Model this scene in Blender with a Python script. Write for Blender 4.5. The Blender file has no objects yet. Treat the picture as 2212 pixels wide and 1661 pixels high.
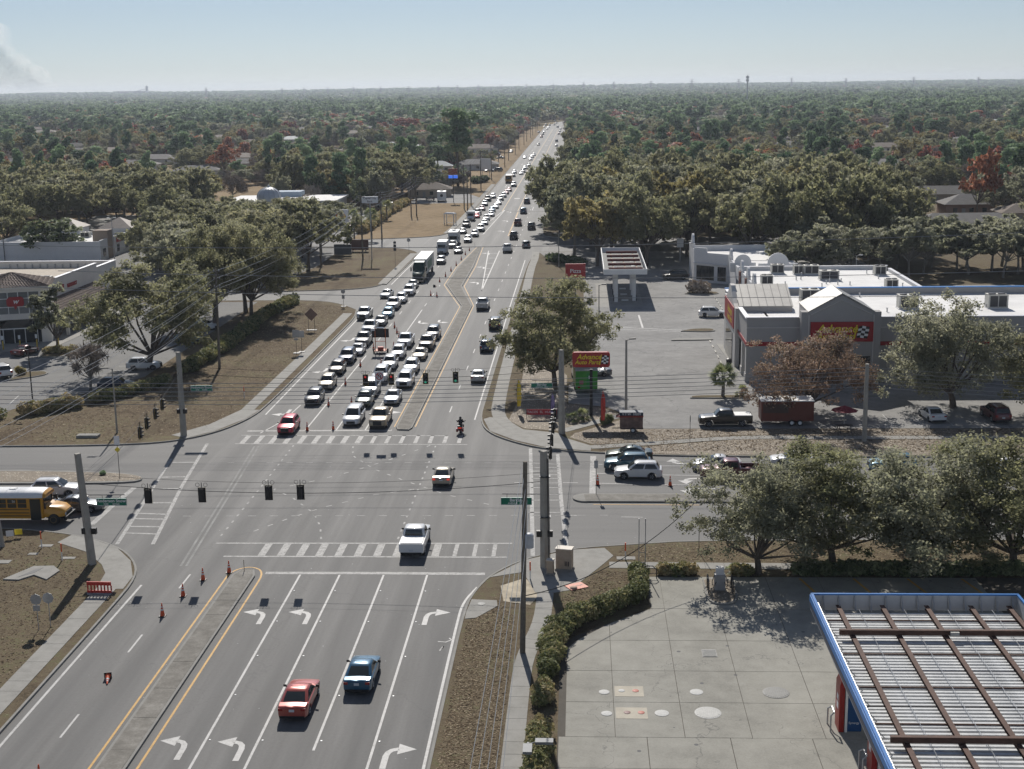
import bpy,bmesh,math,random
import numpy as np
from mathutils import Vector,Matrix,Euler
R = math.radians
sc = bpy.context.scene
col = sc.collection
# ---------------------------------------------------------------- camera, sky, sun, exposure
CAM_H = 37.5
cd = bpy.data.cameras.new('camera')
cam = bpy.data.objects.new('camera',cd); col.objects.link(cam)
cd.sensor_fit = 'HORIZONTAL'
cd.angle = 2 * math.atan(1106.0 / 2939.0)
cd.clip_start = 0.5; cd.clip_end = 40000
cam.matrix_world = (Matrix.Translation((0,0,CAM_H)) @ Matrix.Rotation(R(2.9606),4,'Z')
                    @ Matrix.Rotation(R(90 - 12.3362),4,'X') @ Matrix.Rotation(R(-0.8536),4,'Z'))
sc.camera = cam
SUN_EL,SUN_AZ = 38.0,8.0            # azimuth in degrees left of the road direction (+Y)
wd = bpy.data.worlds.new('World'); sc.world = wd; wd.use_nodes = True
nt = wd.node_tree; nt.nodes.clear()
sky = nt.nodes.new('ShaderNodeTexSky'); sky.sky_type = 'NISHITA'; sky.sun_disc = False
sky.sun_elevation = R(SUN_EL); sky.sun_rotation = R(-SUN_AZ)
sky.altitude = 2600; sky.air_density = 1.3; sky.dust_density = 0.6; sky.ozone_density = 3.0
bg = nt.nodes.new('ShaderNodeBackground'); bg.inputs[1].default_value = 0.061
wo = nt.nodes.new('ShaderNodeOutputWorld')
wb = nt.nodes.new('ShaderNodeMix'); wb.data_type = 'RGBA'; wb.blend_type = 'MULTIPLY'; wb.inputs[0].default_value = 1.0; wb.inputs[7].default_value = (.775,.855,.985,1)
hs_ = nt.nodes.new('ShaderNodeHueSaturation'); hs_.inputs['Saturation'].default_value = .55
nt.links.new(sky.outputs[0],hs_.inputs['Color']); nt.links.new(hs_.outputs[0],wb.inputs[6]); nt.links.new(wb.outputs[2],bg.inputs[0]); nt.links.new(bg.outputs[0],wo.inputs[0])
sd = bpy.data.lights.new('sun','SUN'); sd.energy = 4.0; sd.angle = R(0.53); sd.color = (1.0,0.95,0.88)
sun = bpy.data.objects.new('sun',sd); col.objects.link(sun)
svec = Vector((-math.sin(R(SUN_AZ)) * math.cos(R(SUN_EL)),math.cos(R(SUN_AZ)) * math.cos(R(SUN_EL)),math.sin(R(SUN_EL))))
sun.rotation_euler = (-svec).to_track_quat('-Z','Y').to_euler()
sun.location = (-30,200,200)
sc.view_settings.view_transform = 'Standard'; sc.view_settings.look = 'None'
sc.view_settings.exposure = 0.22; sc.view_settings.gamma = 1.0; sc.view_settings.use_curve_mapping = False
sc.render.engine = 'CYCLES'
cy = sc.cycles
cy.use_denoising = True
cy.max_bounces = 6; cy.diffuse_bounces = 3; cy.glossy_bounces = 3; cy.transmission_bounces = 4; cy.transparent_max_bounces = 6; cy.volume_bounces = 0
cy.caustics_reflective = False; cy.caustics_refractive = False; cy.sample_clamp_indirect = 6
# ---------------------------------------------------------------- materials
MATS = {}
def hexl(r,g,b):
    f = lambda c: ((c / 255 + 0.055) / 1.055) ** 2.4 if c > 10 else c / 255 / 12.92
    return (f(r),f(g),f(b),1)
def base_mat(name):
    m = bpy.data.materials.new(name); m.use_nodes = True
    n = m.node_tree; b = n.nodes['Principled BSDF']
    MATS[name] = m
    return m,n,b
def simple(name,c,rough=0.6,metal=0.0,spec=0.4,var=0.12,scale=3.0,coat=0.0,emit=None,alpha=None):
    """plain paint or metal with a slight procedural unevenness"""
    if name in MATS: return MATS[name]
    m,n,b = base_mat(name)
    c = tuple(c)[:3]
    b.inputs['Roughness'].default_value = rough; b.inputs['Metallic'].default_value = metal
    b.inputs['Specular IOR Level'].default_value = spec
    b.inputs['Coat Weight'].default_value = coat; b.inputs['Coat Roughness'].default_value = 0.06
    if var > 0:
        tc = n.nodes.new('ShaderNodeTexCoord'); no = n.nodes.new('ShaderNodeTexNoise'); mp = n.nodes.new('ShaderNodeMapRange'); mx = n.nodes.new('ShaderNodeMix')
        no.inputs['Scale'].default_value = scale; no.inputs['Detail'].default_value = 6; no.inputs['Roughness'].default_value = 0.65
        mp.inputs[1].default_value = 0.3; mp.inputs[2].default_value = 0.7
        mx.data_type = 'RGBA'
        mx.inputs[6].default_value = tuple(x * (1 - var) for x in c) + (1,); mx.inputs[7].default_value = tuple(min(1,x * (1 + var)) for x in c) + (1,)
        n.links.new(tc.outputs['Object'],no.inputs['Vector']); n.links.new(no.outputs[0],mp.inputs[0]); n.links.new(mp.outputs[0],mx.inputs[0]); n.links.new(mx.outputs[2],b.inputs['Base Color'])
    else:
        b.inputs['Base Color'].default_value = c + (1,)
    if emit:
        b.inputs['Emission Color'].default_value = tuple(emit[:3]) + (1,); b.inputs['Emission Strength'].default_value = emit[3]
    return m
def ground_mat(name,stops,scales=(0.06,0.6,6.0),weights=(0.4,0.3,0.3),rough=0.9,bump=0.3,bscale=12,stretch=(1,1,1),spec=0.2,warp=0.0,speckle=None,cracks=None,tracks=None):
    """layered noise in world space through a colour ramp"""
    m,n,b = base_mat(name)
    L = n.links
    geo = n.nodes.new('ShaderNodeNewGeometry'); mapn = n.nodes.new('ShaderNodeMapping'); mapn.inputs['Scale'].default_value = stretch
    L.new(geo.outputs['Position'],mapn.inputs[0])
    acc = None
    for s,w in zip(scales,weights):
        no = n.nodes.new('ShaderNodeTexNoise'); no.inputs['Scale'].default_value = s; no.inputs['Detail'].default_value = 5; no.inputs['Roughness'].default_value = 0.6
        L.new((mapn if s == scales[0] or s == scales[1] else geo).outputs[0],no.inputs['Vector'])
        mu = n.nodes.new('ShaderNodeMath'); mu.operation = 'MULTIPLY_ADD'; mu.inputs[1].default_value = w
        L.new(no.outputs[0],mu.inputs[0])
        if acc is None: mu.inputs[2].default_value = 0
        else: L.new(acc,mu.inputs[2])
        acc = mu.outputs[0]
    rp = n.nodes.new('ShaderNodeValToRGB'); cr = rp.color_ramp
    cr.elements[0].position = stops[0][0]; cr.elements[0].color = stops[0][1]
    cr.elements[1].position = stops[-1][0]; cr.elements[1].color = stops[-1][1]
    for p,c in stops[1:-1]:
        e = cr.elements.new(p); e.color = c
    L.new(acc,rp.inputs[0])
    out = rp.outputs[0]
    if speckle:
        sscale,thr,sc_col,fac = speckle
        vo = n.nodes.new('ShaderNodeTexVoronoi'); vo.inputs['Scale'].default_value = sscale
        L.new(geo.outputs['Position'],vo.inputs['Vector'])
        lt = n.nodes.new('ShaderNodeMath'); lt.operation = 'LESS_THAN'; lt.inputs[1].default_value = thr
        L.new(vo.outputs['Distance'],lt.inputs[0])
        sp = n.nodes.new('ShaderNodeSeparateColor'); L.new(vo.outputs['Color'],sp.inputs[0])
        gt = n.nodes.new('ShaderNodeMath'); gt.operation = 'GREATER_THAN'; gt.inputs[1].default_value = 1 - fac
        L.new(sp.outputs[0],gt.inputs[0])
        mm = n.nodes.new('ShaderNodeMath'); mm.operation = 'MULTIPLY'; L.new(lt.outputs[0],mm.inputs[0]); L.new(gt.outputs[0],mm.inputs[1])
        mx = n.nodes.new('ShaderNodeMix'); mx.data_type = 'RGBA'; L.new(mm.outputs[0],mx.inputs[0]); L.new(out,mx.inputs[6]); mx.inputs[7].default_value = sc_col
        out = mx.outputs[2]
    if tracks:
        sx = n.nodes.new('ShaderNodeSeparateXYZ'); L.new(geo.outputs['Position'],sx.inputs[0]); w1 = n.nodes.new('ShaderNodeMath'); w1.operation = 'MULTIPLY_ADD'; w1.inputs[1].default_value = 2 * math.pi / tracks[0]; w1.inputs[2].default_value = tracks[1]; L.new(sx.outputs[0],w1.inputs[0])
        w2 = n.nodes.new('ShaderNodeMath'); w2.operation = 'SINE'; L.new(w1.outputs[0],w2.inputs[0]); no = n.nodes.new('ShaderNodeTexNoise'); no.inputs['Scale'].default_value = .35; no.inputs['Detail'].default_value = 4; L.new(mapn.outputs[0],no.inputs['Vector'])
        w3 = n.nodes.new('ShaderNodeMath'); w3.operation = 'MULTIPLY'; L.new(w2.outputs[0],w3.inputs[0]); L.new(no.outputs[0],w3.inputs[1]); w4 = n.nodes.new('ShaderNodeMath'); w4.operation = 'MULTIPLY_ADD'; w4.use_clamp = True; w4.inputs[1].default_value = tracks[2]; w4.inputs[2].default_value = tracks[2] * .4; L.new(w3.outputs[0],w4.inputs[0])
        mx = n.nodes.new('ShaderNodeMix'); mx.data_type = 'RGBA'; L.new(w4.outputs[0],mx.inputs[0]); L.new(out,mx.inputs[6]); mx.inputs[7].default_value = g(.075); out = mx.outputs[2]
    if cracks:
        cscale,wdt,cc,amt = cracks
        vo = n.nodes.new('ShaderNodeTexVoronoi'); vo.feature = 'DISTANCE_TO_EDGE'; vo.inputs['Scale'].default_value = cscale
        no = n.nodes.new('ShaderNodeTexNoise'); no.inputs['Scale'].default_value = 0.5; no.inputs['Detail'].default_value = 6
        va = n.nodes.new('ShaderNodeVectorMath'); va.operation = 'MULTIPLY_ADD'; va.inputs[1].default_value = (5,5,0)
        L.new(geo.outputs['Position'],no.inputs['Vector']); L.new(no.outputs['Color'],va.inputs[0]); L.new(geo.outputs['Position'],va.inputs[2]); L.new(va.outputs[0],vo.inputs['Vector'])
        lt = n.nodes.new('ShaderNodeMapRange'); lt.inputs[1].default_value = 0; lt.inputs[2].default_value = wdt; lt.inputs[3].default_value = amt; lt.inputs[4].default_value = 0
        L.new(vo.outputs['Distance'],lt.inputs[0])
        mx = n.nodes.new('ShaderNodeMix'); mx.data_type = 'RGBA'; L.new(lt.outputs[0],mx.inputs[0]); L.new(out,mx.inputs[6]); mx.inputs[7].default_value = cc
        out = mx.outputs[2]
    L.new(out,b.inputs['Base Color'])
    b.inputs['Roughness'].default_value = rough; b.inputs['Specular IOR Level'].default_value = spec
    if bump:
        no = n.nodes.new('ShaderNodeTexNoise'); no.inputs['Scale'].default_value = bscale; no.inputs['Detail'].default_value = 4
        L.new(geo.outputs['Position'],no.inputs['Vector'])
        bp = n.nodes.new('ShaderNodeBump'); bp.inputs['Strength'].default_value = bump; bp.inputs['Distance'].default_value = 0.06
        L.new(no.outputs[0],bp.inputs['Height']); L.new(bp.outputs[0],b.inputs['Normal'])
    return m
def g(v,t=(1,1,1)): return (v * t[0],v * t[1],v * t[2],1)
asphalt = ground_mat('asphalt',[(0.28,g(.085,(1,.99,.97))),(0.42,g(.135,(1,.98,.94))),(0.55,g(.17,(1,.98,.94))),(0.72,g(.22,(1,.98,.935)))],
                     scales=(1.0,0.22,5.0),weights=(.48,.32,.2),stretch=(1.0,0.05,1),rough=0.76,bump=0.25,bscale=25,spec=0.29,
                     speckle=(1.3,0.055,g(.5),.22),tracks=(3.32,1.2,.42),cracks=(0.055,0.004,g(.08),.3))
asphalt_x = ground_mat('asphalt_cross',[(0.25,g(.118,(1,.99,.97))),(0.5,g(.15,(1,.98,.94))),(0.75,g(.185,(1,.99,.96)))],
                     scales=(1.0,0.28,5.0),weights=(.45,.25,.3),stretch=(0.06,0.8,1),rough=0.76,bump=0.25,bscale=25,spec=0.29,
                     speckle=(1.3,0.05,g(.5),.15),cracks=(0.055,0.004,g(.08),.3))
lot_asphalt = ground_mat('lot_asphalt',[(0.3,g(.19,(1,.985,.96))),(0.48,g(.27,(1,.98,.94))),(0.70,g(.38,(1,.98,.94)))],
                     scales=(0.12,0.7,6.0),weights=(.45,.3,.25),rough=0.9,bump=0.2,bscale=20,spec=0.15,cracks=(0.12,0.012,g(.1),.5))
wal_asphalt = ground_mat('store_lot_asphalt',[(0.3,g(.17,(1,.99,.97))),(0.5,g(.22,(1,.985,.95))),(0.72,g(.26,(1,.98,.94)))],
                     scales=(0.12,0.7,6.0),weights=(.45,.3,.25),rough=0.9,bump=0.2,bscale=20,spec=0.15,cracks=(0.1,0.01,g(.12),.4))
concrete = ground_mat('pad_concrete',[(0.30,g(.22,(1,.97,.86))),(0.5,g(.33,(1,.97,.86))),(0.70,g(.42,(1,.97,.865)))],
                     scales=(0.18,0.9,7.0),weights=(.45,.3,.25),rough=0.9,bump=0.12,bscale=18,spec=0.12,speckle=(0.9,0.12,g(.17),.16),cracks=(0.10,0.0035,g(.12),.6))
walk_c = ground_mat('walk_concrete',[(0.28,g(.22,(1,.97,.88))),(0.5,g(.30,(1,.97,.89))),(0.74,g(.37,(1,.97,.9)))],
                     scales=(0.3,1.2,7.0),weights=(.4,.35,.25),rough=0.85,bump=0.12,bscale=18,spec=0.25)
median_c = ground_mat('median_concrete',[(0.30,g(.12,(1,.94,.82))),(0.5,g(.22,(1,.94,.83))),(0.68,g(.34,(1,.95,.86)))],
                     scales=(0.5,1.6,7.0),weights=(.4,.35,.25),rough=0.9,bump=0.2,bscale=14,spec=0.2)
kerb_c = ground_mat('kerb_concrete',[(0.28,g(.19,(1,.97,.88))),(0.5,g(.27,(1,.97,.89))),(0.74,g(.34,(1,.97,.9)))],
                     scales=(0.5,1.2,7.0),weights=(.4,.35,.25),rough=0.85,bump=0.15,bscale=18,spec=0.25)
drygrass = ground_mat('dry_grass',[(0.30,hexl(62,54,44)),(0.42,hexl(92,80,64)),(0.5,hexl(110,97,79)),(0.58,hexl(112,106,80)),(0.70,hexl(150,138,116))],
                     scales=(0.12,1.1,9.0),weights=(.36,.34,.30),rough=0.95,bump=0.9,bscale=9,spec=0.1,speckle=(7.5,0.25,hexl(140,126,104),.25))
litter = ground_mat('leaf_litter_grass',[(0.30,hexl(52,45,37)),(0.42,hexl(88,78,62)),(0.51,hexl(110,98,80)),(0.59,hexl(100,98,70)),(0.70,hexl(176,164,144))],
                     scales=(0.22,1.6,8.0),weights=(.26,.37,.37),rough=0.95,bump=0.9,bscale=9,spec=0.1,speckle=(7.5,0.25,hexl(132,120,100),.25))
rocks = ground_mat('river_rock',[(0.30,hexl(66,58,50)),(0.42,hexl(112,101,87)),(0.52,hexl(136,124,107)),(0.60,hexl(128,121,112)),(0.70,hexl(178,167,150))],
                     scales=(0.3,2.5,9.0),weights=(.2,.4,.4),rough=0.8,bump=1.0,bscale=7,spec=0.3,speckle=(4.2,0.33,hexl(196,184,164),.4))
lawn = ground_mat('terrain_soil',[(0.28,hexl(66,60,44)),(0.42,hexl(104,92,68)),(0.52,hexl(128,112,84)),(0.62,hexl(110,106,72)),(0.76,hexl(158,140,112))],
                     scales=(0.02,0.25,2.5),weights=(.36,.34,.3),rough=0.95,bump=0.5,bscale=4,spec=0.1)
sandlot = ground_mat('mown_field',[(0.28,hexl(92,82,54)),(0.42,hexl(124,106,78)),(0.52,hexl(142,122,94)),(0.62,hexl(150,132,104)),(0.76,hexl(170,150,122))],
                     scales=(0.05,0.4,3.5),weights=(.4,.3,.3),rough=0.95,bump=0.5,bscale=5,spec=0.1)
paint_w = ground_mat('road_paint_white',[(0.34,g(.22,(1,.98,.94))),(0.46,g(.40,(1,.985,.95))),(0.64,g(.52,(1,.985,.955)))],
                     scales=(0.5,2.0,9.0),weights=(.2,.4,.4),rough=0.6,bump=0,spec=0.3)
paint_worn = ground_mat('road_paint_worn',[(0.40,g(.16,(1,.99,.96))),(0.52,g(.30,(1,.985,.95))),(0.66,g(.46,(1,.985,.955)))],
                     scales=(0.6,2.6,9.0),weights=(.2,.45,.35),rough=0.65,bump=0,spec=0.3)
paint_y = ground_mat('road_paint_yellow',[(0.3,hexl(150,118,60)),(0.5,hexl(196,152,76)),(0.7,hexl(212,170,92))],
                     scales=(0.5,2.0,9.0),weights=(.2,.4,.4),rough=0.65,bump=0,spec=0.3)
paint_y2 = ground_mat('road_paint_faded_yellow',[(0.3,hexl(150,128,84)),(0.5,hexl(176,146,96)),(0.7,hexl(190,160,110))],
                     scales=(0.5,2.0,9.0),weights=(.2,.4,.4),rough=0.65,bump=0,spec=0.3)
black = simple('black_plastic',(.018,.018,.02),.45,var=.1)
dark_steel = simple('dark_steel',(.05,.05,.055),.45,metal=.3)
steel = simple('galvanised_steel',(.42,.43,.44),.45,metal=.55,var=.15)
white_p = simple('white_paint',(.78,.78,.76),.5,var=.05,scale=1)
rubber = simple('tyre_rubber',(.022,.022,.023),.8)
rim_m = simple('alloy_rim',(.45,.45,.46),.3,metal=.7,var=.05)
rim_dark = simple('dark_rim',(.06,.06,.065),.35,metal=.6,var=.05)
glass = simple('car_glass',(.03,.036,.036),.06,spec=.6,var=0)
bglass = simple('window_glass',(.02,.025,.03),.08,spec=.6,var=.1,scale=.4)
chrome = simple('chrome',(.62,.62,.63),.15,metal=1,var=0)
lamp_w = simple('headlamp_glass',(.55,.57,.6),.12,spec=.7,var=0)
lamp_r = simple('tail_lamp_red',(.30,.015,.012),.2,spec=.5,var=0)
lamp_r_on = simple('tail_lamp_lit',(.5,.03,.02),.2,spec=.5,var=0,emit=(1,.08,.04,.5))
plate_m = simple('licence_plate',(.6,.62,.64),.4,var=.05)
conc_pole = simple('pole_concrete',(.36,.34,.30),.85,var=.16,scale=1.2)
wood_pole = simple('pole_wood',(.17,.15,.125),.9,var=.3,scale=4)
cable_m = simple('cable',(.028,.028,.03),.6,var=0)
alu_cable = simple('bare_conductor',(.40,.40,.40),.4,metal=.5,var=0)
sign_green = simple('sign_green',(.0,.17,.10),.45,var=.04)
sign_white = simple('sign_white',(.8,.8,.8),.5,var=.03)
sign_back = simple('sign_back_aluminium',(.42,.43,.44),.5,metal=.4,var=.08)
orange = simple('safety_orange',(.78,.11,.03),.5,var=.06)
red_p = simple('red_plastic',(.52,.035,.025),.5,var=.08)
# ---------------------------------------------------------------- mesh builder and object helpers
class MB:
    def __init__(s): s.v = []; s.f = []; s.m = []
    def add(s,vs,fs,mi=0):
        o = len(s.v); s.v.extend(tuple(p) for p in vs)
        for f in fs: s.f.append(tuple(i + o for i in f)); s.m.append(mi)
        return s
    def box(s,x0,x1,y0,y1,z0,z1,mi=0):
        return s.add([(x0,y0,z0),(x1,y0,z0),(x1,y1,z0),(x0,y1,z0),(x0,y0,z1),(x1,y0,z1),(x1,y1,z1),(x0,y1,z1)],
                     [(0,3,2,1),(4,5,6,7),(0,1,5,4),(1,2,6,5),(2,3,7,6),(3,0,4,7)],mi)
    def prism(s,pts,z0,z1,mi=0,bottom=False):
        n = len(pts); a = sum(pts[i][0] * pts[(i + 1) % n][1] - pts[(i + 1) % n][0] * pts[i][1] for i in range(n))
        if a < 0: pts = pts[::-1]
        vs = [(p[0],p[1],z0) for p in pts] + [(p[0],p[1],z1) for p in pts]
        fs = [tuple(range(n,2 * n))] + [(i,(i + 1) % n,n + (i + 1) % n,n + i) for i in range(n)]
        if bottom: fs.append(tuple(range(n - 1,-1,-1)))
        return s.add(vs,fs,mi)
    def sheet(s,pts,z,mi=0):
        n = len(pts); a = sum(pts[i][0] * pts[(i + 1) % n][1] - pts[(i + 1) % n][0] * pts[i][1] for i in range(n))
        if a < 0: pts = pts[::-1]
        return s.add([(p[0],p[1],z) for p in pts],[tuple(range(n))],mi)
    def quad(s,a,b,c,d,mi=0): return s.add([a,b,c,d],[(0,1,2,3)],mi)
    def loft(s,rings,mi=0,cap0=True,cap1=True,closed=True):
        n = len(rings[0]); vs = [p for r in rings for p in r]; fs = []
        for k in range(len(rings) - 1):
            for i in range(n if closed else n - 1):
                j = (i + 1) % n
                fs.append((k * n + i,k * n + j,(k + 1) * n + j,(k + 1) * n + i))
        if cap0: fs.append(tuple(range(n - 1,-1,-1)))
        if cap1: fs.append(tuple((len(rings) - 1) * n + i for i in range(n)))
        return s.add(vs,fs,mi)
    def cyl(s,p0,p1,r0,r1=None,n=10,mi=0,caps=True):
        return s.tube([p0,p1],[r0,r0 if r1 is None else r1],n,mi,caps)
    def tube(s,path,r,n=6,mi=0,caps=True):
        path = [Vector(p) for p in path]; rr = r if isinstance(r,(list,tuple)) else [r] * len(path)
        rings = []; up = None
        for i,p in enumerate(path):
            d = (path[min(i + 1,len(path) - 1)] - path[max(i - 1,0)])
            d = d.normalized() if d.length > 1e-9 else Vector((0,0,1))
            if up is None:
                up = Vector((0,0,1)) if abs(d.z) < .9 else Vector((1,0,0))
            a = d.cross(up); a = a.normalized() if a.length > 1e-6 else d.orthogonal().normalized()
            b = a.cross(d).normalized(); up = b
            rings.append([tuple(p + (a * math.cos(t) + b * math.sin(t)) * rr[i]) for t in [2 * math.pi * k / n for k in range(n)]])
        return s.loft(rings,mi,caps,caps)
    def lathe(s,prof,n=16,mi=0,axis='z',c=(0,0,0)):
        rings = []
        for r,h in prof:
            ring = []
            for k in range(n):
                t = 2 * math.pi * k / n
                p = (r * math.cos(t),r * math.sin(t),h) if axis == 'z' else (h,r * math.cos(t),r * math.sin(t)) if axis == 'x' else (r * math.sin(t),h,r * math.cos(t))
                ring.append((p[0] + c[0],p[1] + c[1],p[2] + c[2]))
            rings.append(ring)
        return s.loft(rings,mi)
    def mesh(s,name,mats,smooth=None):
        me = bpy.data.meshes.new(name)
        me.from_pydata(s.v,[],s.f)
        for m in (mats if isinstance(mats,(list,tuple)) else [mats]): me.materials.append(m)
        if any(s.m): me.polygons.foreach_set('material_index',s.m)
        if smooth is not None:
            me.polygons.foreach_set('use_smooth',[True] * len(me.polygons)); me.set_sharp_from_angle(angle=R(smooth))
        me.update()
        return me
    def build(s,name,mats,parent=None,smooth=None,loc=None):
        return obj(name,s.mesh(name,mats,smooth),parent,loc)
def obj(name,me,parent=None,loc=None,rz=None):
    o = bpy.data.objects.new(name,me); col.objects.link(o)
    if parent is not None: o.parent = parent
    if loc is not None: o.location = loc
    if rz is not None: o.rotation_euler = (0,0,rz)
    return o
def tag(o,label=None,cat=None,group=None,kind=None):
    if label: o['label'] = label
    if cat: o['category'] = cat
    if group: o['group'] = group
    if kind: o['kind'] = kind
    return o
def thing(name,label,cat,loc=(0,0,0),rz=0,group=None):
    o = bpy.data.objects.new(name,None); col.objects.link(o); o.empty_display_size = .3
    o.location = loc; o.rotation_euler = (0,0,rz)
    return tag(o,label,cat,group)
def copy_tree(o,parent=None):
    c = o.copy(); col.objects.link(c)
    if parent is not None: c.parent = parent
    for ch in o.children: copy_tree(ch,c)
    return c
def struct(o,label=None,cat=None):
    o['kind'] = 'structure'
    return tag(o,label,cat)
def text(name,s,size,mat,parent,loc,rot=(math.pi / 2,0,0),shear=0.0,extrude=0.004,bold=0.0,align='CENTER',sx=1.0):
    cu = bpy.data.curves.new(name,'FONT'); cu.body = s; cu.size = size; cu.align_x = align; cu.align_y = 'CENTER'
    cu.shear = shear; cu.extrude = extrude; cu.offset = bold; cu.resolution_u = 3
    cu.materials.append(mat)
    o = bpy.data.objects.new(name,cu); col.objects.link(o); o.location = loc; o.rotation_euler = rot; o.scale = (sx,1,1)
    if parent is not None: o.parent = parent
    return o
def offset_path(path,d):
    """polyline moved d to its left"""
    out = []
    n = len(path)
    for i,p in enumerate(path):
        a = Vector(path[max(i - 1,0)]); b = Vector(path[min(i + 1,n - 1)])
        t = (b - a).normalized(); nn = Vector((-t.y,t.x))
        out.append((p[0] + nn.x * d,p[1] + nn.y * d))
    return out
def smooth_path(pts,it=2):
    for _ in range(it):
        o = [pts[0]]
        for a,b in zip(pts[:-1],pts[1:]):
            o.append((a[0] * .75 + b[0] * .25,a[1] * .75 + b[1] * .25)); o.append((a[0] * .25 + b[0] * .75,a[1] * .25 + b[1] * .75))
        o.append(pts[-1]); pts = o
    return pts
ORD = 'first second third fourth fifth sixth seventh eighth ninth tenth eleventh twelfth thirteenth fourteenth fifteenth sixteenth seventeenth eighteenth nineteenth twentieth'.split()
# ---------------------------------------------------------------- ground, roads, kerbs, pavements
mb = MB(); mb.sheet([(-9500,-200),(9500,-200),(9500,9000),(-9500,9000)],-0.04)
terrain = struct(mb.build('ground',lawn))
MAINBEND = [(y,0.0 if y < 1250 else ((y - 1250) / 100.0) ** 2 * 2.0) for y in range(420,2001,60)]
mb = MB(); mb.sheet([(-38.6,55),(-7.5,55),(-7.5,419.5),(-38.6,419.5)],0.004)
road = struct(mb.build('road',asphalt))
mb = MB(); mb.sheet([(-160,98),(-38.6,98),(-38.6,419.5),(-160,419.5)],0.0)
mb.sheet([(-7.5,98),(150,98),(150,419.5),(-7.5,419.5)],0.0)
side_road = struct(mb.build('side_road',asphalt_x))
mb = MB()
for (ya,sa),(yb,sb) in zip(MAINBEND[:-1],MAINBEND[1:]):
    mb.sheet([(-33.2 + sa,ya),(-10 + sa,ya),(-10 + sb,yb),(-33.2 + sb,yb)],0.0)
far_road = struct(mb.build('far_road',asphalt))
def block(name,pts,z,mat,z0=-0.02):
    m = MB(); m.prism(pts,z0,z)
    return struct(m.build(name,mat))
def kerb(path,name='kerb',gut=0.42,h=0.15,side=1):
    """path runs with the road on its right (side=1): a gutter pan and a kerb top, both real strips"""
    a = offset_path(path,-gut * side); b = path; c = offset_path(path,0.17 * side)
    m = MB()
    for i in range(len(path) - 1):
        q = [a[i],a[i + 1],b[i + 1],b[i]]; m.sheet(q,0.012)
        m.prism([b[i],b[i + 1],c[i + 1],c[i]],-0.01,h)
    return struct(m.build(name,kerb_c))
sw_k = smooth_path([(-150,112.6),(-60,112.5),(-50.8,112.3),(-44.2,110.7),(-39.2,107.5),(-36.6,104.0),(-35.2,100.2),(-35.05,94),(-35.05,80),(-35.05,55)])
se_k = smooth_path([(-8.55,55),(-8.55,80),(-8.5,94),(-8.0,97.5),(-7.0,101.0),(-4.6,104.6),(-0.8,107.1),(3.9,108.1),(10,109.3),(40,109.6),(145,109.6)])
ne_k = smooth_path([(145,135.8),(40,135.8),(11.9,136),(2.6,137.3),(-3.6,138.9),(-7.4,142.1),(-10.3,146.2),(-11.5,152),(-11.6,160),(-11.5,288),(-10.6,306),(-9.2,314)])
nw_k = smooth_path([(-38.9,231.8),(-38.0,224),(-37.95,215),(-38.1,159),(-38.9,152.2),(-41.0,146.4),(-44.2,142.8),(-49,141.1),(-63,140.4),(-150,140.2)])
nw2_k = smooth_path([(-62,253.2),(-53.7,255.2),(-46.4,255.8),(-41,258),(-38.6,262.5),(-37.7,270),(-37.2,300),(-37.2,310),(-38.2,317),(-42.0,323),(-48,326.6),(-60,327.2)])
nw3_k = smooth_path([(-62,343),(-53,345),(-41,348),(-36.5,351.5),(-34.5,358),(-33.7,370),(-32.9,440),(-32.9,700)])
ne3_k = smooth_path([(-10.3,700),(-10.3,400),(-10.0,352),(-8.0,346),(0,343)])
for p,nm in ((sw_k,'kerb'),(se_k,'kerb'),(ne_k,'kerb'),(nw_k,'kerb'),(nw2_k,'kerb'),(nw3_k,'kerb'),(ne3_k,'kerb')):
    kerb(p,nm,side=1 if nm else 1)
inner = lambda p: offset_path(p,0.165)
verge_sw = block('grass_verge',inner(sw_k) + [(-150,55)],0.12,litter)
verge_se = block('grass_verge',inner(se_k) + [(145,55)],0.12,litter)
verge_ne = block('grass_verge',inner(ne_k) + [(140,314),(140,145)],0.12,litter)
verge_nw = block('grass_verge',inner(nw_k) + [(-150,243),(-51,243.4),(-45.6,241.4),(-42,237.3)],0.12,drygrass)
verge_nw2 = block('grass_verge',inner(nw2_k) + [(-150,327),(-150,252.6)],0.12,drygrass)
verge_nw3 = block('grass_verge',inner(nw3_k) + [(-33.1,1240),(-160,1240),(-160,343)],0.12,sandlot)
verge_ne3 = block('grass_verge',[(150,343)] + [(150,1240),(-10.1,1240)] + inner(ne3_k),0.12,drygrass)
# kerb along the near side of the first side street, and street edge by the store
kerb(smooth_path([(-38.9,231.8),(-41.8,237.1),(-45.4,241.2),(-51,243.2),(-90,243.2)])[::-1])
# parking lots
ne_lot = block('parking_lot',[(6.8,147.4),(5.6,150),(5.4,153.9),(3,158),(-1.5,160),(-1.6,170),(0.6,177),(0.6,290),(-7,300),(-9.5,313.5),(60,313.5),(60,256),(95,256),(95,147.2)],0.132,lot_asphalt)
wal_lot = block('parking_lot',[(-150,152.5),(-70,156.3),(-64,164.5),(-58.6,176.5),(-58.4,241.5),(-150,241.5)],0.132,wal_asphalt)
gas_base = block('gas_station_subbase',[(-1.45,55),(-1.45,86.6),(-0.6,88.6),(2.0,91.2),(5.0,94.0),(5.0,100.6),(95,100.6),(95,55)],0.126,simple('joint_dirt',(.10,.09,.075),.95))
bank_lot = block('parking_lot',[(-58.5,328.5),(-58.5,352),(-62,420),(-150,420),(-150,328.5)],0.135,lot_asphalt)
rv_lot = block('gravel_lot',[(-57,452),(-33.5,452),(-33.5,470),(-40,492),(-58,492)],0.14,lot_asphalt)
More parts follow.
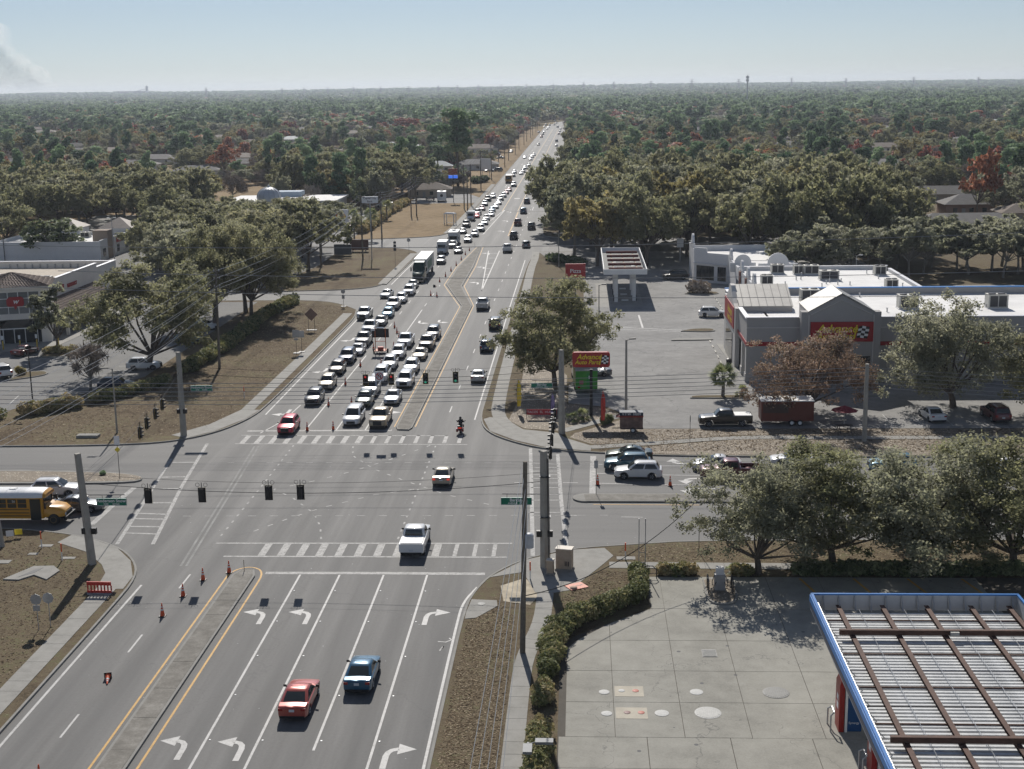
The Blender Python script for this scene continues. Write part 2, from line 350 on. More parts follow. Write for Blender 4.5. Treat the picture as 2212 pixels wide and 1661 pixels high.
bank2_lot = block('parking_lot',[(-57,290),(-57,326),(-150,326),(-150,254),(-62,254)],0.135,wal_asphalt)
# pads: every slab of concrete that its joints let one pick out
def slab_part(parent,pts,z0,z1,mat,name='slab',gap=0.02):
    c = Vector((sum(p[0] for p in pts) / len(pts),sum(p[1] for p in pts) / len(pts)))
    q = []
    for p in pts:
        d = Vector(p) - c; q.append(tuple(c + d * max(0.1,1 - gap / max(d.length,.05) * 1.4)))
    m = MB(); m.prism(q,z0,z1)
    return m.build(name,mat,parent)
pad = bpy.data.objects.new('concrete_pad',None); col.objects.link(pad); struct(pad)
ys = [55,59.5,64.5,70.0,73.75,78.4,83.05,88.05,93.9,100.5]
xs0 = [-1.0,1.95,6.03,9.95,14.2,18.2,22.2,26.2,30.2]
for j in range(len(ys) - 1):
    xs = xs0 if ys[j] >= 73 else [-1.4,3.8,8.65,13.4,18.2,23,28]
    for i in range(len(xs) - 1):
        p = [(xs[i],ys[j]),(xs[i + 1],ys[j]),(xs[i + 1],ys[j + 1]),(xs[i],ys[j + 1])]
        if ys[j] == 83.05 and i == 0: p = [(-1.0,83.05),(1.95,83.05),(1.95,88.05),(-0.3,88.05),(-1.0,86.6)]
        if ys[j] == 88.05 and i == 0: p = [(-0.3,88.05),(1.95,88.05),(1.95,91.0)]
        if ys[j] == 88.05 and i == 1: p = [(1.95,88.05),(6.03,88.05),(6.03,93.9),(5.1,93.9),(1.95,91.0)]
        if ys[j] == 93.9 and i == 0: continue
        if ys[j] == 93.9 and i == 1: p = [(5.1,93.9),(6.03,93.9),(6.03,100.5),(5.1,100.5)]
        slab_part(pad,p,0.05,0.15 + 0.004 * ((i * 7 + j * 3) % 3),concrete)
# pale repair patches around the tank fill caps, and covers
cap_w = simple('white_cover',(.50,.50,.48),.7,scale=6); cap_g = simple('grey_cast_iron',(.20,.20,.19),.6); cap_r = simple('red_cover',(.44,.13,.09),.6); patch_m = simple('patch_concrete',(.46,.42,.34),.8,scale=1.5)
for a,b,c,d in (((2.03,80.7),(3.9,80.7),(3.9,79.15),(2.03,79.15)),((2.03,77.65),(4.0,77.65),(4.0,76.1),(2.03,76.1))):
    slab_part(pad,[a,b,c,d],0.10,0.166,patch_m,'patch_slab')
def cover(x,y,r,mat,name,label,grille=False,z=0.158):
    m = MB(); m.lathe([(r,0),(r,.014),(r * .93,.02),(r * .05,.022)],20)
    if grille:
        for k in range(-5,6):
            w = math.sqrt(max(0,(r * .86) ** 2 - (k * r * .155) ** 2)); m.box(k * r * .155 - r * .045,k * r * .155 + r * .045,-w,w,.02,.034)
    o = m.build(name,mat,None,30,(x,y,z)); return tag(o,label,'manhole cover')
cover(1.4,79.8,.34,cap_w,'tank_cover','small white round cover left of the upper repair patch')
cover(7.2,79.9,.42,cap_w,'tank_cover','white round cover beside the square drain slab, upper right of the patches')
cover(1.5,76.8,.34,cap_w,'tank_cover','small white round cover left of the lower repair patch')
cover(4.85,76.9,.44,cap_w,'tank_cover','white round cover right of the lower repair patch')
cover(7.65,77.0,.82,simple('pale_cast_iron',(.4,.4,.38),.6),'tank_cover','large ribbed grey manhole cover in the lower pad',True)
cover(12.15,79.9,.84,cap_g,'tank_cover','large dark manhole cover with white rim near the canopy',True)
for (x,y,mt,l) in ((2.5,80.0,cap_w,'white fill cap on the upper patch'),(3.38,80.0,cap_r,'red fill cap on the upper patch'),(2.75,76.95,simple('brown_cover',(.22,.12,.11),.6),'brown fill cap on the lower patch'),(3.6,76.95,cap_r,'red fill cap on the lower patch')):
    cover(x,y,.21,mt,'fill_cap',l,z=.167)
m = MB(); m.box(-.5,.5,-.62,.62,0,.02)
dr = thing('drain_grate','square steel drain grate set in the concrete pad','drain grate',(8.55,85.9,.158))
m.build('frame',cap_g,dr)
for k in range(9):
    q = MB(); q.box(-.44,.44,-.56 + k * .125,-.50 + k * .125,.021,.045); q.build('bar',simple('grate_bar',(.33,.33,.31),.5),dr)
def walkway(path,w,slab=1.52,z=0.15,mat=None,name='sidewalk'):
    """slabs laid along a polyline, each an object of its own; runs with the slabs to the left of the path"""
    root = bpy.data.objects.new(name,None); col.objects.link(root); struct(root)
    L_ = offset_path(path,w)
    base = MB()
    for i in range(len(path) - 1): base.prism([path[i],path[i + 1],L_[i + 1],L_[i]],0.0,0.128)
    base.build('joint_bed',simple('joint_dirt',(.10,.09,.075),.95),root)
    # resample by arc length
    seg = [0]
    for a,b in zip(path[:-1],path[1:]): seg.append(seg[-1] + math.dist(a,b))
    n = max(1,round(seg[-1] / slab))
    def at(p,t):
        d = t * seg[-1]
        for i in range(len(seg) - 1):
            if d <= seg[i + 1] + 1e-9:
                k = (d - seg[i]) / max(1e-9,seg[i + 1] - seg[i]); return (p[i][0] + (p[i + 1][0] - p[i][0]) * k,p[i][1] + (p[i + 1][1] - p[i][1]) * k)
        return p[-1]
    for k in range(n):
        a,b = at(path,(k + .008) / n),at(path,(k + .992) / n); c,d = at(L_,(k + .992) / n),at(L_,(k + .008) / n)
        q = MB(); q.prism([a,b,c,d],0.09,z + (k * 37 % 5) * .002); q.build('slab',mat or walk_c,root)
    return root
walkway([(-35.85,55),(-35.85,97.5)],1.55)
walkway([(-39.1,157),(-38.95,190),(-38.9,228)],1.6)
walkway([(-37.9,263),(-37.75,290),(-37.6,313)],1.75)
walkway([(-34.4,357),(-33.8,372),(-33.35,440),(-33.3,540)],1.6,2.2)
walkway(smooth_path([(-3.35,55),(-3.35,82),(-3.1,86),(-2.2,91),(-2.1,97)]),1.25)
walkway(smooth_path([(-9.4,314),(-9.2,300),(-9.6,288),(-9.3,240),(-9.3,160),(-8.6,152),(-6.6,147.5)])[::-1],1.6)
walkway(smooth_path([(1.2,138.8),(7.2,140.2),(17.5,143.0),(24,142.6),(60,142.6)]),1.35)
walkway([(2.2,102.5),(14,102.3),(60,102.3)],1.4)
walkway(smooth_path([(-1.6,146.0),(1.2,149.0),(5.6,153.6)]),1.3)
# corner aprons
def apron(pts,name='corner_apron',z=0.145):
    m = MB(); m.prism(pts,0.05,z); return struct(m.build(name,walk_c))
apron([(-44.6,108.4),(-44.1,110.4),(-41.9,109.3),(-39.1,107.2),(-36.8,103.9),(-35.42,100.2),(-35.3,97.52),(-37.42,97.52),(-37.9,101.0),(-38.9,103.0),(-41.2,106.0)])
apron([(-7.2,100.3),(-4.7,104.2),(-0.9,106.8),(1.9,107.3),(2.6,105.4),(1.4,102.6),(-0.9,97.6),(-2.0,97.1),(-3.5,97.1),(-4.6,101.5)])
apron([(-11.2,152.0),(-10.1,146.5),(-7.2,142.5),(-3.5,139.3),(1.0,138.0),(1.15,140.0),(-1.7,143.4),(-2.6,145.6),(-6.4,147.2),(-8.2,150.4),(-8.6,152),(-10.5,153)])
apron([(-43.6,143.6),(-41.2,146.8),(-39.1,152.4),(-38.4,157),(-40.7,157),(-42.6,150),(-45.6,145)],z=.142)
# river rock beds by the auto parts store
for pts in ([(-1.2,143.6),(1.4,140.5),(7.1,141.8),(17.4,144.6),(24,144.2),(60,144.2),(60,147),(6.7,147.2),(5.2,152.4),(1.8,148.2),(-0.7,145.4)],
            [(2.0,137.7),(11.8,136.4),(60,136.1),(60,142.4),(24,142.4),(17.5,142.7),(7.2,139.8)],
            [(-8.3,151.4),(-6.3,147.6),(-1.9,146.4),(0.8,149.8),(4.5,154.2),(2.5,157.6),(-1.7,159.6),(-1.8,176),(-7.6,200),(-7.7,160)]):
    block('rock_bed',pts,0.137,rocks)
block('bare_sand',[(-6.2,98.5),(-4.4,100.2),(-3.0,97.0),(-3.8,94.6),(-5.8,95.3)],0.131,simple('pale_sand',(.46,.40,.30),.95,var=.25,scale=1.2))
block('bare_sand',[(-0.6,98.0),(1.6,102.0),(4.0,101.8),(3.5,96.5),(1.5,94.2),(-1.0,91.8),(-1.9,95.8)],0.131,litter)
# medians
def median_strip(name,left,right,joint=4.3,top_mat=None):
    """left and right edges as polylines of equal length: kerb edge plus slabs inside it"""
    root = bpy.data.objects.new(name,None); col.objects.link(root); struct(root)
    e = MB(); e.prism(left + right[::-1],-0.01,0.15); e.build('kerb_edge',kerb_c,root)
    for i in range(len(left) - 1):
        (xa,ya),(xb,yb),(xc,yc),(xd,yd) = left[i],left[i + 1],right[i + 1],right[i]
        n = max(1,round(math.dist(left[i],left[i + 1]) / joint))
        for k in range(n):
            f0,f1 = (k + .004) / n,(k + .996) / n
            def mix(p,q,f): return (p[0] + (q[0] - p[0]) * f,p[1] + (q[1] - p[1]) * f)
            a,b,c,d = mix(left[i],left[i + 1],f0),mix(left[i],left[i + 1],f1),mix(right[i],right[i + 1],f1),mix(right[i],right[i + 1],f0)
            a2,d2 = mix(a,d,.1),mix(a,d,.9); b2,c2 = mix(b,c,.1),mix(b,c,.9)
            q = MB(); q.prism([a2,b2,c2,d2],0.1,0.162 + (k * 29 % 4) * .003); q.build('slab',top_mat or median_c,root)
    return root
median_strip('median',[(-27.6,55),(-27.6,100.6),(-27.15,101.9)],[(-25.85,55),(-25.75,100.6),(-26.1,101.9)])
median_strip('median',[(-20.6,147.4),(-20.9,148.6),(-20.8,235.2),(-26.1,262.2),(-26.2,288),(-24.6,324.5)],[(-19.3,147.2),(-19.0,148.2),(-19.0,235.4),(-22.8,259.4),(-22.8,288.6),(-23.7,324)])
median_strip('median',[(0.2,122.7),(60,122.5)],[(0.4,120.3),(60,119.8)],6)
mb = MB(); mb.lathe([(1.25,0),(1.25,.14),(.9,.155)],20); mt = struct(mb.build('median_nose',kerb_c,None,None,(0.45,121.5,0)))
isl = smooth_path([(-150,130.6),(-60,131.1),(-50,130.4),(-45,129.6),(-43.0,127.6),(-44.5,126.3),(-57,126.0),(-150,126.2)])
block('traffic_island_kerb',isl,0.15,kerb_c)
c_ = [(x * .995 - .35 if x > -60 else x,128.4 + (y - 128.4) * .8) for x,y in isl]
block('traffic_island',c_,0.165,rocks)
# ---------------------------------------------------------------- road markings, each one a part of the road
def stripe(path,w,mat=paint_w,name='lane_line',z=0.012,parent=None):
    l,r = offset_path(path,w / 2),offset_path(path,-w / 2)
    m = MB()
    for i in range(len(path) - 1): m.sheet([l[i],r[i],r[i + 1],l[i + 1]],z)
    return m.build(name,mat,parent or road)
def dashes(a,b,on,off,w=.12,mat=paint_w,z=0.012,name='lane_dash',start=0):
    L_ = math.dist(a,b); d = start; ux,uy = (b[0] - a[0]) / L_,(b[1] - a[1]) / L_
    while d < L_:
        e = min(d + on,L_); stripe([(a[0] + ux * d,a[1] + uy * d),(a[0] + ux * e,a[1] + uy * e)],w,mat,name,z); d += on + off
for x,y0 in ((-22.25,55),(-19.1,55),(-15.6,72.0),(-12.15,55)): stripe([(x,y0),(x,101.1)],.16)
stripe([(-34.25,55),(-34.25,98.7)],.18)
stripe(smooth_path([(-8.95,55),(-8.95,92),(-8.8,95.5),(-8.0,98.5)]),.18)
for y in (60.9,73.3,85.8,98.0): stripe([(-31.07,y),(-31.07,y + 3.1)],.14,name='lane_dash')
stripe([(-28.0,55),(-28.0,100.9)],.15,paint_y); stripe(smooth_path([(-25.25,55),(-25.2,98),(-25.3,101.8),(-26.6,103.0),(-27.7,102.2),(-28.0,100.9)]),.15,paint_y)
stripe([(-25.1,101.45),(-16,101.5),(-7.6,101.4)],.55,paint_worn,'stop_line')
stripe([(-31,108.65),(-5.8,108.75)],.28,paint_worn,'crosswalk_line'); stripe([(-29.5,105.35),(-6,105.3)],.28,paint_worn,'crosswalk_line')
for k in range(13): stripe([(-26.4 + k * 1.6,105.5),(-26.4 + k * 1.6,108.5)],.62 if k < 10 else .34,paint_worn,'crosswalk_bar')
stripe([(-37.6,141.6),(-12.2,141.1)],.22,paint_worn,'crosswalk_line'); stripe([(-37.8,145.3),(-14.6,144.9)],.22,paint_worn,'crosswalk_line')
for k in range(16): stripe([(-36.9 + k * 1.58,141.7),(-36.9 + k * 1.58,145.1)],.58 if k < 9 else .42,paint_worn,'crosswalk_bar')
stripe([(-37.6,147.2),(-21.2,147.4)],.5,paint_worn,'stop_line')
# far leg
stripe([(-37.3,155),(-37.15,224)],.16); stripe([(-37.0,263),(-36.6,306)],.16)
stripe(smooth_path([(-35.9,146.2),(-34.5,152),(-34.1,160)]),.13)
stripe([(-31.05,147.6),(-30.85,191)],.15); stripe([(-27.55,147.6),(-27.5,163),(-27.4,232)],.14); stripe([(-24.25,147.6),(-24.2,214)],.14)
dashes((-30.85,203),(-30.3,320),3.05,9.15); dashes((-27.4,236),(-27.3,262),3.05,9.15)
dashes((-15.5,156),(-15.35,640),3.05,9.15)
stripe([(-12.25,152.2),(-12.3,236),(-12.2,300)],.16)
stripe([(-21.15,149),(-21.1,235),(-26.5,262),(-26.5,289),(-24.8,326)],.13,paint_y); stripe([(-18.75,149),(-18.75,236),(-22.4,260),(-22.4,289),(-23.3,326)],.13,paint_y)
# hatched gore left of the right-hand lanes, its rungs and the second gore further out
stripe([(-18.6,254),(-18.9,318)],.2); stripe([(-18.6,254),(-21.5,318)],.2)
for k in range(6): stripe([(-18.75,268 + k * 9),(-19.2 - k * .42,268 + k * 9)],.3,name='hatch_bar')
stripe([(-25.3,355),(-23.4,425)],.2); stripe([(-28.6,350),(-23.6,425)],.2); stripe([(-28.6,350),(-25.3,355)],.2)
for k in range(5): stripe([(-28 + k * .75,362 + k * 11),(-25.2 + k * .35,362 + k * 11)],.3,name='hatch_bar')
stripe([(-16.0,345),(-18.4,350),(-18.9,419)],.14,paint_y); stripe([(-18.6,350),(-19.1,419)],.12,paint_y)
for x0,x1,mt in ((-24.0,-24.0,paint_y2),(-19.2,-19.2,paint_y2)):
    stripe([(x0,422),(x1,1240)],.22,mt,parent=far_road)
for k in range(16): stripe([(-28.6,424 + k * 50),(-28.6,436 + k * 50)],.18,parent=far_road,name='lane_dash'); stripe([(-14.8,424 + k * 50),(-14.8,436 + k * 50)],.18,parent=far_road,name='lane_dash')
dashes((-28.6,345),(-28.2,419),3.05,9.15)
for k in range(7): stripe([(-21.6 - .9,470 + k * 85),(-21.6 + .9,470 + k * 85)],2.2,paint_w,'arrow_marking',parent=far_road)
# cross street left and right
lw = [((-43.36,125.02)),((-43.51,119.41)),((-43.52,113.59))]
stripe(lw,.55,paint_worn,'stop_line'); stripe([(-42.83,135.53),(-40.89,120.14),(-39.43,108.29)],.34,paint_worn,'crosswalk_line'); stripe([(-40.68,141.65),(-38.80,125.41),(-36.34,108.31)],.34,paint_worn,'crosswalk_line')
for (a,b) in (((-42.28,134.09),(-39.99,134.17)),((-40.54,120.06),(-38.15,120.14)),((-40.29,116.89),(-37.64,116.62)),((-40.11,115.33),(-37.43,115.20)),((-39.86,113.12),(-37.19,113.03)),((-39.62,111.30),(-36.89,111.06)),((-41.83,128.62),(-39.42,128.79)),((-41.30,124.63),(-38.71,124.71))):
    stripe([a,b],.3,paint_worn,'crosswalk_bar')
stripe([(-5.35,139.51),(-4.52,119.49),(-3.97,105.64)],.36,paint_worn,'crosswalk_line'); stripe([(-2.43,137.17),(-1.85,120.92),(-1.25,107.95)],.36,paint_worn,'crosswalk_line')
stripe([(1.27,136.47),(1.15,129.38),(1.06,122.94)],.6,paint_worn,'stop_line')
for yy in (437,478,519,562,606,655,705,778,838,960): stripe([(-4.85,133.74) if yy == 437 else ((-4.79,131.98)[0],(-4.79,131.98)[1] - (yy - 478) * .0305),((-2.29,131.97)[0] + (yy - 478) * .001,(-4.79,131.98)[1] - (yy - 478) * .0305)],.2,paint_worn,'crosswalk_bar')
for (p,q) in (((1.45,133.24),(2.26,133.16)),((8.07,132.62),(11.67,132.70)),((1.58,129.91),(3.35,129.78)),((7.99,129.36),(11.82,129.15)),((1.54,126.49),(4.48,126.33)),((8.02,126.02),(12.19,125.79))): stripe([p,q],.14)
stripe([(0.57,122.68),(10.80,122.40)],.12,paint_y); stripe([(1.08,119.68),(10.98,119.52)],.12,paint_y)
for p,q in (((3.56,115.98),(5.46,115.89)),((-1.64,116.47),(-0.40,116.40)),((-6.47,126.73),(-5.91,126.69)),((-1.76,126.73),(-0.30,126.65))): stripe([p,q],.12,name='lane_dash')
# dotted guide lines through the junction
for k in range(20): stripe([(-36.5 + k * 2.05,134.0 - .01 * k),(-35.8 + k * 2.05,134.0 - .01 * k)],.11,paint_worn,'guide_dash')
for k in range(20): stripe([(-36 + k * 1.98,116.1 + .02 * k),(-35.25 + k * 1.98,116.1 + .02 * k)],.11,paint_worn,'guide_dash')
def dotted(path,n,on=.62,w=.16):
    seg = [0]
    for a,b in zip(path[:-1],path[1:]): seg.append(seg[-1] + math.dist(a,b))
    for k in range(n):
        d = seg[-1] * k / max(1,n - 1)
        for i in range(len(seg) - 1):
            if d <= seg[i + 1] + 1e-6:
                f = (d - seg[i]) / (seg[i + 1] - seg[i]); p = Vector(path[i]).lerp(Vector(path[i + 1]),f); t = (Vector(path[i + 1]) - Vector(path[i])).normalized() * on / 2
                stripe([tuple(p - t),tuple(p + t)],w,paint_worn,'guide_dash'); break
dotted([(-31.02,140.62),(-30.96,123.87),(-31.07,110.78)],17)
dotted([(-15.57,140.29),(-15.60,119.47),(-15.61,110.10)],16)
dotted([(-24.42,140.10),(-23.85,136.59),(-20.87,131.51),(-17.17,127.30),(-12.64,122.67),(-8.73,119.84)],14)
dotted([(-16.34,140.53),(-19.22,135.88),(-22.83,130.88),(-25.75,127.67),(-29.58,124.44)],11)
dotted([(-16.24,124.33),(-19.41,122.74),(-23.73,118.67),(-26.13,115.54),(-28.36,112.05)],11)
dotted([(-29.58,124.44),(-27.25,121.91),(-24.20,116.94),(-22.91,113.19),(-22.26,110.06)],9)
# pair of faint skid lines
for a in ((-35.0,0),(-34.55,0)): stripe([(a[0] - .2,140.5),(a[0] + 1.2,122),(a[0] + 2.6,103)],.2,simple('skid_chalk',(.21,.21,.20),.8,var=.35,scale=.6),'tyre_scuff',z=.009)
def arrow_mesh(kind):
    m = MB()
    if kind == 'turn':
        s = [(.62,-1.35),(.62,.05),(.55,.45),(.36,.72),(.02,.86)]; wd_ = .17
        l,r = offset_path(s,wd_),offset_path(s,-wd_)
        for i in range(4): m.sheet([l[i],r[i],r[i + 1],l[i + 1]],0)
        m.sheet([(.05,1.45),(.05,.25),(-.95,.84)],0)
    else:
        m.sheet([(-.1,-1.4),(.1,-1.4),(.1,.6),(-.1,.6)],0); m.sheet([(-.42,.6),(.42,.6),(0,1.5)],0)
    return m.mesh('arrow_marking',paint_worn if kind != 'turn' else paint_w)
am = arrow_mesh('turn'); am2 = arrow_mesh('straight')
def arrow(x,y,rz=0,mir=False,me=None,sc_=1.0):
    o = obj('arrow_marking',me or am,road,(x,y,0.013),rz); o.scale = (-sc_ if mir else sc_,sc_,1); return o
for p in ((-23.90,92.33),(-20.55,92.38),(-23.94,72.14),(-20.50,72.07)): arrow(p[0],p[1],sc_=1.05)
for p in ((-10.59,92.39),(-10.61,71.36)): arrow(p[0],p[1],0,True,sc_=1.08)
for p in ((-35.62,203.80),(-35.56,180.59),(-35.55,156.07)): arrow(p[0],p[1],math.pi,True,sc_=1.15)
for p in ((-25.76,219.14),(-22.58,219.81),(-22.28,156.92)): arrow(p[0],p[1],math.pi,False,sc_=1.1)
for p in ((-20.80,264.21),(-21.21,287.57),(-21.76,312.16),(-21.07,361.42),(-21.51,389.69),(-21.98,418.27)): arrow(p[0],p[1],0,False,sc_=1.2)
arrow(*(10.39,134.21),math.pi / 2,True,sc_=1.2); arrow(*(11.11,127.35),math.pi / 2,False,sc_=1.2); arrow(*(11.05,124.07),math.pi / 2,False,sc_=1.2)
# reflective studs between the near lanes
stud_m = MB().box(-.05,.05,-.05,.05,0,.02).mesh('road_stud',simple('stud',(.75,.75,.74),.3))
for x in (-22.0,-18.85,-15.35,-11.9):
    for k in range(5):
        obj('road_stud',stud_m,road,(x,73.2 + k * 6.1,.008))
# stray paint strokes and a storm inlet slab
for p in ([(-9.97,87.98),(-9.40,87.88),(-9.04,88.29),(-9.23,88.59)],[(-9.69,86.40),(-9.49,87.18),(-9.59,86.59)]): stripe(p,.1,paint_w,'paint_stroke')
block('inlet_slab',[(-8.4,93.2),(-8.2,95.6),(-6.3,95.4),(-6.2,94.3),(-7.6,92.0),(-8.4,91.8)],0.155,walk_c)
cover(-7.4,94.7,.3,cap_g,'inlet_cover','round iron cover in the storm inlet slab at the near right kerb',z=.157)
# parking bay lines
for k in range(9): stripe([(19.0,219.6 + k * 2.95),(23.8,219.8 + k * 2.95)],.14,paint_w,'bay_line',.14,ne_lot)
stripe([(4.45,213.18),(15.79,209.67)],.25,paint_w,'bay_line',.14,ne_lot); stripe([(4.69,211.28),(15.87,208.34)],.2,paint_w,'bay_line',.14,ne_lot); stripe([(9.79,211.94),(9.67,224.10)],.3,paint_w,'bay_line',.14,ne_lot)
for x in (31.3,34.6,37.85,41.2,44.5): stripe([(x,148.2),(x,153.8)],.12,paint_w,'bay_line',.14,ne_lot)
for k in range(5): stripe([(13.6,182 + k * 3.9),(18.6,182.2 + k * 3.9)],.1,simple('faint_line',(.36,.36,.35),.8),'bay_line',.14,ne_lot)
yb = [(14.6 + 4.1 * k) for k in range(4)]
for x in yb: stripe([(x + 2.2,100.2),(x + 3.4,95.0)],.2,paint_y,'bay_line',.168,pad)
for k in range(6): stripe([(-66 + k * .3,168.5 + k * 3.0),(-61.2 + k * .3,169.3 + k * 3.0)],.12,paint_w,'bay_line',.14,wal_lot)
for k in range(4): stripe([(-79.5 + k * 3.0,160.5),(-80.3 + k * 3.0,165.4)],.12,paint_w,'bay_line',.14,wal_lot)
# wheel stops
stop_me = MB().prism([(-.9,-.08),(.9,-.08),(.86,.08),(-.86,.08)],0,.12).mesh('wheel_stop',simple('stop_concrete',(.5,.48,.43),.8))
ws = [(24.0,221.3 + k * 2.95) for k in range(8)] + [(19.2,184 + k * 3.9) for k in range(5)]
for i,(x,y) in enumerate(ws):
    o = obj('wheel_stop',stop_me,None,(x,y,.135),math.pi / 2)
    tag(o,'%s wheel stop from the near end %s' % (ORD[i % 8],'before the white storefront' if i < 8 else 'beside the auto parts walk'),'wheel stop','wheel stops at the storefront bays' if i < 8 else 'wheel stops by the auto parts walk')
# planting islands with kerbs in the lots
def island(pts,label,mat=litter,z=.13):
    pts = smooth_path(pts + [pts[0]],2)[:-1]
    root = thing('planting_island',label,'planting island')
    m = MB(); m.prism(pts,z - .05,z + .14); m.build('kerb_edge',kerb_c,root)
    cx,cy_ = sum(p[0] for p in pts) / len(pts),sum(p[1] for p in pts) / len(pts)
    q = []
    for p in pts:
        d = Vector((p[0] - cx,p[1] - cy_)); q.append((cx + d.x * (1 - .22 / max(.4,d.length)),cy_ + d.y * (1 - .22 / max(.4,d.length))))
    m = MB(); m.prism(q,z,z + .155); m.build('mulch',mat,root)
    return root
island([(15.5,208.4),(20.6,207.6),(21.0,210.4),(17.5,210.6)],'narrow kerbed planting strip left of the auto parts entrance')
island([(13.3,162.2),(20.6,162.0),(20.6,163.6),(13.4,163.5)],'kerbed strip under the fan palm')
island([(19.0,247.0),(25.0,246.0),(25.4,249.2),(20.2,250.4)],'kerbed island with a bare shrub before the white storefront')
island([(13.5,200.6),(19.8,200.8),(19.8,202.0),(13.7,201.9)],'thin kerbed divider beside the auto parts walk',walk_c)
island([(-76.20,174.04),(-72.10,177.67),(-73.63,180.38),(-76.94,178.91)],'rounded kerbed island with a dry grass clump in the pharmacy lot')
island([(-78.36,189.88),(-74.21,190.21),(-76.39,195.11),(-79.58,195.19)],'kerbed shrub bed under the slim tree by the pharmacy door')
# ---------------------------------------------------------------- vehicles
def paint(name,c,metal=0.25,rough=0.32):
    return simple('paint_' + name,c,rough,metal=metal,spec=.5,var=.03,scale=.8,coat=.7)
PAINT = {'white': paint('white',(.72,.72,.71),0,.3),'silver': paint('silver',(.42,.43,.44),.6),'grey': paint('grey',(.12,.125,.13),.4),'black': paint('black',(.012,.012,.014),.1),
         'dark_blue': paint('dark_blue',(.012,.03,.07),.3),'blue': paint('blue',(.012,.09,.17),.3),'teal': paint('teal',(.012,.07,.11),.35),'light_blue': paint('light_blue',(.14,.28,.37),.3),'red': paint('red',(.50,.012,.035),.2),
         'brick': paint('brick',(.40,.075,.055),.25),'maroon': paint('maroon',(.10,.012,.018),.25),'beige': paint('beige',(.42,.37,.29),.35),'dark_green': paint('dark_green',(.018,.035,.025),.3),
         'forest': paint('forest',(.006,.035,.018),.1),'brown': paint('brown',(.09,.075,.06),.35),'gold': paint('gold',(.33,.27,.19),.4)}
SPEC = {
 'sedan':   dict(L=4.80,W=1.84,H=1.45,wb=2.75,wr=.33,ws0=1.05,ws1=.25,rr=-.85,rg=-1.75,belt=.93,hf=.70,hb=.93,deck=1.02,rake=.12,clr=.19),
 'hatch':   dict(L=4.25,W=1.77,H=1.58,wb=2.6,wr=.32,ws0=1.15,ws1=.35,rr=-1.55,rg=-1.98,belt=1.0,hf=.82,hb=1.0,deck=1.02,rake=.12,clr=.19),
 'crossover': dict(L=4.65,W=1.87,H=1.68,wb=2.7,wr=.36,ws0=1.08,ws1=.35,rr=-1.75,rg=-2.15,belt=1.06,hf=.88,hb=1.06,deck=1.08,rake=.13,clr=.24),
 'suv':     dict(L=5.05,W=2.0,H=1.84,wb=2.95,wr=.40,ws0=1.18,ws1=.55,rr=-2.12,rg=-2.38,belt=1.17,hf=1.02,hb=1.16,deck=1.18,rake=.12,clr=.28),
 'minivan': dict(L=5.15,W=2.0,H=1.77,wb=3.05,wr=.34,ws0=1.55,ws1=.6,rr=-2.2,rg=-2.48,belt=1.02,hf=.82,hb=1.02,deck=1.04,rake=.12,clr=.2),
 'pickup':  dict(L=5.85,W=2.04,H=1.93,wb=3.65,wr=.41,ws0=1.28,ws1=.68,rr=-.78,rg=-.92,belt=1.25,hf=1.10,hb=1.25,deck=1.25,rake=.10,clr=.32,bed=(-2.82,-1.02)),
}
def body_sections(s):
    L,W = s['L'] / 2,s['W'] / 2
    yw = [s['wb'] / 2 + .02,-s['wb'] / 2 + .02]
    ys = [-L,-L + .06,-L + .22,-L + .5]
    for w in yw:
        ra = s['wr'] + .075
        ys += [w - ra - .005,w - ra + .005,w - ra * .8,w - ra * .45,w,w + ra * .45,w + ra * .8,w + ra - .005,w + ra + .005]
    ys += [s['rg'],s['rr'],0,s['ws0'],s['ws0'] + .5,L - .55,L - .25,L - .1,L]
    if 'bed' in s: ys += [s['bed'][1] + .02,s['bed'][1] - .02,s['bed'][0]]
    ys = sorted(set(round(y,3) for y in ys))
    rings = []
    for y in ys:
        e = max(0,(abs(y) - (L - .5)) / .5)
        w = W * (1 - .20 * e ** 2.2) if y > 0 else W * (1 - .11 * e ** 2.4)
        zb = s['clr'] + (.10 * e ** 2)
        for c in yw:
            ra = s['wr'] + .075
            if abs(y - c) < ra: zb = max(zb,s['wr'] + math.sqrt(max(0,ra * ra - (y - c) ** 2)) - .01)
        if y > s['ws0']:
            t = (y - s['ws0']) / (L - s['ws0']); top = s['hb'] + (s['hf'] - s['hb']) * (t ** 1.3); top -= .16 * max(0,(t - .86) / .14) ** 2
        elif y < s['rg']:
            t = (s['rg'] - y) / max(.05,(L + s['rg'])); top = s['deck'] - .03 * t - (.10 * max(0,(t - .8) / .2) ** 2)
        else: top = s['belt'] + .02
        if 'bed' in s and s['bed'][0] <= y < s['bed'][1]: top = .82
        sh = min(top - .035,s['belt'] - .02)
        zm = max(min(.62 * s['belt'],sh - .12),zb + .03); sh = max(sh,zm + .05); top = max(top,sh + .03)
        z2 = min(zb + .10,zm - .01)
        h = [(0,zb),(w * .80,zb),(w * .965,z2),(w,zm),(w * .985,sh),(w * .90,top),(w * .45,top + .022),(0,top + .03)]
        ring = [(x,y,z) for x,z in h] + [(-x,y,z) for x,z in h[-2:0:-1]]
        rings.append(ring)
    return rings
def cab_ring(yf,yr,w,z):
    wc = w * .80
    r = [(0,yf,z),(wc,yf - .05,z),(w,yf - .22,z),(w,(yf + yr) / 2,z),(w,yr + .18,z),(wc,yr + .04,z),(0,yr,z)]
    return r + [(-x,y,zz) for x,y,zz in r[-2:0:-1]]
def lerp(a,b,t): return tuple(p + (q - p) * t for p,q in zip(a,b))
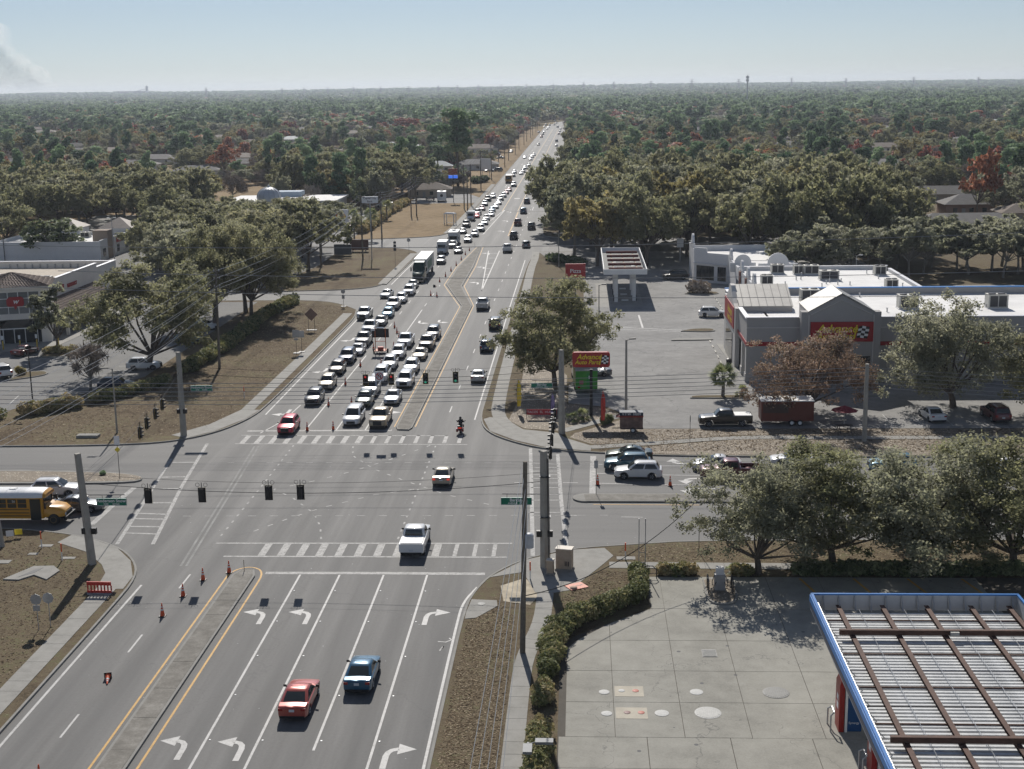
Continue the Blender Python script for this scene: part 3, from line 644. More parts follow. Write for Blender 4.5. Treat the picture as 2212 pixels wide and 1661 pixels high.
def car_meshes(kind):
    s = SPEC[kind]; L,W = s['L'] / 2,s['W'] / 2
    out = {}
    b = MB(); b.loft(body_sections(s))
    if 'bed' in s:
        y0,y1 = s['bed']; bz = s['belt'] + .02
        for sg in (-1,1): b.box(*sorted((sg * W * .985,sg * (W - .13))),y0 - .06,y1 + .02,.8,bz)
        b.box(-W * .97,W * .97,y0 - .13,y0 - .05,.62,bz + .01)
        out['bed_liner'] = MB().box(-W + .14,W - .14,y0 - .04,y1,.84,.862).mesh('bed_liner',simple('bed_liner',(.03,.03,.032),.7))
    out['body'] = b.mesh('body',PAINT['white'],38)
    wb_,wt = W * .93,W * .93 - s['rake'] * 1.35
    z0,z1 = s['belt'] - .02,s['H'] - .07
    lev = []
    for t in (0,.5,1):
        lev.append(cab_ring(s['ws0'] + (s['ws1'] - s['ws0']) * t + .06 * math.sin(math.pi * t),s['rg'] + (s['rr'] - s['rg']) * t - .05 * math.sin(math.pi * t),wb_ + (wt - wb_) * t + .02 * math.sin(math.pi * t),z0 + (z1 - z0) * t))
    edge = cab_ring(s['ws1'] - .10,s['rr'] + .08,wt - .09,s['H'] - .018)
    cen = cab_ring(s['ws1'] - .45,s['rr'] + .35,wt * .45,s['H'] + .0)
    c = MB(); c.loft(lev + [edge,cen],cap0=False)
    out['cabin'] = c.mesh('cabin',PAINT['white'],50)
    # windows, each a pane lying just proud of the cabin shell
    def pane(name,idx,t0,t1,off,sub=((0,1),)):
        m = MB()
        def pt(i,t):
            if t <= .5: return lerp(lev[0][i],lev[1][i],t * 2)
            return lerp(lev[1][i],lev[2][i],t * 2 - 1)
        rows = []
        for t in (t0,(t0 + t1) / 2,t1): rows.append([tuple(a + o for a,o in zip(pt(i,t),off(i))) for i in idx])
        m.loft(rows,cap0=False,cap1=False,closed=False)
        return m
    out['windshield'] = pane('windshield',(11,0,1),.10,.96,lambda i: (0,.012,.012)).mesh('windshield',glass,60)
    out['rear_window'] = pane('rear_window',(5,6,7),.14 if kind != 'sedan' else .1,.93,lambda i: (0,-.012,.012)).mesh('rear_window',glass,60)
    for side,(a,mid,e) in ((1,(2,3,4)),(-1,(10,9,8))):
        def frac(i,j,f,t):
            p = lerp(lerp(lev[0][i],lev[1][i],min(1,t * 2)),lev[2][i],max(0,t * 2 - 1)) if t <= .5 else lerp(lev[1][i],lev[2][i],t * 2 - 1)
            q = lerp(lerp(lev[0][j],lev[1][j],min(1,t * 2)),lev[2][j],max(0,t * 2 - 1)) if t <= .5 else lerp(lev[1][j],lev[2][j],t * 2 - 1)
            r = lerp(p,q,f); return (r[0] + side * .012,r[1],r[2])
        for nm,(i,j,f0,f1) in (('f',(a,mid,.05,.95)),('r',(mid,e,.05,.97))):
            m = MB()
            rows = [[frac(i,j,f,t) for f in ((f0,(f0 + f1) / 2,f1) if side > 0 else (f1,(f0 + f1) / 2,f0))] for t in (.14,.5,.92)]
            m.loft(rows,cap0=False,cap1=False,closed=False)
            out['side_window' + nm + ('L' if side < 0 else 'R')] = m.mesh('side_window',glass,60)
    # lamps, grille, bumpers, plate, mirrors
    hz = s['hf'] - .10; tz = (s['deck'] if kind == 'sedan' else s['belt']) - .16
    for sg,k in ((-1,'L'),(1,'R')):
        m = MB(); x0,x1 = sorted((sg * W * .52,sg * W * .83)); m.loft([[(x0,L - .16,hz - .09),(x1,L - .16 - .12,hz - .07),(x1,L - .2 - .12,hz + .07),(x0,L - .22,hz + .05)] if sg > 0 else [(x0,L - .28,hz - .07),(x1,L - .16,hz - .09),(x1,L - .22,hz + .05),(x0,L - .32,hz + .07)],[(x0,L - .005 if sg > 0 else L - .13,hz - .08),(x1,L - .13 if sg > 0 else L - .005,hz - .08),(x1,L - .2 if sg > 0 else L - .06,hz + .055),(x0,L - .06 if sg > 0 else L - .2,hz + .055)]])
        out['headlight' + k] = m.mesh('headlight',lamp_w)
        x0,x1 = sorted((sg * W * .60,sg * W * .90)); hh = .10 if kind == 'sedan' else .20
        m = MB(); m.box(x0,x1,-L - .012,-L + .16,tz - hh,tz + .06)
        out['taillight' + k] = m.mesh('taillight',lamp_r)
        m = MB(); xm = sg * (W + .10); m.loft([[(xm - .11,s['ws0'] - .42,s['belt'] + .02),(xm + .11,s['ws0'] - .46,s['belt'] + .02),(xm + .11,s['ws0'] - .46,s['belt'] + .17),(xm - .11,s['ws0'] - .42,s['belt'] + .17)],[(xm - .08,s['ws0'] - .30,s['belt'] + .05),(xm + .08,s['ws0'] - .36,s['belt'] + .05),(xm + .08,s['ws0'] - .36,s['belt'] + .14),(xm - .08,s['ws0'] - .30,s['belt'] + .14)]])
        m.box(*sorted((sg * (W - .12),sg * (W + .02))),s['ws0'] - .42,s['ws0'] - .36,s['belt'] + .02,s['belt'] + .08)
        out['mirror' + k] = m.mesh('mirror',black)
    g0,g1 = (.34,.62) if kind in ('sedan','hatch','minivan') else ((.45,.88) if kind == 'crossover' else (.52,s['hf'] - .12))
    m = MB(); m.box(-W * .48,W * .48,L - .10,L + .015,g0,g1)
    out['grille'] = m.mesh('grille',black)
    m = MB(); m.box(-W * .80,W * .80,L - .2,L + .005,s['clr'] + .06,g0 - .03); out['bumperF'] = m.mesh('bumper',black); m = MB(); m.box(-W * .84,W * .84,-L - .02,-L + .2,s['clr'] + .08,s['clr'] + .24); out['bumperB'] = m.mesh('bumper',black)
    m = MB(); m.box(-.16,.16,-L - .035,-L,(.78 if kind == 'sedan' else .74) - .08,(.78 if kind == 'sedan' else .74) + .08)
    out['license_plate'] = m.mesh('license_plate',plate_m)
    wr = s['wr']
    m = MB(); m.lathe([(wr * .62,-.11),(wr * .9,-.115),(wr,-.08),(wr,.08),(wr * .9,.115),(wr * .62,.11)],20,axis='x'); out['wheel'] = m.mesh('wheel',rubber,50)
    m = MB(); m.lathe([(wr * .64,.05),(wr * .6,.112),(wr * .5,.09),(wr * .15,.10)],16,axis='x')
    for k in range(5):
        a = 2 * math.pi * k / 5; m.tube([(.105,wr * .12 * math.cos(a),wr * .12 * math.sin(a)),(.112,wr * .58 * math.cos(a),wr * .58 * math.sin(a))],wr * .075,4)
    out['rim'] = m.mesh('rim',rim_m,40)
    if kind in ('suv','crossover','minivan'):
        for sg,k in ((-1,'L'),(1,'R')):
            m = MB(); m.tube([(sg * (wt - .06),s['ws1'] - .25,s['H'] - .02),(sg * (wt - .06),s['ws1'] - .4,s['H'] + .04),(sg * (wt - .06),s['rr'] + .3,s['H'] + .04),(sg * (wt - .06),s['rr'] + .15,s['H'] - .02)],.022,5)
            out['roof_rail' + k] = m.mesh('roof_rail',black if kind == 'suv' else steel)
    return out
CARM = {k: car_meshes(k) for k in SPEC}
PROTO = {}
KEEP_PAINT = ('body','cabin')
def clean(n): return n[:-2] if n.startswith('side_window') else (n[:-1] if n[-1] in 'LRFB' else n)
def car_proto(kind):
    """one finished car of each kind; the rest are copies of it and its parts"""
    s = SPEC[kind]; r = thing(kind if kind in ('sedan','pickup','minivan') else {'hatch': 'hatchback','crossover': 'crossover','suv': 'suv'}[kind],'','car')
    for n,me in CARM[kind].items():
        if n in ('wheel','rim'): continue
        o = obj(clean(n),me,r)
        if clean(n) in KEEP_PAINT:
            o.material_slots[0].link = 'OBJECT'; o.material_slots[0].material = PAINT['white']
    for sg in (-1,1):
        for yw in (s['wb'] / 2 + .02,-s['wb'] / 2 + .02):
            w = obj('wheel',CARM[kind]['wheel'],r,(sg * (s['W'] / 2 - .125),yw,s['wr'])); q = obj('rim',CARM[kind]['rim'],w)
            if sg < 0: w.rotation_euler = (0,0,math.pi)
    return r
def recolour(root,mat,dark_roof=False):
    for ch in root.children:
        if ch.name.split('.')[0] in KEEP_PAINT: ch.material_slots[0].material = mat
LOWM = {}
def low_mesh(kind):
    """the same car joined into one mesh for places where its parts cannot be told apart"""
    if kind in LOWM: return LOWM[kind]
    s = SPEC[kind]; slots = [PAINT['white'],glass,black,lamp_w,lamp_r,rubber]
    idx = {'body': 0,'cabin': 0,'windshield': 1,'rear_window': 1,'side_window': 1,'grille': 2,'bumper': 2,'mirror': 2,'headlight': 3,'taillight': 4,'license_plate': 3,'bed_liner': 2,'roof_rail': 2}
    m = MB()
    for n,me in CARM[kind].items():
        c = clean(n)
        if c in ('wheel','rim'): continue
        m.add([v.co[:] for v in me.vertices],[tuple(p.vertices) for p in me.polygons],idx[c])
    for sg in (-1,1):
        for yw in (s['wb'] / 2,-s['wb'] / 2):
            m.lathe([(s['wr'],-.11),(s['wr'],.11)],10,5,'x',(sg * (s['W'] / 2 - .12),yw,s['wr']))
    LOWM[kind] = m.mesh(kind,slots,40); return LOWM[kind]
CATS = {'sedan': 'car','hatch': 'car','crossover': 'suv','suv': 'suv','minivan': 'minivan','pickup': 'pickup truck'}
NAMES = {'sedan': 'sedan','hatch': 'hatchback','crossover': 'crossover','suv': 'suv','minivan': 'minivan','pickup': 'pickup_truck'}
def car(kind,colour,x,y,head,label,group=None,low=False,z=.012,lit=False):
    """head: degrees the front points, 0 = away from the camera (+Y), 180 = toward it"""
    if low:
        o = obj(NAMES[kind],low_mesh(kind)); o.material_slots[0].link = 'OBJECT'; o.material_slots[0].material = PAINT[colour]
    else:
        if kind not in PROTO: PROTO[kind] = car_proto(kind); o = PROTO[kind]
        else: o = copy_tree(PROTO[kind])
        o.name = NAMES[kind]; recolour(o,PAINT[colour])
    o.location = (x,y,z); o.rotation_euler = (0,0,R(head))
    tag(o,label,CATS[kind],group)
    if lit and not low:
        for ch in o.children:
            if ch.name.startswith('taillight'): ch.material_slots[0].link = 'OBJECT'; ch.material_slots[0].material = lamp_r_on
    return o
def onc(kind,colour,p,label,low=False,group='vehicles queuing toward the junction',dh=0):
    """oncoming car: p is the ground point under the middle of its front bumper"""
    a = R(180 + dh); return car(kind,colour,p[0] + math.sin(a) * SPEC[kind]['L'] / 2,p[1] - math.cos(a) * SPEC[kind]['L'] / 2,180 + dh,label,group,low)
def outg(kind,colour,p,label,low=False,group='vehicles driving away from the camera',lit=False,dh=0):
    return car(kind,colour,p[0],p[1] + SPEC[kind]['L'] / 2,dh,label,group,low,lit=lit)
# the queue coming toward the camera, outer lane first
onc('crossover','red',(-32.84,144.91),'bright red crossover at the head of the outer queue lane, at the stop line')
onc('minivan','white',(-26.15,149.05),'silvery white minivan first in the left-turn lane beside the orange cones')
onc('pickup','gold',(-22.88,147.53),'champagne pickup truck first at the stop line beside the median nose')
onc('crossover','black',(-32.64,159.21),'black crossover second in the outer queue lane, behind the red one')
onc('crossover','beige',(-32.56,167.54),'beige crossover third in the outer queue lane')
onc('crossover','brown',(-32.91,176.89),'dark taupe crossover fourth in the outer queue lane')
onc('suv','dark_blue',(-32.78,184.24),'dark navy boxy suv with roof rails in the outer queue lane')
onc('sedan','white',(-32.29,190.45),'white sedan half hidden behind the navy boxy suv')
onc('pickup','grey',(-32.54,197.10),'charcoal grey pickup truck just left of the arrow board trailer')
onc('pickup','white',(-33.18,207.69),'white heavy pickup truck with cab lights behind the arrow board')
onc('sedan','grey',(-32.48,215.09),'dark grey sedan behind the white heavy pickup in the queue')
onc('pickup','silver',(-36.12,220.99),'silver chrome-grilled pickup truck turning in the right lane by the kerb')
onc('hatch','light_blue',(-32.33,222.91),'pale blue hatchback in the queue with its hood catching the sun')
onc('pickup','silver',(-32.62,231.32),'silver pickup truck behind the pale blue hatchback')
onc('crossover','white',(-32.17,238.72),'white crossover queued left of the silver pickup, two behind the blue hatchback')
onc('suv','white',(-31.84,247.45),'white boxy suv third in line in front of the green semi truck')
onc('sedan','grey',(-32.23,256.85),'grey sedan right in front of the green semi truck')
onc('sedan','white',(-35.77,244.56),'white sedan alone in the kerb lane at the first side street',dh=-4)
# two left-turn lanes
onc('crossover','dark_green',(-26.22,157.92),'dark green crossover behind the white minivan in the left-turn lane')
onc('suv','silver',(-26.37,163.50),'large silver suv between the dark green crossover and the signal heads')
onc('suv','white',(-26.22,171.83),'white three-row suv under the no-U-turn sign')
onc('crossover','white',(-26.19,180.16),'white crossover with dark grille fourth in the left-turn lane')
onc('crossover','white',(-26.01,187.76),'white sleek crossover behind the dark-grilled white one')
onc('pickup','white',(-26.05,195.92),'white crew-cab pickup truck last in the first left-turn lane')
onc('sedan','silver',(-23.00,159.33),'silver sedan second beside the median, behind the champagne pickup')
onc('suv','white',(-22.62,168.52),'white suv with chrome grille and lit lamps beside the median')
onc('crossover','silver',(-22.90,177.58),'silver crossover fourth beside the median')
onc('sedan','beige',(-22.80,186.69),'pale beige sedan fifth beside the median')
onc('pickup','brown',(-22.64,194.04),'taupe pickup truck sixth beside the median')
onc('suv','black',(-22.56,202.53),'black boxy suv at the tail of the lane beside the median')
# leaving, right-hand lanes
outg('sedan','silver',(-13.37,171.60),'pale silver sedan driving away near the right kerb past the signal heads',lit=False)
outg('crossover','dark_blue',(-13.69,192.57),'dark blue crossover half hidden by the roadside oak')
outg('suv','black',(-13.52,210.85),'black suv mostly hidden by the roadside oak, near the kerb')
outg('pickup','silver',(-16.89,230.18),'silver pickup truck driving away beside the median kink')
outg('pickup','white',(-16.91,312.92),'white pickup truck driving away beside the long hatched gore')
outg('crossover','grey',(-12.88,322.24),'grey crossover driving away near the right kerb by the far verge')
outg('pickup','black',(-16.72,340.46),'black pickup truck with tan load driving away past the gore')
outg('pickup','black',(-13.05,363.65),'black pickup truck beside the overhanging tree in the kerb lane')
outg('pickup','maroon',(-17.19,374.48),'maroon pickup truck driving away in the inner lane')
outg('suv','teal',(-17.08,411.16),'teal suv with roof rack driving away ahead of the maroon pickup')
outg('suv','black',(-17.37,446.56),'black suv driving away furthest ahead before the road narrows')
# in and near the junction
outg('sedan','beige',(-13.42,124.94),'beige sedan alone in the middle of the junction, brake lamps lit',lit=True)
outg('pickup','white',(-13.85,104.78),'white pickup truck with closed bed cover crossing the near crosswalk')
outg('sedan','brick',(-17.57,75.50),'brick red sedan in the nearest left-turn lanes at the picture bottom')
outg('sedan','blue',(-14.22,79.28),'metallic blue sedan in the middle lane at the picture bottom')
# cross street, right arm, waiting toward the left
def side(kind,colour,p,q,label,group='cars waiting on the cross street',z=.012,dh=0,low=False):
    """p: ground under the left-hand wheels' front end as seen, q: rear end; facing the first point"""
    d = Vector(p) - Vector(q); c = (Vector(p) + Vector(q)) / 2; n = Vector((-d.y,d.x)).normalized() * (SPEC[kind]['W'] / 2)
    if n.y < 0: n = -n
    c = c + n; return car(kind,colour,c.x,c.y,math.degrees(math.atan2(-d.x,d.y)),label,group,low,z)
side('sedan','dark_green',(2.52,134.24),(7.22,134.09),'dark green sedan furthest back of three cars at the right stop line')
side('crossover','teal',(2.28,130.69),(6.92,130.52),'teal blue crossover between two others at the right stop line')
side('crossover','white',(3.18,127.60),(7.85,127.35),'white crossover nearest of the three at the right stop line beside the cones')
side('sedan','white',(11.27,130.67),(15.58,130.50),'white sedan at the edge of the big foreground trees on the cross street')
side('pickup','maroon',(11.78,127.35),(17.09,127.19),'dark red pickup truck entering behind the foreground tree on the cross street')
side('sedan','white',(18.91,132.25),(23.70,132.15),'white sedan showing through the foreground tree crowns on the cross street')
side('crossover','light_blue',(28.31,130.14),(32.88,130.05),'pale blue car mostly hidden in the foreground tree crowns')
side('sedan','white',(38.78,129.80),(43.55,129.62),'white sedan with dark glass roof at the right picture edge')
# cross street, left arm, facing right
side('crossover','white',(-47.55,121.78),(-52.44,121.40),'white suv behind the school bus on the left arm')
side('sedan','grey',(-43.94,116.95),(-48.35,116.59),'dark grey sedan beyond the nose of the school bus')
# pharmacy lot
side('crossover','white',(-57.99,180.60),(-62.28,180.38),'white crossover parked under the big oak in the pharmacy lot','cars parked in the pharmacy lot',.14)
side('crossover','dark_blue',(-57.13,167.74),(-61.91,167.14),'dark blue crossover parked in the oak shade by the hedge','cars parked in the pharmacy lot',.14)
car('suv','white',-78.6,177.0,40,'white suv parked by the kerbed island at the left edge','cars parked in the pharmacy lot',z=.14)
car('sedan','maroon',-81.5,192.6,-12,'dark maroon sedan before the pharmacy door','cars parked in the pharmacy lot',z=.14)
car('sedan','red',-75.2,163.4,35,'red car cut by the left picture edge in the pharmacy lot','cars parked in the pharmacy lot',z=.14)
car('sedan','light_blue',-59.9,201.5,-125,'pale blue car under the oaks behind the hedge, nearer one','cars parked in the pharmacy lot',z=.14)
car('sedan','white',-60.6,213.5,-110,'white car under the oaks behind the hedge, further one','cars parked in the pharmacy lot',z=.14)
car('pickup','black',-82.0,249.0,20,'dark pickup seen through leaves behind the pharmacy','cars parked by the bank',z=.14)
# auto parts lot and mall
side('crossover','white',(23.55,221.04),(19.71,221.41),'white crossover parked in the bays before the auto parts entrance','cars parked in the right-hand lots',.14)
side('pickup','black',(13.09,147.79),(19.15,147.89),'black pickup truck with white bed cover behind the rock bed','cars parked in the right-hand lots',.14)
car('sedan','white',*(39.6,151.6),6,'white sedan parked under the oak below the auto parts gable','cars parked in the right-hand lots',z=.14)
car('suv','maroon',*(46.6,151.4),4,'dark maroon suv parked under the oak at the far right','cars parked in the right-hand lots',z=.14)
car('sedan','grey',1.6,175.5,100,'grey car parked behind the green food trailer','cars parked in the right-hand lots',z=.14)
car('suv','black',18.6,266.5,95,'dark suv in the tree shade beside the white corner building','cars parked in the right-hand lots',z=.14)
car('suv','white',131.5,352,100,'white suv on the driveway of the brick house at the right','cars parked at houses',z=.14,low=True)
# mid-distance queue: small in the picture, so one mesh each
mid = [('crossover','grey',(-30.36,292.96),'dark crossover right behind the semi trailer'),
 ('sedan','black',(-28.25,311.96),'black sedan beside the cones in the inner lane, first behind the gap'),
 ('crossover','grey',(-30.56,323.12),'dark crossover just in front of the motorhome'),
 ('crossover','silver',(-27.83,334.66),'silver crossover level with the motorhome in the inner lane'),
 ('crossover','white',(-27.10,347.76),'white crossover behind the silver one at the tip of the hatched gore'),
 ('suv','silver',(-26.46,360.44),'silver suv beside the hatched gore'),
 ('sedan','grey',(-30.84,355.34),'grey sedan behind the motorhome'),
 ('pickup','black',(-31.24,371.44),'black pickup truck before the white van in the outer lane'),
 ('sedan','red',(-30.41,398.63),'small red car beside the white van'),
 ('suv','grey',(-30.77,408.15),'grey suv behind the small red car'),
 ('sedan','silver',(-26.66,378.59),'silver sedan in the inner lane past the silver suv'),
 ('crossover','white',(-26.95,390.58),'white crossover in the inner lane behind the silver sedan'),
 ('sedan','white',(-26.36,403.25),'white sedan at the far tip of the hatched gore'),
 ('crossover','blue',(-26.94,416.87),'blue crossover behind the white sedan at the gore tip'),
 ('sedan','maroon',(-30.47,423.60),'maroon sedan in the outer lane near the bus shelter'),
 ('sedan','silver',(-26.65,429.67),'silver sedan in the inner lane, two behind the gore tip'),
 ('crossover','silver',(-30.81,440.31),'silver crossover in the outer lane behind the maroon sedan'),
 ('pickup','black',(-30.97,457.40),'black pickup truck in the outer lane level with the pole cluster'),
 ('sedan','silver',(-26.55,444.15),'silver sedan in the inner lane level with the pole cluster'),
 ('crossover','grey',(-26.81,460.62),'grey crossover in the inner lane past the pole cluster'),
 ('crossover','silver',(-30.02,470.70),'silver crossover in the outer lane past the pole cluster'),
 ('crossover','white',(-26.53,474.21),'white crossover in the inner lane before the far side street'),
 ('sedan','maroon',(-26.41,488.64),'dark red sedan in the inner lane before the far side street'),
 ('sedan','maroon',(-25.99,501.66),'dark red sedan nearest to the far orange-fronted bus')]
for k,c,p,l in mid: onc(k,c,p,l,low=True)
far_on = [(*(-25.40,524.96),'pickup','silver'),(*(-28.48,583.84),'crossover','grey'),(*(-25.66,598.78),'sedan','white'),(*(-25.27,611.65),'crossover','grey'),(*(-25.50,638.40),'crossover','silver'),(*(-29.00,607.43),'crossover','silver'),(*(-24.56,661.48),'sedan','grey'),(*(-25.64,715.91),'sedan','white'),(*(-25.80,741.60),'crossover','silver'),(*(-25.45,765.18),'sedan','white'),(*(-29.42,735.28),'sedan','silver'),
 (*(-26.88,896.23),'crossover','grey'),(*(-28.62,1034.33),'suv','maroon'),(*(-29.23,1093.65),'pickup','grey'),(*(-29.52,1148.39),'crossover','silver'),(*(-33.85,1138.72),'suv','black'),(*(-28.76,1227.73),'crossover','white'),(*(-28.85,1282.46),'sedan','silver'),(*(-33.12,1298.82),'sedan','grey'),(*(-33.31,1360.14),'suv','black'),(*(-29.06,1342.31),'suv','grey'),(*(-24.82,1356.12),'suv','black'),(*(-23.82,1418.26),'pickup','grey'),(*(-26.98,1503.10),'suv','white'),(*(-22.96,1572.65),'sedan','light_blue')]
for i,(x,y,k,c) in enumerate(far_on):
    p = (x,y); onc(k,c,p,'%s %s, %s of the small oncoming cars beyond the far bus' % (c.replace('_',' '),k if k != 'hatch' else 'car',ORD[i] if i < 20 else 'twenty-' + ORD[i - 20]),low=True,group='small oncoming cars far up the road')
far_out = [(*(-14.91,709.01),'sedan','white'),(*(-14.87,878.90),'sedan','silver'),(*(-15.86,948.64),'suv','grey'),(*(-16.70,1094.19),'sedan','maroon'),(*(-16.63,1160.69),'sedan','silver'),(*(-16.89,1222.70),'sedan','white'),(*(-20.32,1278.67),'pickup','silver'),(*(-14.64,1739.94),'suv','white')]
for i,(x,y,k,c) in enumerate(far_out):
    p = (x,y); outg(k,c,p,'%s %s, %s of the small cars leaving along the right edge far up the road' % (c,k,ORD[i]),low=True,group='small cars leaving far up the road')
# cars parked on drives left of the far road
for i,(x,y,k,c,h,l) in enumerate([(*(-46.26,766.45),'crossover','silver',70,'silver crossover on a house drive left of the road'),(*(-42.52,734.79),'sedan','grey',80,'grey sedan beside the silver crossover on a drive'),(*(-37.47,623.20),'suv','black',60,'black suv on the drive behind the white signboard'),(*(-41.04,621.32),'sedan','silver',100,'silver car glinting beside the white signboard'),(*(-39.96,802.46),'crossover','silver',170,'silver crossover glinting on the far drive')]):
    p = (x,y); car(k,c,p[0],p[1],h,l,'cars parked on drives',True,.14)
p = (-167.33,1087.75); car('pickup','silver',p[0],p[1],95,'silver pickup on a driveway among the houses at the left','cars parked on drives',True,.02)
for (x,y,k,c,h,l) in ((*(-76.48,405.30),'minivan','white',92,'white van parked by the bank, beside the blue cars'),(*(-79.34,435.00),'suv','light_blue',95,'pale blue suv parked in the bank lot'),(*(-74.94,416.40),'pickup','blue',95,'blue pickup parked in the bank lot'),(*(-61.71,370.28),'suv','maroon',100,'dark red suv parked by the shell sign'),(*(-60.93,411.05),'sedan','black',100,'black car by the bank hedge'),(*(-61.25,420.73),'crossover','maroon',100,'dark red car behind the black one by the bank hedge'),(*(-63.24,437.33),'suv','silver',90,'silver suv at the back of the bank lot'),(*(-60.19,436.97),'minivan','silver',90,'grey van behind the palm in the bank lot')):
    p = (x,y); car(k,c,p[0],p[1],h,l,'cars parked in the bank lot',True,.14)
# ---------------------------------------------------------------- buildings
stucco_g = simple('grey_stucco',(.40,.385,.37),.9,var=.06,scale=.5)
stucco_l = simple('light_stucco',(.58,.56,.53),.9,var=.06,scale=.5)
stucco_w = simple('white_stucco',(.66,.66,.66),.9,var=.05,scale=.5)
cream = simple('cream_stucco',(.74,.70,.64),.9,var=.06,scale=.5)
roof_w = simple('white_membrane',(.74,.73,.71),.8,var=.13,scale=.22)
roof_tan = simple('gravel_roof',(.52,.46,.38),.95,var=.15,scale=1.5)
coping = simple('metal_coping',(.60,.60,.62),.5,metal=.2,var=.04)
red_band = simple('red_sign_panel',(.36,.02,.025),.5,var=.05)
yellow = simple('sign_yellow',(.80,.62,.03),.5,var=.03)
metal_roof = simple('standing_seam',(.36,.35,.33),.55,metal=.3,var=.12,scale=.8)
blue_cop = simple('blue_coping',(.06,.24,.58),.4,var=.04)
tile_m = simple('clay_roof_tile',(.22,.17,.14),.85,var=.45,scale=2.2)
unit_m = simple('hvac_cabinet',(.50,.49,.45),.6,metal=.2,var=.08)
glass_b = bglass
def wall_box(parent,name,x0,x1,y0,y1,z0,z1,mat): return MB().box(x0,x1,y0,y1,z0,z1).build(name,mat,parent)
def hvac(x,y,z,sx,sy,sz,label,rz=0):
    r = thing('rooftop_unit',label,'air conditioner',(x,y,z),rz,'rooftop air conditioners')
    m = MB(); m.box(-sx / 2,sx / 2,-sy / 2,sy / 2,.12,sz); m.build('cabinet',unit_m,r)
    MB().box(-sx / 2 - .1,sx / 2 + .1,-sy / 2 - .1,sy / 2 + .1,0,.115).build('curb',coping,r)
    for k in (-1,1):
        q = MB(); q.lathe([(min(sx,sy) * .26,0),(min(sx,sy) * .26,.12),(min(sx,sy) * .2,.14)],14,c=(k * sx * .24,0,sz)); q.build('fan',dark_steel,r,40)
    MB().box(-sx * .42,-.06,-sy / 2 - .012,-sy / 2 - .001,.3,sz - .15).build('grille',dark_steel,r)
    MB().box(.06,sx * .42,-sy / 2 - .012,-sy / 2 - .001,.3,sz - .15).build('grille',dark_steel,r)
    return r
def flag_mark(parent,x,y,z,w,h,shear,facing='y'):
    """chequered flag: rows of squares"""
    nx,nz = 3,5
    wb = MB(); bb = MB()
    for i in range(nx):
        for j in range(nz):
            x0,x1 = x + w * i / nx,x + w * (i + 1) / nx; z0,z1 = z + h * j / nz,z + h * (j + 1) / nz
            o = lambda zz: (zz - z) * shear; wv = lambda xx: math.sin((xx - x) / w * math.pi * 1.6) * h * .05
            (wb if (i + j) % 2 else bb).add([(x0 + o(z0),y,z0 + wv(x0)),(x1 + o(z0),y,z0 + wv(x1)),(x1 + o(z1),y,z1 + wv(x1)),(x0 + o(z1),y,z1 + wv(x0))],[(0,1,2,3)])
    wb.build('flag_white_squares',sign_white,parent); bb.build('flag_black_squares',black,parent)
# --- auto parts store
A = thing('auto_parts_store','grey stucco auto parts store with white flat roof and gabled red sign','building',(0,0,0.13))
m = MB()
m.box(21.1,78,171.5,171.9,0,8.3); m.box(21.1,78,197.6,198,0,8.2); m.box(21.1,21.5,171.9,181,4.4,8.1); m.box(21.1,21.5,195,197.6,0,8.1); m.box(77.6,78,171.9,197.6,0,8.2)
m.box(24.5,24.8,171.9,197.6,0,7.3)
m.build('wall',stucco_g,A)
MB().box(21.5,77.6,171.9,197.6,7.1,7.3).build('roof',roof_w,A)
c = MB(); c.box(21.0,27.6,171.4,172.0,8.3,8.42); c.box(37.7,78.1,171.4,172.0,8.3,8.42); c.build('coping',coping,A)
c = MB(); c.box(21.0,78.1,197.5,198.1,8.2,8.32); c.build('coping',blue_cop,A)
c = MB(); c.box(21.0,21.6,172.0,181,8.1,8.22); c.box(21.0,21.6,195,197.5,8.1,8.22); c.build('coping',coping,A)
c = MB(); c.box(21.04,27.7,171.42,171.497,7.0,7.12); c.box(37.6,78,171.42,171.497,7.0,7.12); c.build('cornice',stucco_l,A)
c = MB(); c.box(21.03,27.7,171.40,171.49,4.72,5.22); c.box(37.6,78,171.40,171.49,4.72,5.22); c.build('red_band',red_band,A)
MB().box(21.02,21.09,171.49,181,4.72,5.22).build('red_band',red_band,A)
# front gable block
gp = [(27.7,0),(37.6,0),(37.6,9.26),(36.7,9.26),(32.65,11.4),(28.6,9.26),(27.7,9.26)]
gm = MB(); gm.add([(x,170.1,z) for x,z in gp] + [(x,171.48,z) for x,z in gp],[tuple(range(7)),tuple(range(13,6,-1))] + [(i,i + 7,(i + 1) % 7 + 7,(i + 1) % 7) for i in range(7)])
gm.build('gable_wall',stucco_g,A)
rm = MB()
for a,b in (((28.5,9.2),(32.65,11.5)),((32.65,11.5),(36.8,9.2))):
    rm.add([(a[0],170.0,a[1]),(b[0],170.0,b[1]),(b[0],177.5,b[1]),(a[0],177.5,a[1]),(a[0],170.0,a[1] + .14),(b[0],170.0,b[1] + .14),(b[0],177.5,b[1] + .14),(a[0],177.5,a[1] + .14)],[(0,3,2,1),(4,5,6,7),(0,1,5,4),(1,2,6,5),(2,3,7,6),(3,0,4,7)])
rm.build('gable_roof',metal_roof,A)
bb = MB(); bb.add([(28.6,177.4,7.3),(36.7,177.4,7.3),(36.7,177.4,9.2),(32.65,177.4,11.4),(28.6,177.4,9.2)],[(0,1,2,3,4)]); bb.box(28.55,28.75,171.9,177.4,7.3,9.2); bb.box(36.55,36.75,171.9,177.4,7.3,9.2); bb.build('gable_back',stucco_g,A)
tr = MB()
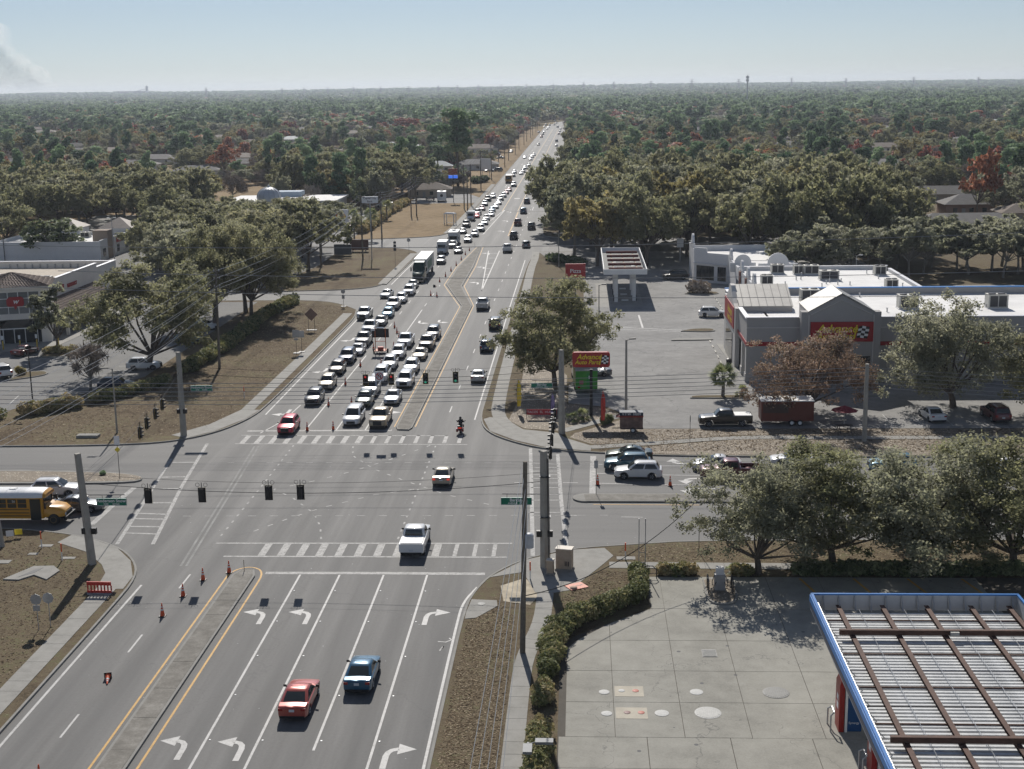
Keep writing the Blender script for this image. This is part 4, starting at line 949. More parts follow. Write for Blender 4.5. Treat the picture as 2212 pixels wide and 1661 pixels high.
for pa,pb in (((28.9,8.95),(32.65,10.75)),((32.65,10.75),(36.4,8.95))): tr.tube([(pa[0],170.07,pa[1]),(pb[0],170.07,pb[1])],.06,4)
tr.box(28.55,28.7,170.0,170.09,0.0,8.9); tr.box(36.6,36.75,170.0,170.09,0.0,8.9); tr.build('gable_trim',stucco_l,A)
sg = MB().box(28.85,36.65,169.93,170.09,5.5,8.0).build('sign_panel',red_band,A)
text('lettering','Advance',1.42,yellow,A,(32.15,169.90,7.12),shear=.28,bold=.025,sx=1.02); text('lettering','Auto Parts',1.1,yellow,A,(31.95,169.90,6.16),shear=.28,bold=.02,sx=.98)
q = MB(); q.add([(34.2,169.9,5.85),(34.38,169.9,5.85),(34.68,169.9,7.62),(34.5,169.9,7.62)],[(0,1,2,3)]); q.build('flag_pole',yellow,A)
flag_mark(A,34.55,169.9,5.95,1.35,1.5,.19)
MB().box(34.9,36.4,170.03,170.095,0,3.6).build('door_recess',glass_b,A)
# left (entrance) gable with curved shoulders
gy = [(181.0,0),(181.0,8.0)] + [(181.0 + 1.2 + 4.6 * t,8.0 + 2.3 * (t ** 1.7)) for t in (0,.3,.55,.8,1)] + [(188.6,10.3)] + [(188.6 + 4.6 * t,8.0 + 2.3 * ((1 - t) ** 1.7)) for t in (.2,.45,.7,1)] + [(195.0,8.0),(195.0,0)]
n = len(gy); gm = MB(); gm.add([(20.7,y,z) for y,z in gy] + [(21.3,y,z) for y,z in gy],[tuple(range(n)),tuple(range(2 * n - 1,n - 1,-1))] + [(i,(i + 1) % n,(i + 1) % n + n,i + n) for i in range(n)])
ow = gm.build('entrance_gable',stucco_l,A)
MB().box(20.6,20.69,182.4,193.6,5.0,7.9).build('sign_panel',red_band,A)
text('lettering','Advance',1.5,yellow,A,(20.57,187.0,6.9),rot=(math.pi / 2,0,-math.pi / 2),shear=.25,bold=.02); text('lettering','Auto Parts',1.2,yellow,A,(20.57,187.0,5.8),rot=(math.pi / 2,0,-math.pi / 2),shear=.25,bold=.02)
MB().box(20.62,20.69,184,192,0,4.2).build('shop_window',glass_b,A)
rm = MB()
for a,b in (((182.0,8.05),(188.0,10.2)),((188.0,10.2),(194.0,8.05))):
    rm.add([(21.3,a[0],a[1]),(21.3,b[0],b[1]),(28.5,b[0],b[1]),(28.5,a[0],a[1]),(21.3,a[0],a[1] + .1),(21.3,b[0],b[1] + .1),(28.5,b[0],b[1] + .1),(28.5,a[0],a[1] + .1)],[(0,1,2,3),(7,6,5,4),(0,4,5,1),(1,5,6,2),(2,6,7,3),(3,7,4,0)])
rm.build('entrance_roof',metal_roof,A)
for k in range(7):
    s_ = MB(); x = 21.9 + k * 1.05; s_.tube([(x,182.0,8.2),(x,188.0,10.35)],.04,4); s_.build('roof_seam',metal_roof,A)
bb = MB(); bb.box(21.5,28.4,182.1,182.3,7.3,8.1); bb.add([(28.4,182.1,7.3),(28.4,193.9,7.3),(28.4,193.9,8.05),(28.4,188,10.2),(28.4,182.1,8.05)],[(0,1,2,3,4)]); bb.build('entrance_roof_wall',stucco_g,A)
for y in (172.2,176.6,196.9):
    q = MB(); q.box(21.08,22.2,y - .55,y + .55,0,4.4); q.box(20.98,22.3,y - .65,y + .65,0,1.1); q.build('arcade_column',stucco_l,A)
for k,(x,l) in enumerate(((32.0,'rooftop unit peeking over the auto parts gable'),(44.2,'rooftop unit right of the auto parts gable behind the oak top'),(56.0,'rooftop unit at the right end of the white auto parts roof'))): hvac(x,184.5 + (k == 0) * 6,7.43,2.6,1.9,1.9,l)
tr_c = thing('trash_can','black trash can beside the auto parts entrance column','trash can',(20.0,181.4,.17))
q = MB(); q.lathe([(.32,0),(.38,.9)],14); q.build('bin',black,tr_c,40); q = MB(); q.lathe([(.40,.9),(.40,1.0),(.2,1.14)],14); q.build('lid',black,tr_c,40)
block('store_walk',[(19.9,198),(20.9,176),(21.1,171.4),(21.1,198)],.17,walk_c,.05);
# --- strip mall behind with white roof
B = thing('strip_mall','low white strip mall with arched parapets behind the auto parts store','building',(0,0,.13))
m = MB(); m.box(28,54,241.6,242,0,5.6); m.box(53.6,54,214,239,0,5.5); m.box(28,28.4,214,258,0,5.4); m.box(28.4,53.6,214,214.4,0,5.3); m.build('wall',stucco_w,B)
MB().prism([(28.4,214.4),(53.6,214.4),(53.6,239),(50,241.6),(28.4,241.6)],4.8,5.0).build('roof',roof_w,B)
c = MB(); c.box(28,54.1,241.5,242.1,5.6,5.7); c.box(53.5,54.1,214,239,5.5,5.6); c.build('coping',coping,B)
def arch(parent,x,y,z,w,h,r,along='y',name='parapet_arch'):
    """square block with a half-round top"""
    pts = [(-w / 2,0),(w / 2,0),(w / 2,h),(r,h)] + [(r * math.cos(t),h + r * math.sin(t)) for t in [math.pi * k / 10 for k in range(1,10)]] + [(-r,h),(-w / 2,h)]
    n = len(pts); q = MB()
    f = (lambda a,d,zz: (x + d,y + a,z + zz)) if along == 'y' else (lambda a,d,zz: (x + a,y + d,z + zz))
    q.add([f(a,-.2,b) for a,b in pts] + [f(a,.2,b) for a,b in pts],[tuple(range(n)),tuple(range(2 * n - 1,n - 1,-1))] + [(i,(i + 1) % n,(i + 1) % n + n,i + n) for i in range(n)])
    return q.build(name,stucco_w,parent)
for yy in (255.5,238,229,221): arch(B,28.2,yy,5.3,3.6,.7,1.3)
arch(B,35.5,245.6,4.0,7.0,1.7,1.9,'x'); arch(B,29.4,247,4.0,4.6,1.7,1.5,'x')
MB().box(28.4,40,242.0,258,4.4,4.6).build('roof',roof_w,B)
for yy in (218,225,233.5,242): MB().box(27.93,27.99,yy - 2.4,yy + 2.4,.4,3.2).build('shop_window',glass_b,B)
for yy in (221.5,229.5,238): MB().box(27.7,27.99,yy - .5,yy + .5,0,5.3).build('pilaster',simple('brick_red',(.23,.12,.10),.9),B)
for (x,y,sx,l) in ((34.2,237.4,2.2,'dark-fronted rooftop unit at the left on the strip mall roof'),(37.6,236.2,1.6,'brown rooftop unit beside the blue-grey one on the strip mall'),(39.8,236.0,2.6,'blue-grey rooftop unit in the middle of the strip mall roof'),(41.6,229.0,3.2,'cream rooftop unit with louvres nearest on the strip mall roof'),(51.2,234.5,1.9,'small rooftop unit at the right end of the strip mall roof'),(30.6,224.0,1.9,'rooftop unit low behind the auto parts parapet at the left'),(49.5,218.0,1.9,'rooftop unit low behind the auto parts parapet at the right')): hvac(x,y,5.14,sx,1.7,1.6,l)
vp = random.Random(4)
for P_,n_,x0,x1,y0,y1,z in ((A,16,30,76,180,196,7.3),(B,16,30,52,216,240,5.0)):
    for k in range(n_): x,y = vp.uniform(x0,x1),vp.uniform(y0,y1); q = MB(); q.lathe([(.09,0),(.09,.5),(.14,.52),(.14,.6)],8,c=(x,y,z)); q.build('roof_vent',steel,P_)
# --- white corner building
Cn = thing('corner_building','white corner shop with stepped arched parapet beside the strip mall','building',(0,0,.13))
wl = [(22.0,263.8),(28.0,259.0),(38,259.0),(38,276),(22.0,276)]
m = MB()
for a,b,h in ((wl[0],wl[1],5.7),(wl[2],wl[3],5.6),(wl[3],wl[4],5.6),(wl[4],wl[0],6.2)):
    d = (Vector(b) - Vector(a)).normalized(); nn = Vector((-d.y,d.x)) * .35
    m.prism([a,b,(b[0] + nn.x,b[1] + nn.y),(a[0] + nn.x,a[1] + nn.y)],0,h)
m.build('wall',stucco_w,Cn)
d = (Vector(wl[1]) - Vector(wl[0])).normalized()
m = MB(); a = Vector(wl[0]); b = a + d * 2.8; nn = Vector((-d.y,d.x)); m.prism([tuple(a - nn * .02),tuple(b - nn * .02),tuple(b + nn * .37),tuple(a + nn * .37)],5.7,6.6); m.build('parapet_step',stucco_w,Cn)
MB().prism([(22.4,264),(28,259.5),(37.6,259.5),(37.6,275.6),(22.4,275.6)],4.3,4.5).build('roof',roof_w,Cn)
arch(Cn,22.2,269.5,6.1,6.5,.9,1.7)
for t0,t1 in ((.6,4.6),(5.4,7.3)):
    p0,p1 = a + d * t0 - nn * .03,a + d * t1 - nn * .03
    q = MB(); q.add([(p0.x,p0.y,.5),(p1.x,p1.y,.5),(p1.x,p1.y,3.2),(p0.x,p0.y,3.2)],[(0,1,2,3)]); q.build('shop_window',glass_b,Cn)
    for k in range(1,4):
        pp = p0.lerp(p1,k / 4) - nn * .03; q = MB(); q.box(pp.x - .04,pp.x + .04,pp.y - .04,pp.y + .04,.5,3.2); q.build('mullion',dark_steel,Cn)
q = MB(); p0,p1 = a - nn * .12 - d * .15,a + d * 7.6 - nn * .12; q.tube([(p0.x,p0.y,3.6),(p1.x,p1.y,3.6)],.12,4); q.build('ledge',stucco_w,Cn)
# --- far petrol canopy: open steel frame on four columns
def canopy(name,label,x0,x1,y0,y1,zb,zt,cols,beams_y,fascia,beam_m,deck=None,top_edge=None):
    r = thing(name,label,'canopy',(0,0,.13))
    t = .12
    for nm,b in (('fascia',(x0,x1,y0,y0 + t)),('fascia',(x0,x1,y1 - t,y1)),('fascia',(x0,x0 + t,y0 + t + .003,y1 - t - .003)),('fascia',(x1 - t,x1,y0 + t + .003,y1 - t - .003))):
        MB().box(b[0],b[1],b[2],b[3],zb,zt).build(nm,fascia,r)
        if top_edge: MB().box(b[0] - .02,b[1] + .02,b[2] - .02,b[3] + .02,zt + .003,zt + .10).build('top_edge',top_edge,r)
    for (x,y) in cols: MB().box(x - .3,x + .3,y - .3,y + .3,0,zb + .1).build('column',white_p if deck is None else fascia,r)
    return r
rust = simple('red_brown_steel',(.16,.035,.03),.7,var=.25)
FC = canopy('fuel_canopy','white fuel canopy with open red steel roof frame on white columns',4.05,11.6,235.5,268,5.25,6.2,[(6.3,238.6),(9.5,239.6),(6.3,245.2),(9.5,246.4),(6.3,252),(9.5,253)],None,white_p,rust)
for k in range(5):
    y = 239.4 + k * 6.1; q = MB(); q.box(5.0,11.0,y - .16,y + .16,5.55,6.0); q.build('roof_beam',rust,FC)
for x in (5.9,8.0,10.1): MB().box(x - .07,x + .07,236,267.4,5.36,5.54).build('purlin',simple('tan_steel',(.32,.2,.13),.7),FC)
MB().box(4.18,11.47,235.63,267.87,5.27,5.3).build('deck',simple('deck_grey',(.16,.165,.16),.8),FC)
for k in range(16): MB().box(11.25,11.46,236.6 + k * 1.95,236.7 + k * 1.95,5.4,6.1).build('fascia_strut',steel,FC)
block('fuel_pad',[(2.9,233.0),(10.9,233),(10.9,262),(2.9,262)],.138,walk_c,.05)
for k,(x,y) in enumerate(((7.9,240),(7.9,247),(7.9,254))):
    pi = thing('pump_plinth','white empty pump plinth with hoop guards, %s under the far canopy' % ORD[k],'plinth',(x,y,.14))
    MB().box(-.6,.6,-.35,.35,0,.18).build('base',white_p,pi)
    for sx in (-2.0,2.0): MB().tube([(sx,-.4,0),(sx,-.4,.8),(sx,0,1.0),(sx,.4,.8),(sx,.4,0)],.06,6).build('hoop',dark_steel,pi)
# --- near petrol canopy
blue_f = simple('canopy_blue',(.02,.16,.45),.45,var=.04); fas_w = simple('canopy_fascia',(.42,.44,.47),.5,var=.05)
brown_steel = simple('primer_brown_steel',(.10,.052,.036),.75,var=.3,scale=3); deck_w = simple('white_deck_panel',(.60,.61,.61),.5,var=.2,scale=1.3)
NC = canopy('fuel_canopy','large near fuel canopy with blue edge, brown beams and white deck strips',14.55,27.5,44,82.4,4.6,5.6,[(17.3,52),(24.5,52),(17.6,63.5),(24.6,63.5),(17.6,77.2),(24.6,77.2)],None,fas_w,brown_steel,deck=True,top_edge=blue_f)
dm = MB().box(0,12.2,0,.19,0,.15).mesh('deck_panel',deck_w)
for k in range(88): obj('deck_panel',dm,NC,(14.95,45 + k * .415,4.64 + (k * 7 % 5) * .004))
for x in (16.2,18.95,21.7,24.45,26.8):
    q = MB(); q.box(x - .14,x + .14,44.2,82.0,5.02,5.055); q.box(x - .025,x + .025,44.2,82.0,4.82,5.02); q.box(x - .09,x + .09,44.2,82.0,4.78,4.82); q.build('purlin',brown_steel,NC)
for y in (77.2,63.5,52):
    q = MB(); q.box(15.4,27.2,y - .12,y + .12,5.34,5.4); q.box(15.4,27.2,y - .07,y + .07,5.06,5.34); q.build('main_beam',brown_steel,NC)
for y in (72.6,68.2,58.6): MB().box(15.2,27.2,y - .06,y + .06,4.735,4.80).build('cross_tie',dark_steel,NC)
for x in (17.4,20.2,22.9,25.6): MB().tube([(x,46,5.0),(x,81.6,5.0)],.018,4).build('conduit',steel,NC)
for k in range(13):
    q = MB(); x = 15.3 + k * .98; q.tube([(x,82.2,5.55),(x,81.6,4.78)],.03,4); q.tube([(x,82.2,4.8),(x,81.6,4.78)],.03,4); q.box(x - .03,x + .03,82.2,82.27,4.7,5.55); q.build('fascia_strut',steel,NC)
for k in range(20):
    q = MB(); y = 46 + k * 1.85; q.tube([(14.7,y,5.5),(15.35,y,4.78)],.025,4); q.build('fascia_strut',steel,NC)
MB().tube([(14.9,46,5.3),(14.9,82,5.3)],.025,5).build('conduit',steel,NC)
MB().box(14.50,14.547,44,82.4,4.78,5.1).build('fascia_stripe',simple('navy_stripe',(.05,.06,.10),.5),NC)
MB().box(14.47,14.545,43.98,82.42,5.2,5.59).build('fascia_stripe',blue_f,NC)
for y in (80,74.9,70.4,66,61,56): MB().box(15.2,27.2,y - .035,y + .035,4.80,4.87).build('cross_tie',brown_steel,NC)
jb = MB().box(21.9,22.4,76.9,77.4,5.13,5.35).build('junction_box',unit_m,NC)
# fuel pump with red side panel under the near canopy edge
for k,(px,py) in enumerate(((15.4,75.2),(16.2,69.9))):
    FP = thing('fuel_dispenser','red-sided fuel pump with blue front showing %s the near canopy edge' % ('beside' if k == 0 else 'at the picture bottom under'),'fuel pump',(px,py,.16))
    q = MB(); q.loft([[(-.35,-.6,0),(-.35,.6,0),(-.05,.6,0),(-.05,-.6,0)],[(-.35,-.6,2.9),(-.35,.6,2.9),(-.05,.6,2.9),(-.05,-.6,2.9)],[(-.22,-.5,3.3),(-.22,.5,3.3),(-.05,.5,3.35),(-.05,-.5,3.35)]]); q.build('side_panel',simple('pump_red',(.30,.025,.02),.4),FP,40)
    MB().box(0,.14,-.62,.62,0,2.9).build('frame',white_p,FP); MB().box(.15,1.0,-.5,.5,0,2.1).build('cabinet',simple('pump_blue',(.02,.08,.22),.4),FP)
    text('lettering','Synergy',.2,sign_white,FP,(.55,-.515,.55)); MB().box(-.36,-.352,-.25,.2,1.3,1.7).build('notice',sign_white,FP); MB().box(-.36,-.352,-.25,.2,1.85,2.2).build('notice',sign_white,FP)
    MB().tube([(-.8,-.5,0),(-.8,-.5,1.0),(-.6,-.5,1.2),(-.6,.3,1.2),(-.8,.5,1.0),(-.8,.5,0)],.05,6).build('guard_hoop',steel,FP)
# --- pharmacy (left)
Wg = thing('pharmacy','cream stucco pharmacy with tiled corner tower at the left picture edge','building',(0,0,.13))
m = MB(); m.box(-84.9,-84.5,206,233,0,8.3); m.box(-84.9,-84.5,233.003,243,0,7.6); m.box(-135,-84.9,242.6,243,0,7.5); m.box(-135,-92,199.5,199.9,0,7.4); m.build('wall',cream,Wg)
MB().box(-135,-84.9,203,242.6,6.2,6.35).build('roof',roof_tan,Wg)
c = MB(); c.box(-85.0,-84.4,206,226,8.303,8.42); c.box(-85.0,-84.4,226.003,233.1,8.30,8.40); c.box(-85.0,-84.4,233.2,243.1,7.603,7.7); c.box(-135,-85.0,242.5,243.1,7.503,7.6); c.build('coping',coping,Wg)
for k in range(14): MB().box(-104 + k * 1.4 - .06,-104 + k * 1.4 + .06,242.3,242.595,6.35,7.1).build('parapet_pipe',steel,Wg)
# tower, turned a little toward the junction
TW = bpy.data.objects.new('corner_tower',None); col.objects.link(TW); TW.parent = Wg; TW.location = (-87.2,205.2,0); TW.rotation_euler = (0,0,R(17))
m = MB(); m.box(-7.2,-6.0,-3.9,3.9,0,8.6); m.box(4.0,4.9,-3.9,3.9,0,8.6)
m.box(-6.0,-2.6,-3.9,-3.5,0,8.6); m.box(3.4,4.0,-3.9,-3.5,0,8.6); m.box(-2.6,3.4,-3.9,-3.5,7.9,8.6); m.box(-2.6,3.4,-3.9,-3.5,3.7,4.6); m.box(-6.0,4.0,3.5,3.9,0,8.6)
m.build('wall',cream,TW)
MB().box(-7.6,5.3,-4.4,4.4,8.45,8.75).build('eave',cream,TW)
MB().box(-2.6,3.4,-3.8,-3.74,4.6,7.9).build('window',simple('pale_glass',(.14,.16,.17),.1,spec=.6,var=.1),TW)
for x in (-1.1,.4,1.9): MB().box(x - .05,x + .05,-3.88,-3.81,4.6,7.9).build('mullion',white_p,TW)
for z in (5.6,6.9): MB().box(-2.6,3.4,-3.87,-3.805,z,z + .09).build('mullion',white_p,TW)
q = MB(); q.prism([(-.9,0),(-.1,0),(.15,-.55),(.4,0),(1.2,0),(1.4,.25),(1.4,1.2),(1.1,1.45),(-.7,1.45),(-1.1,1.1),(-1.1,.25)],0,.05); o = q.build('window_emblem',red_band,TW); o.location = (-.2,-3.90,5.75); o.rotation_euler = (math.pi / 2,0,0)
text('lettering','w',1.1,sign_white,TW,(0.0,-3.96,6.5),shear=.3,bold=.02)
am_ = MB()
pts = [(-2.6,0),(3.4,0),(3.4,2.2)] + [(.4 + 3.0 * math.cos(t),2.2 + 1.5 * math.sin(t)) for t in [math.pi * k / 10 for k in range(1,10)]] + [(-2.6,2.2)]
am_.add([(x,-3.62,z) for x,z in pts],[tuple(range(len(pts)))]); am_.build('entrance_glass',bglass,TW)
for x in (-2.2,-.6,1.0,2.8): MB().box(x - .05,x + .05,-3.70,-3.64,0,2.2).build('door_frame',white_p,TW)
MB().box(-2.6,3.4,-3.72,-3.64,2.2,2.35).build('door_frame',white_p,TW)
# hipped tile roof: real tile rows
tl = MB()
ap = (-.6,0,10.5)
def tile_face(c0,c1,rows,per,apex=ap):
    c0,c1,a_ = Vector(c0),Vector(c1),Vector(apex)
    tl.add([tuple(c0),tuple(c1),tuple(a_)],[(0,1,2)])
    nrm = (c1 - c0).cross(a_ - c0).normalized()
    for j in range(rows):
        t0,t1 = j / rows,(j + .92) / rows
        k = max(1,int(per * (1 - t0)))
        for i in range(k):
            f0,f1 = i / k,(i + .72) / k
            p = [c0.lerp(a_,t0).lerp(c1.lerp(a_,t0),f) for f in (f0,(f0 + f1) / 2,f1)]; u = [c0.lerp(a_,t1).lerp(c1.lerp(a_,t1),f) for f in (f0,(f0 + f1) / 2,f1)]
            tl.add([tuple(p[0] + nrm * .03),tuple(p[1] + nrm * .13),tuple(p[2] + nrm * .03),tuple(u[2] + nrm * .01),tuple(u[1] + nrm * .07),tuple(u[0] + nrm * .01)],[(0,1,4,5),(1,2,3,4),(0,2,1)])
cr = [(-7.7,-4.5,8.75),(5.4,-4.5,8.75),(5.4,4.5,8.75),(-7.7,4.5,8.75)]
for i in range(4): tile_face(cr[i],cr[(i + 1) % 4],9,30 if i % 2 == 0 else 18)
o = tl.build('roof_tiles',tile_m,TW); o['kind'] = 'stuff'
# portico
pr = MB(); pr.add([(-84.49,208,5.4),(-84.49,231,5.4),(-80.9,231,3.5),(-80.9,208,3.5)],[(0,3,2,1)]); pr.build('portico_roof',tile_m,Wg)
tl = MB()
for j in range(8):
    for i in range(46):
        y0 = 208.1 + i * .5; t0,t1 = j / 8,(j + .9) / 8
        P_ = lambda t,y,h: (-80.9 - 3.58 * t,y,3.5 + 1.9 * t + h)
        tl.add([P_(t0,y0,.02),P_(t0,y0 + .18,.12),P_(t0,y0 + .36,.02),P_(t1,y0 + .36,.01),P_(t1,y0 + .18,.06),P_(t1,y0,.01)],[(0,5,4,1),(1,4,3,2),(0,1,2)])
o = tl.build('portico_tiles',tile_m,Wg); o['kind'] = 'stuff'
MB().box(-81.2,-80.8,208,231,2.95,3.48).build('portico_beam',cream,Wg)
for y in (208.6,213,217.5,222,226.5,230.6): MB().box(-81.25,-80.8,y - .25,y + .25,0,2.95).build('portico_column',cream,Wg)
for y in (211,216,221,226): MB().box(-84.48,-84.42,y - 1.4,y + 1.4,.6,2.6).build('window',bglass,Wg)
rl = (math.pi / 2,0,math.pi / 2)
text('lettering','Walgreens',1.75,red_band,Wg,(-84.42,213.3,6.7),rot=rl,shear=.15,bold=.03,extrude=.06); text('lettering','PHARMACY',.8,red_band,Wg,(-84.42,220.8,6.4),rot=rl,bold=.03,extrude=.06)
hvac(-88.5,219,6.48,2.6,2.0,1.6,'rooftop unit behind the pharmacy tower'); hvac(-98.5,221,6.48,3.4,2.2,1.7,'rooftop unit at the left edge on the pharmacy roof')
block('store_walk',[(-95,196.2),(-86,193.8),(-79.2,199.5),(-78.8,209),(-80,232),(-84.4,232),(-84.4,206),(-95,199)],.17,walk_c,.05)
for k,(x,y) in enumerate(((-86.4,196.4),(-84.0,196.9),(-81.7,197.6),(-79.6,200.6))):
    b = thing('bollard','%s yellow bollard from the left before the pharmacy door' % ORD[k],'bollard',(x,y,.16),group='yellow bollards at the pharmacy')
    q = MB(); q.lathe([(.10,0),(.10,1.25),(.03,1.33)],10); q.build('post',simple('bollard_yellow',(.62,.42,.04),.5),b,40); MB().box(-.17,.17,-.12,-.1,1.5,2.1).build('sign_plate',sign_white,b); MB().tube([(0,-.05,1.2),(0,-.05,1.6)],.02,5).build('sign_stem',steel,b)
# --- restaurant with two hipped turrets
def hip(parent,x0,x1,y0,y1,z0,zp,mat,over=.4,ridge=0.0,name='roof'):
    x0 -= over; x1 += over; y0 -= over; y1 += over; cx,cy_ = (x0 + x1) / 2,(y0 + y1) / 2
    if ridge > 0:
        if x1 - x0 >= y1 - y0: v = [(x0,y0,z0),(x1,y0,z0),(x1,y1,z0),(x0,y1,z0),(cx - ridge,cy_,zp),(cx + ridge,cy_,zp)]; f = [(0,1,5,4),(1,2,5),(2,3,4,5),(3,0,4),(3,2,1,0)]
        else: v = [(x0,y0,z0),(x1,y0,z0),(x1,y1,z0),(x0,y1,z0),(cx,cy_ - ridge,zp),(cx,cy_ + ridge,zp)]; f = [(0,1,4),(1,2,5,4),(2,3,5),(3,0,4,5),(3,2,1,0)]
    else: v = [(x0,y0,z0),(x1,y0,z0),(x1,y1,z0),(x0,y1,z0),(cx,cy_,zp)]; f = [(0,1,4),(1,2,4),(2,3,4),(3,0,4),(3,2,1,0)]
    q = MB(); q.add(v,f); return q.build(name,mat,parent)
brown_roof = simple('brown_metal_roof',(.15,.125,.11),.6,metal=.2,var=.15,scale=1)
RS = thing('restaurant','white restaurant block with two brown hipped turrets behind the pharmacy','building',(0,0,.13))
m = MB(); m.box(-134,-109,304,304.4,0,4.4); m.box(-109.4,-109,304.4,326,0,4.6); m.box(-134,-109.4,325.6,326,0,4.4); m.box(-134.4,-134,304,326,0,4.4); m.build('wall',stucco_w,RS)
MB().box(-134,-109.4,304.4,325.6,3.5,3.7).build('roof',roof_w,RS); MB().box(-112.4,-108.9,309,313,0,6.4).build('sign_tower',simple('tan_brick',(.30,.24,.19),.9),RS)
for cx in (-126,-113): MB().box(cx - 3.8,cx + 3.8,326.2,334,0,5.3).build('turret_wall',stucco_w,RS); hip(RS,cx - 3.8,cx + 3.8,326.2,334,5.3,7.6,brown_roof)
for y in (306.5,316,322): MB().box(-108.99,-108.94,y - .9,y + .9,.8,2.6).build('window',bglass,RS)
MB().box(-108.99,-108.9,315,319,3.0,4.1).build('sign_panel',red_band,RS); text('lettering','Pizza',.8,sign_white,RS,(-108.88,317,3.55),rot=rl,bold=.02); MB().box(-109.19,-109.12,327,333,3.4,4.8).build('sign_panel',simple('green_yellow_sign',(.30,.32,.05),.6,var=.6,scale=.5),RS)
for (x,y,l) in ((-127,318,'rooftop unit by the left turret of the white restaurant'),(-122,316,'small rooftop unit in the middle of the white restaurant roof'),(-118,320,'dark rooftop unit by the right turret of the white restaurant')): hvac(x,y,3.84,2.2,1.5,1.3,l)
# --- bank with dome
DB = thing('bank_building','low white bank building with silver ribbed dome on its roof','building',(-90,414,.13))
MB().box(-16,17,-10,12,0,4.6).build('wall',stucco_w,DB); MB().box(-16.6,17.6,-10.6,12.6,4.6,5.2).build('roof',roof_w,DB)
q = MB(); q.lathe([(3.6,5.2),(3.6,6.0)],28,c=(-3,-8,0)); q.build('dome_drum',stucco_w,DB,40)
q = MB(); q.lathe([(3.7 * math.cos(t),6.0 + 3.2 * math.sin(t)) for t in [math.pi / 2 * k / 8 for k in range(8)]] + [(.4,9.2),(.25,9.8)],28,c=(-3,-8,0)); dome = q.build('dome',simple('silver_dome',(.56,.58,.60),.45,metal=.25,var=.06),DB,20)
for k in range(14):
    t = 2 * math.pi * k / 14; q = MB(); q.tube([(-3 + 3.74 * math.cos(t) * math.cos(u),-8 + 3.74 * math.sin(t) * math.cos(u),6.0 + 3.24 * math.sin(u)) for u in [math.pi / 2 * j / 7 for j in range(7)]],.06,4); q.build('dome_rib',steel,DB)
MB().box(-4,4,5,11,5.2,6.8).build('roof_block',simple('pale_blue_block',(.42,.50,.58),.8),DB)
for x in (-12,-7,-2,3,8,13): MB().box(x - 1.2,x + 1.2,-10.06,-10.01,1,3.4).build('window',bglass,DB)
# --- houses among the trees
roofs = [simple('roof_shingle_grey',(.20,.19,.18),.95,var=.12,scale=.8),simple('roof_shingle_brown',(.19,.16,.135),.95,var=.12,scale=.8),simple('roof_shingle_tan',(.30,.26,.22),.95,var=.12,scale=.8),simple('roof_metal_pale',(.46,.48,.48),.75,var=.1),simple('roof_shingle_dark',(.11,.105,.10),.95,var=.12,scale=.8)]
walls = [stucco_l,cream,simple('tan_stucco',(.42,.36,.29),.9),simple('brick_house_wall',(.27,.17,.13),.9),stucco_w]
HOUSES = []
def house(x,y,w,d,rz,roof,wall_i,label,h=2.9,rh=2.2):
    hs = thing('house',label,'house',(x,y,0.0),R(rz),'houses among the trees')
    MB().box(-w / 2,w / 2,-d / 2,d / 2,0,h).build('wall',walls[wall_i],hs)
    hip(hs,-w / 2,w / 2,-d / 2,d / 2,h,h + rh,roofs[roof],.6,abs(w - d) / 2 if abs(w - d) > 1 else 1.0)
    for k in (-.3,.05,.33): MB().box(k * w - .6,k * w + .6,-d / 2 - .03,-d / 2 - .002,1.0,2.2).build('window',bglass,hs)
    MB().box(-.12 * w - .5,-.12 * w + .5,-d / 2 - .03,-d / 2 - .002,0,2.1).build('door',simple('door_paint',(.3,.3,.3),.6),hs)
    HOUSES.append((x,y,max(w,d)))
    return hs
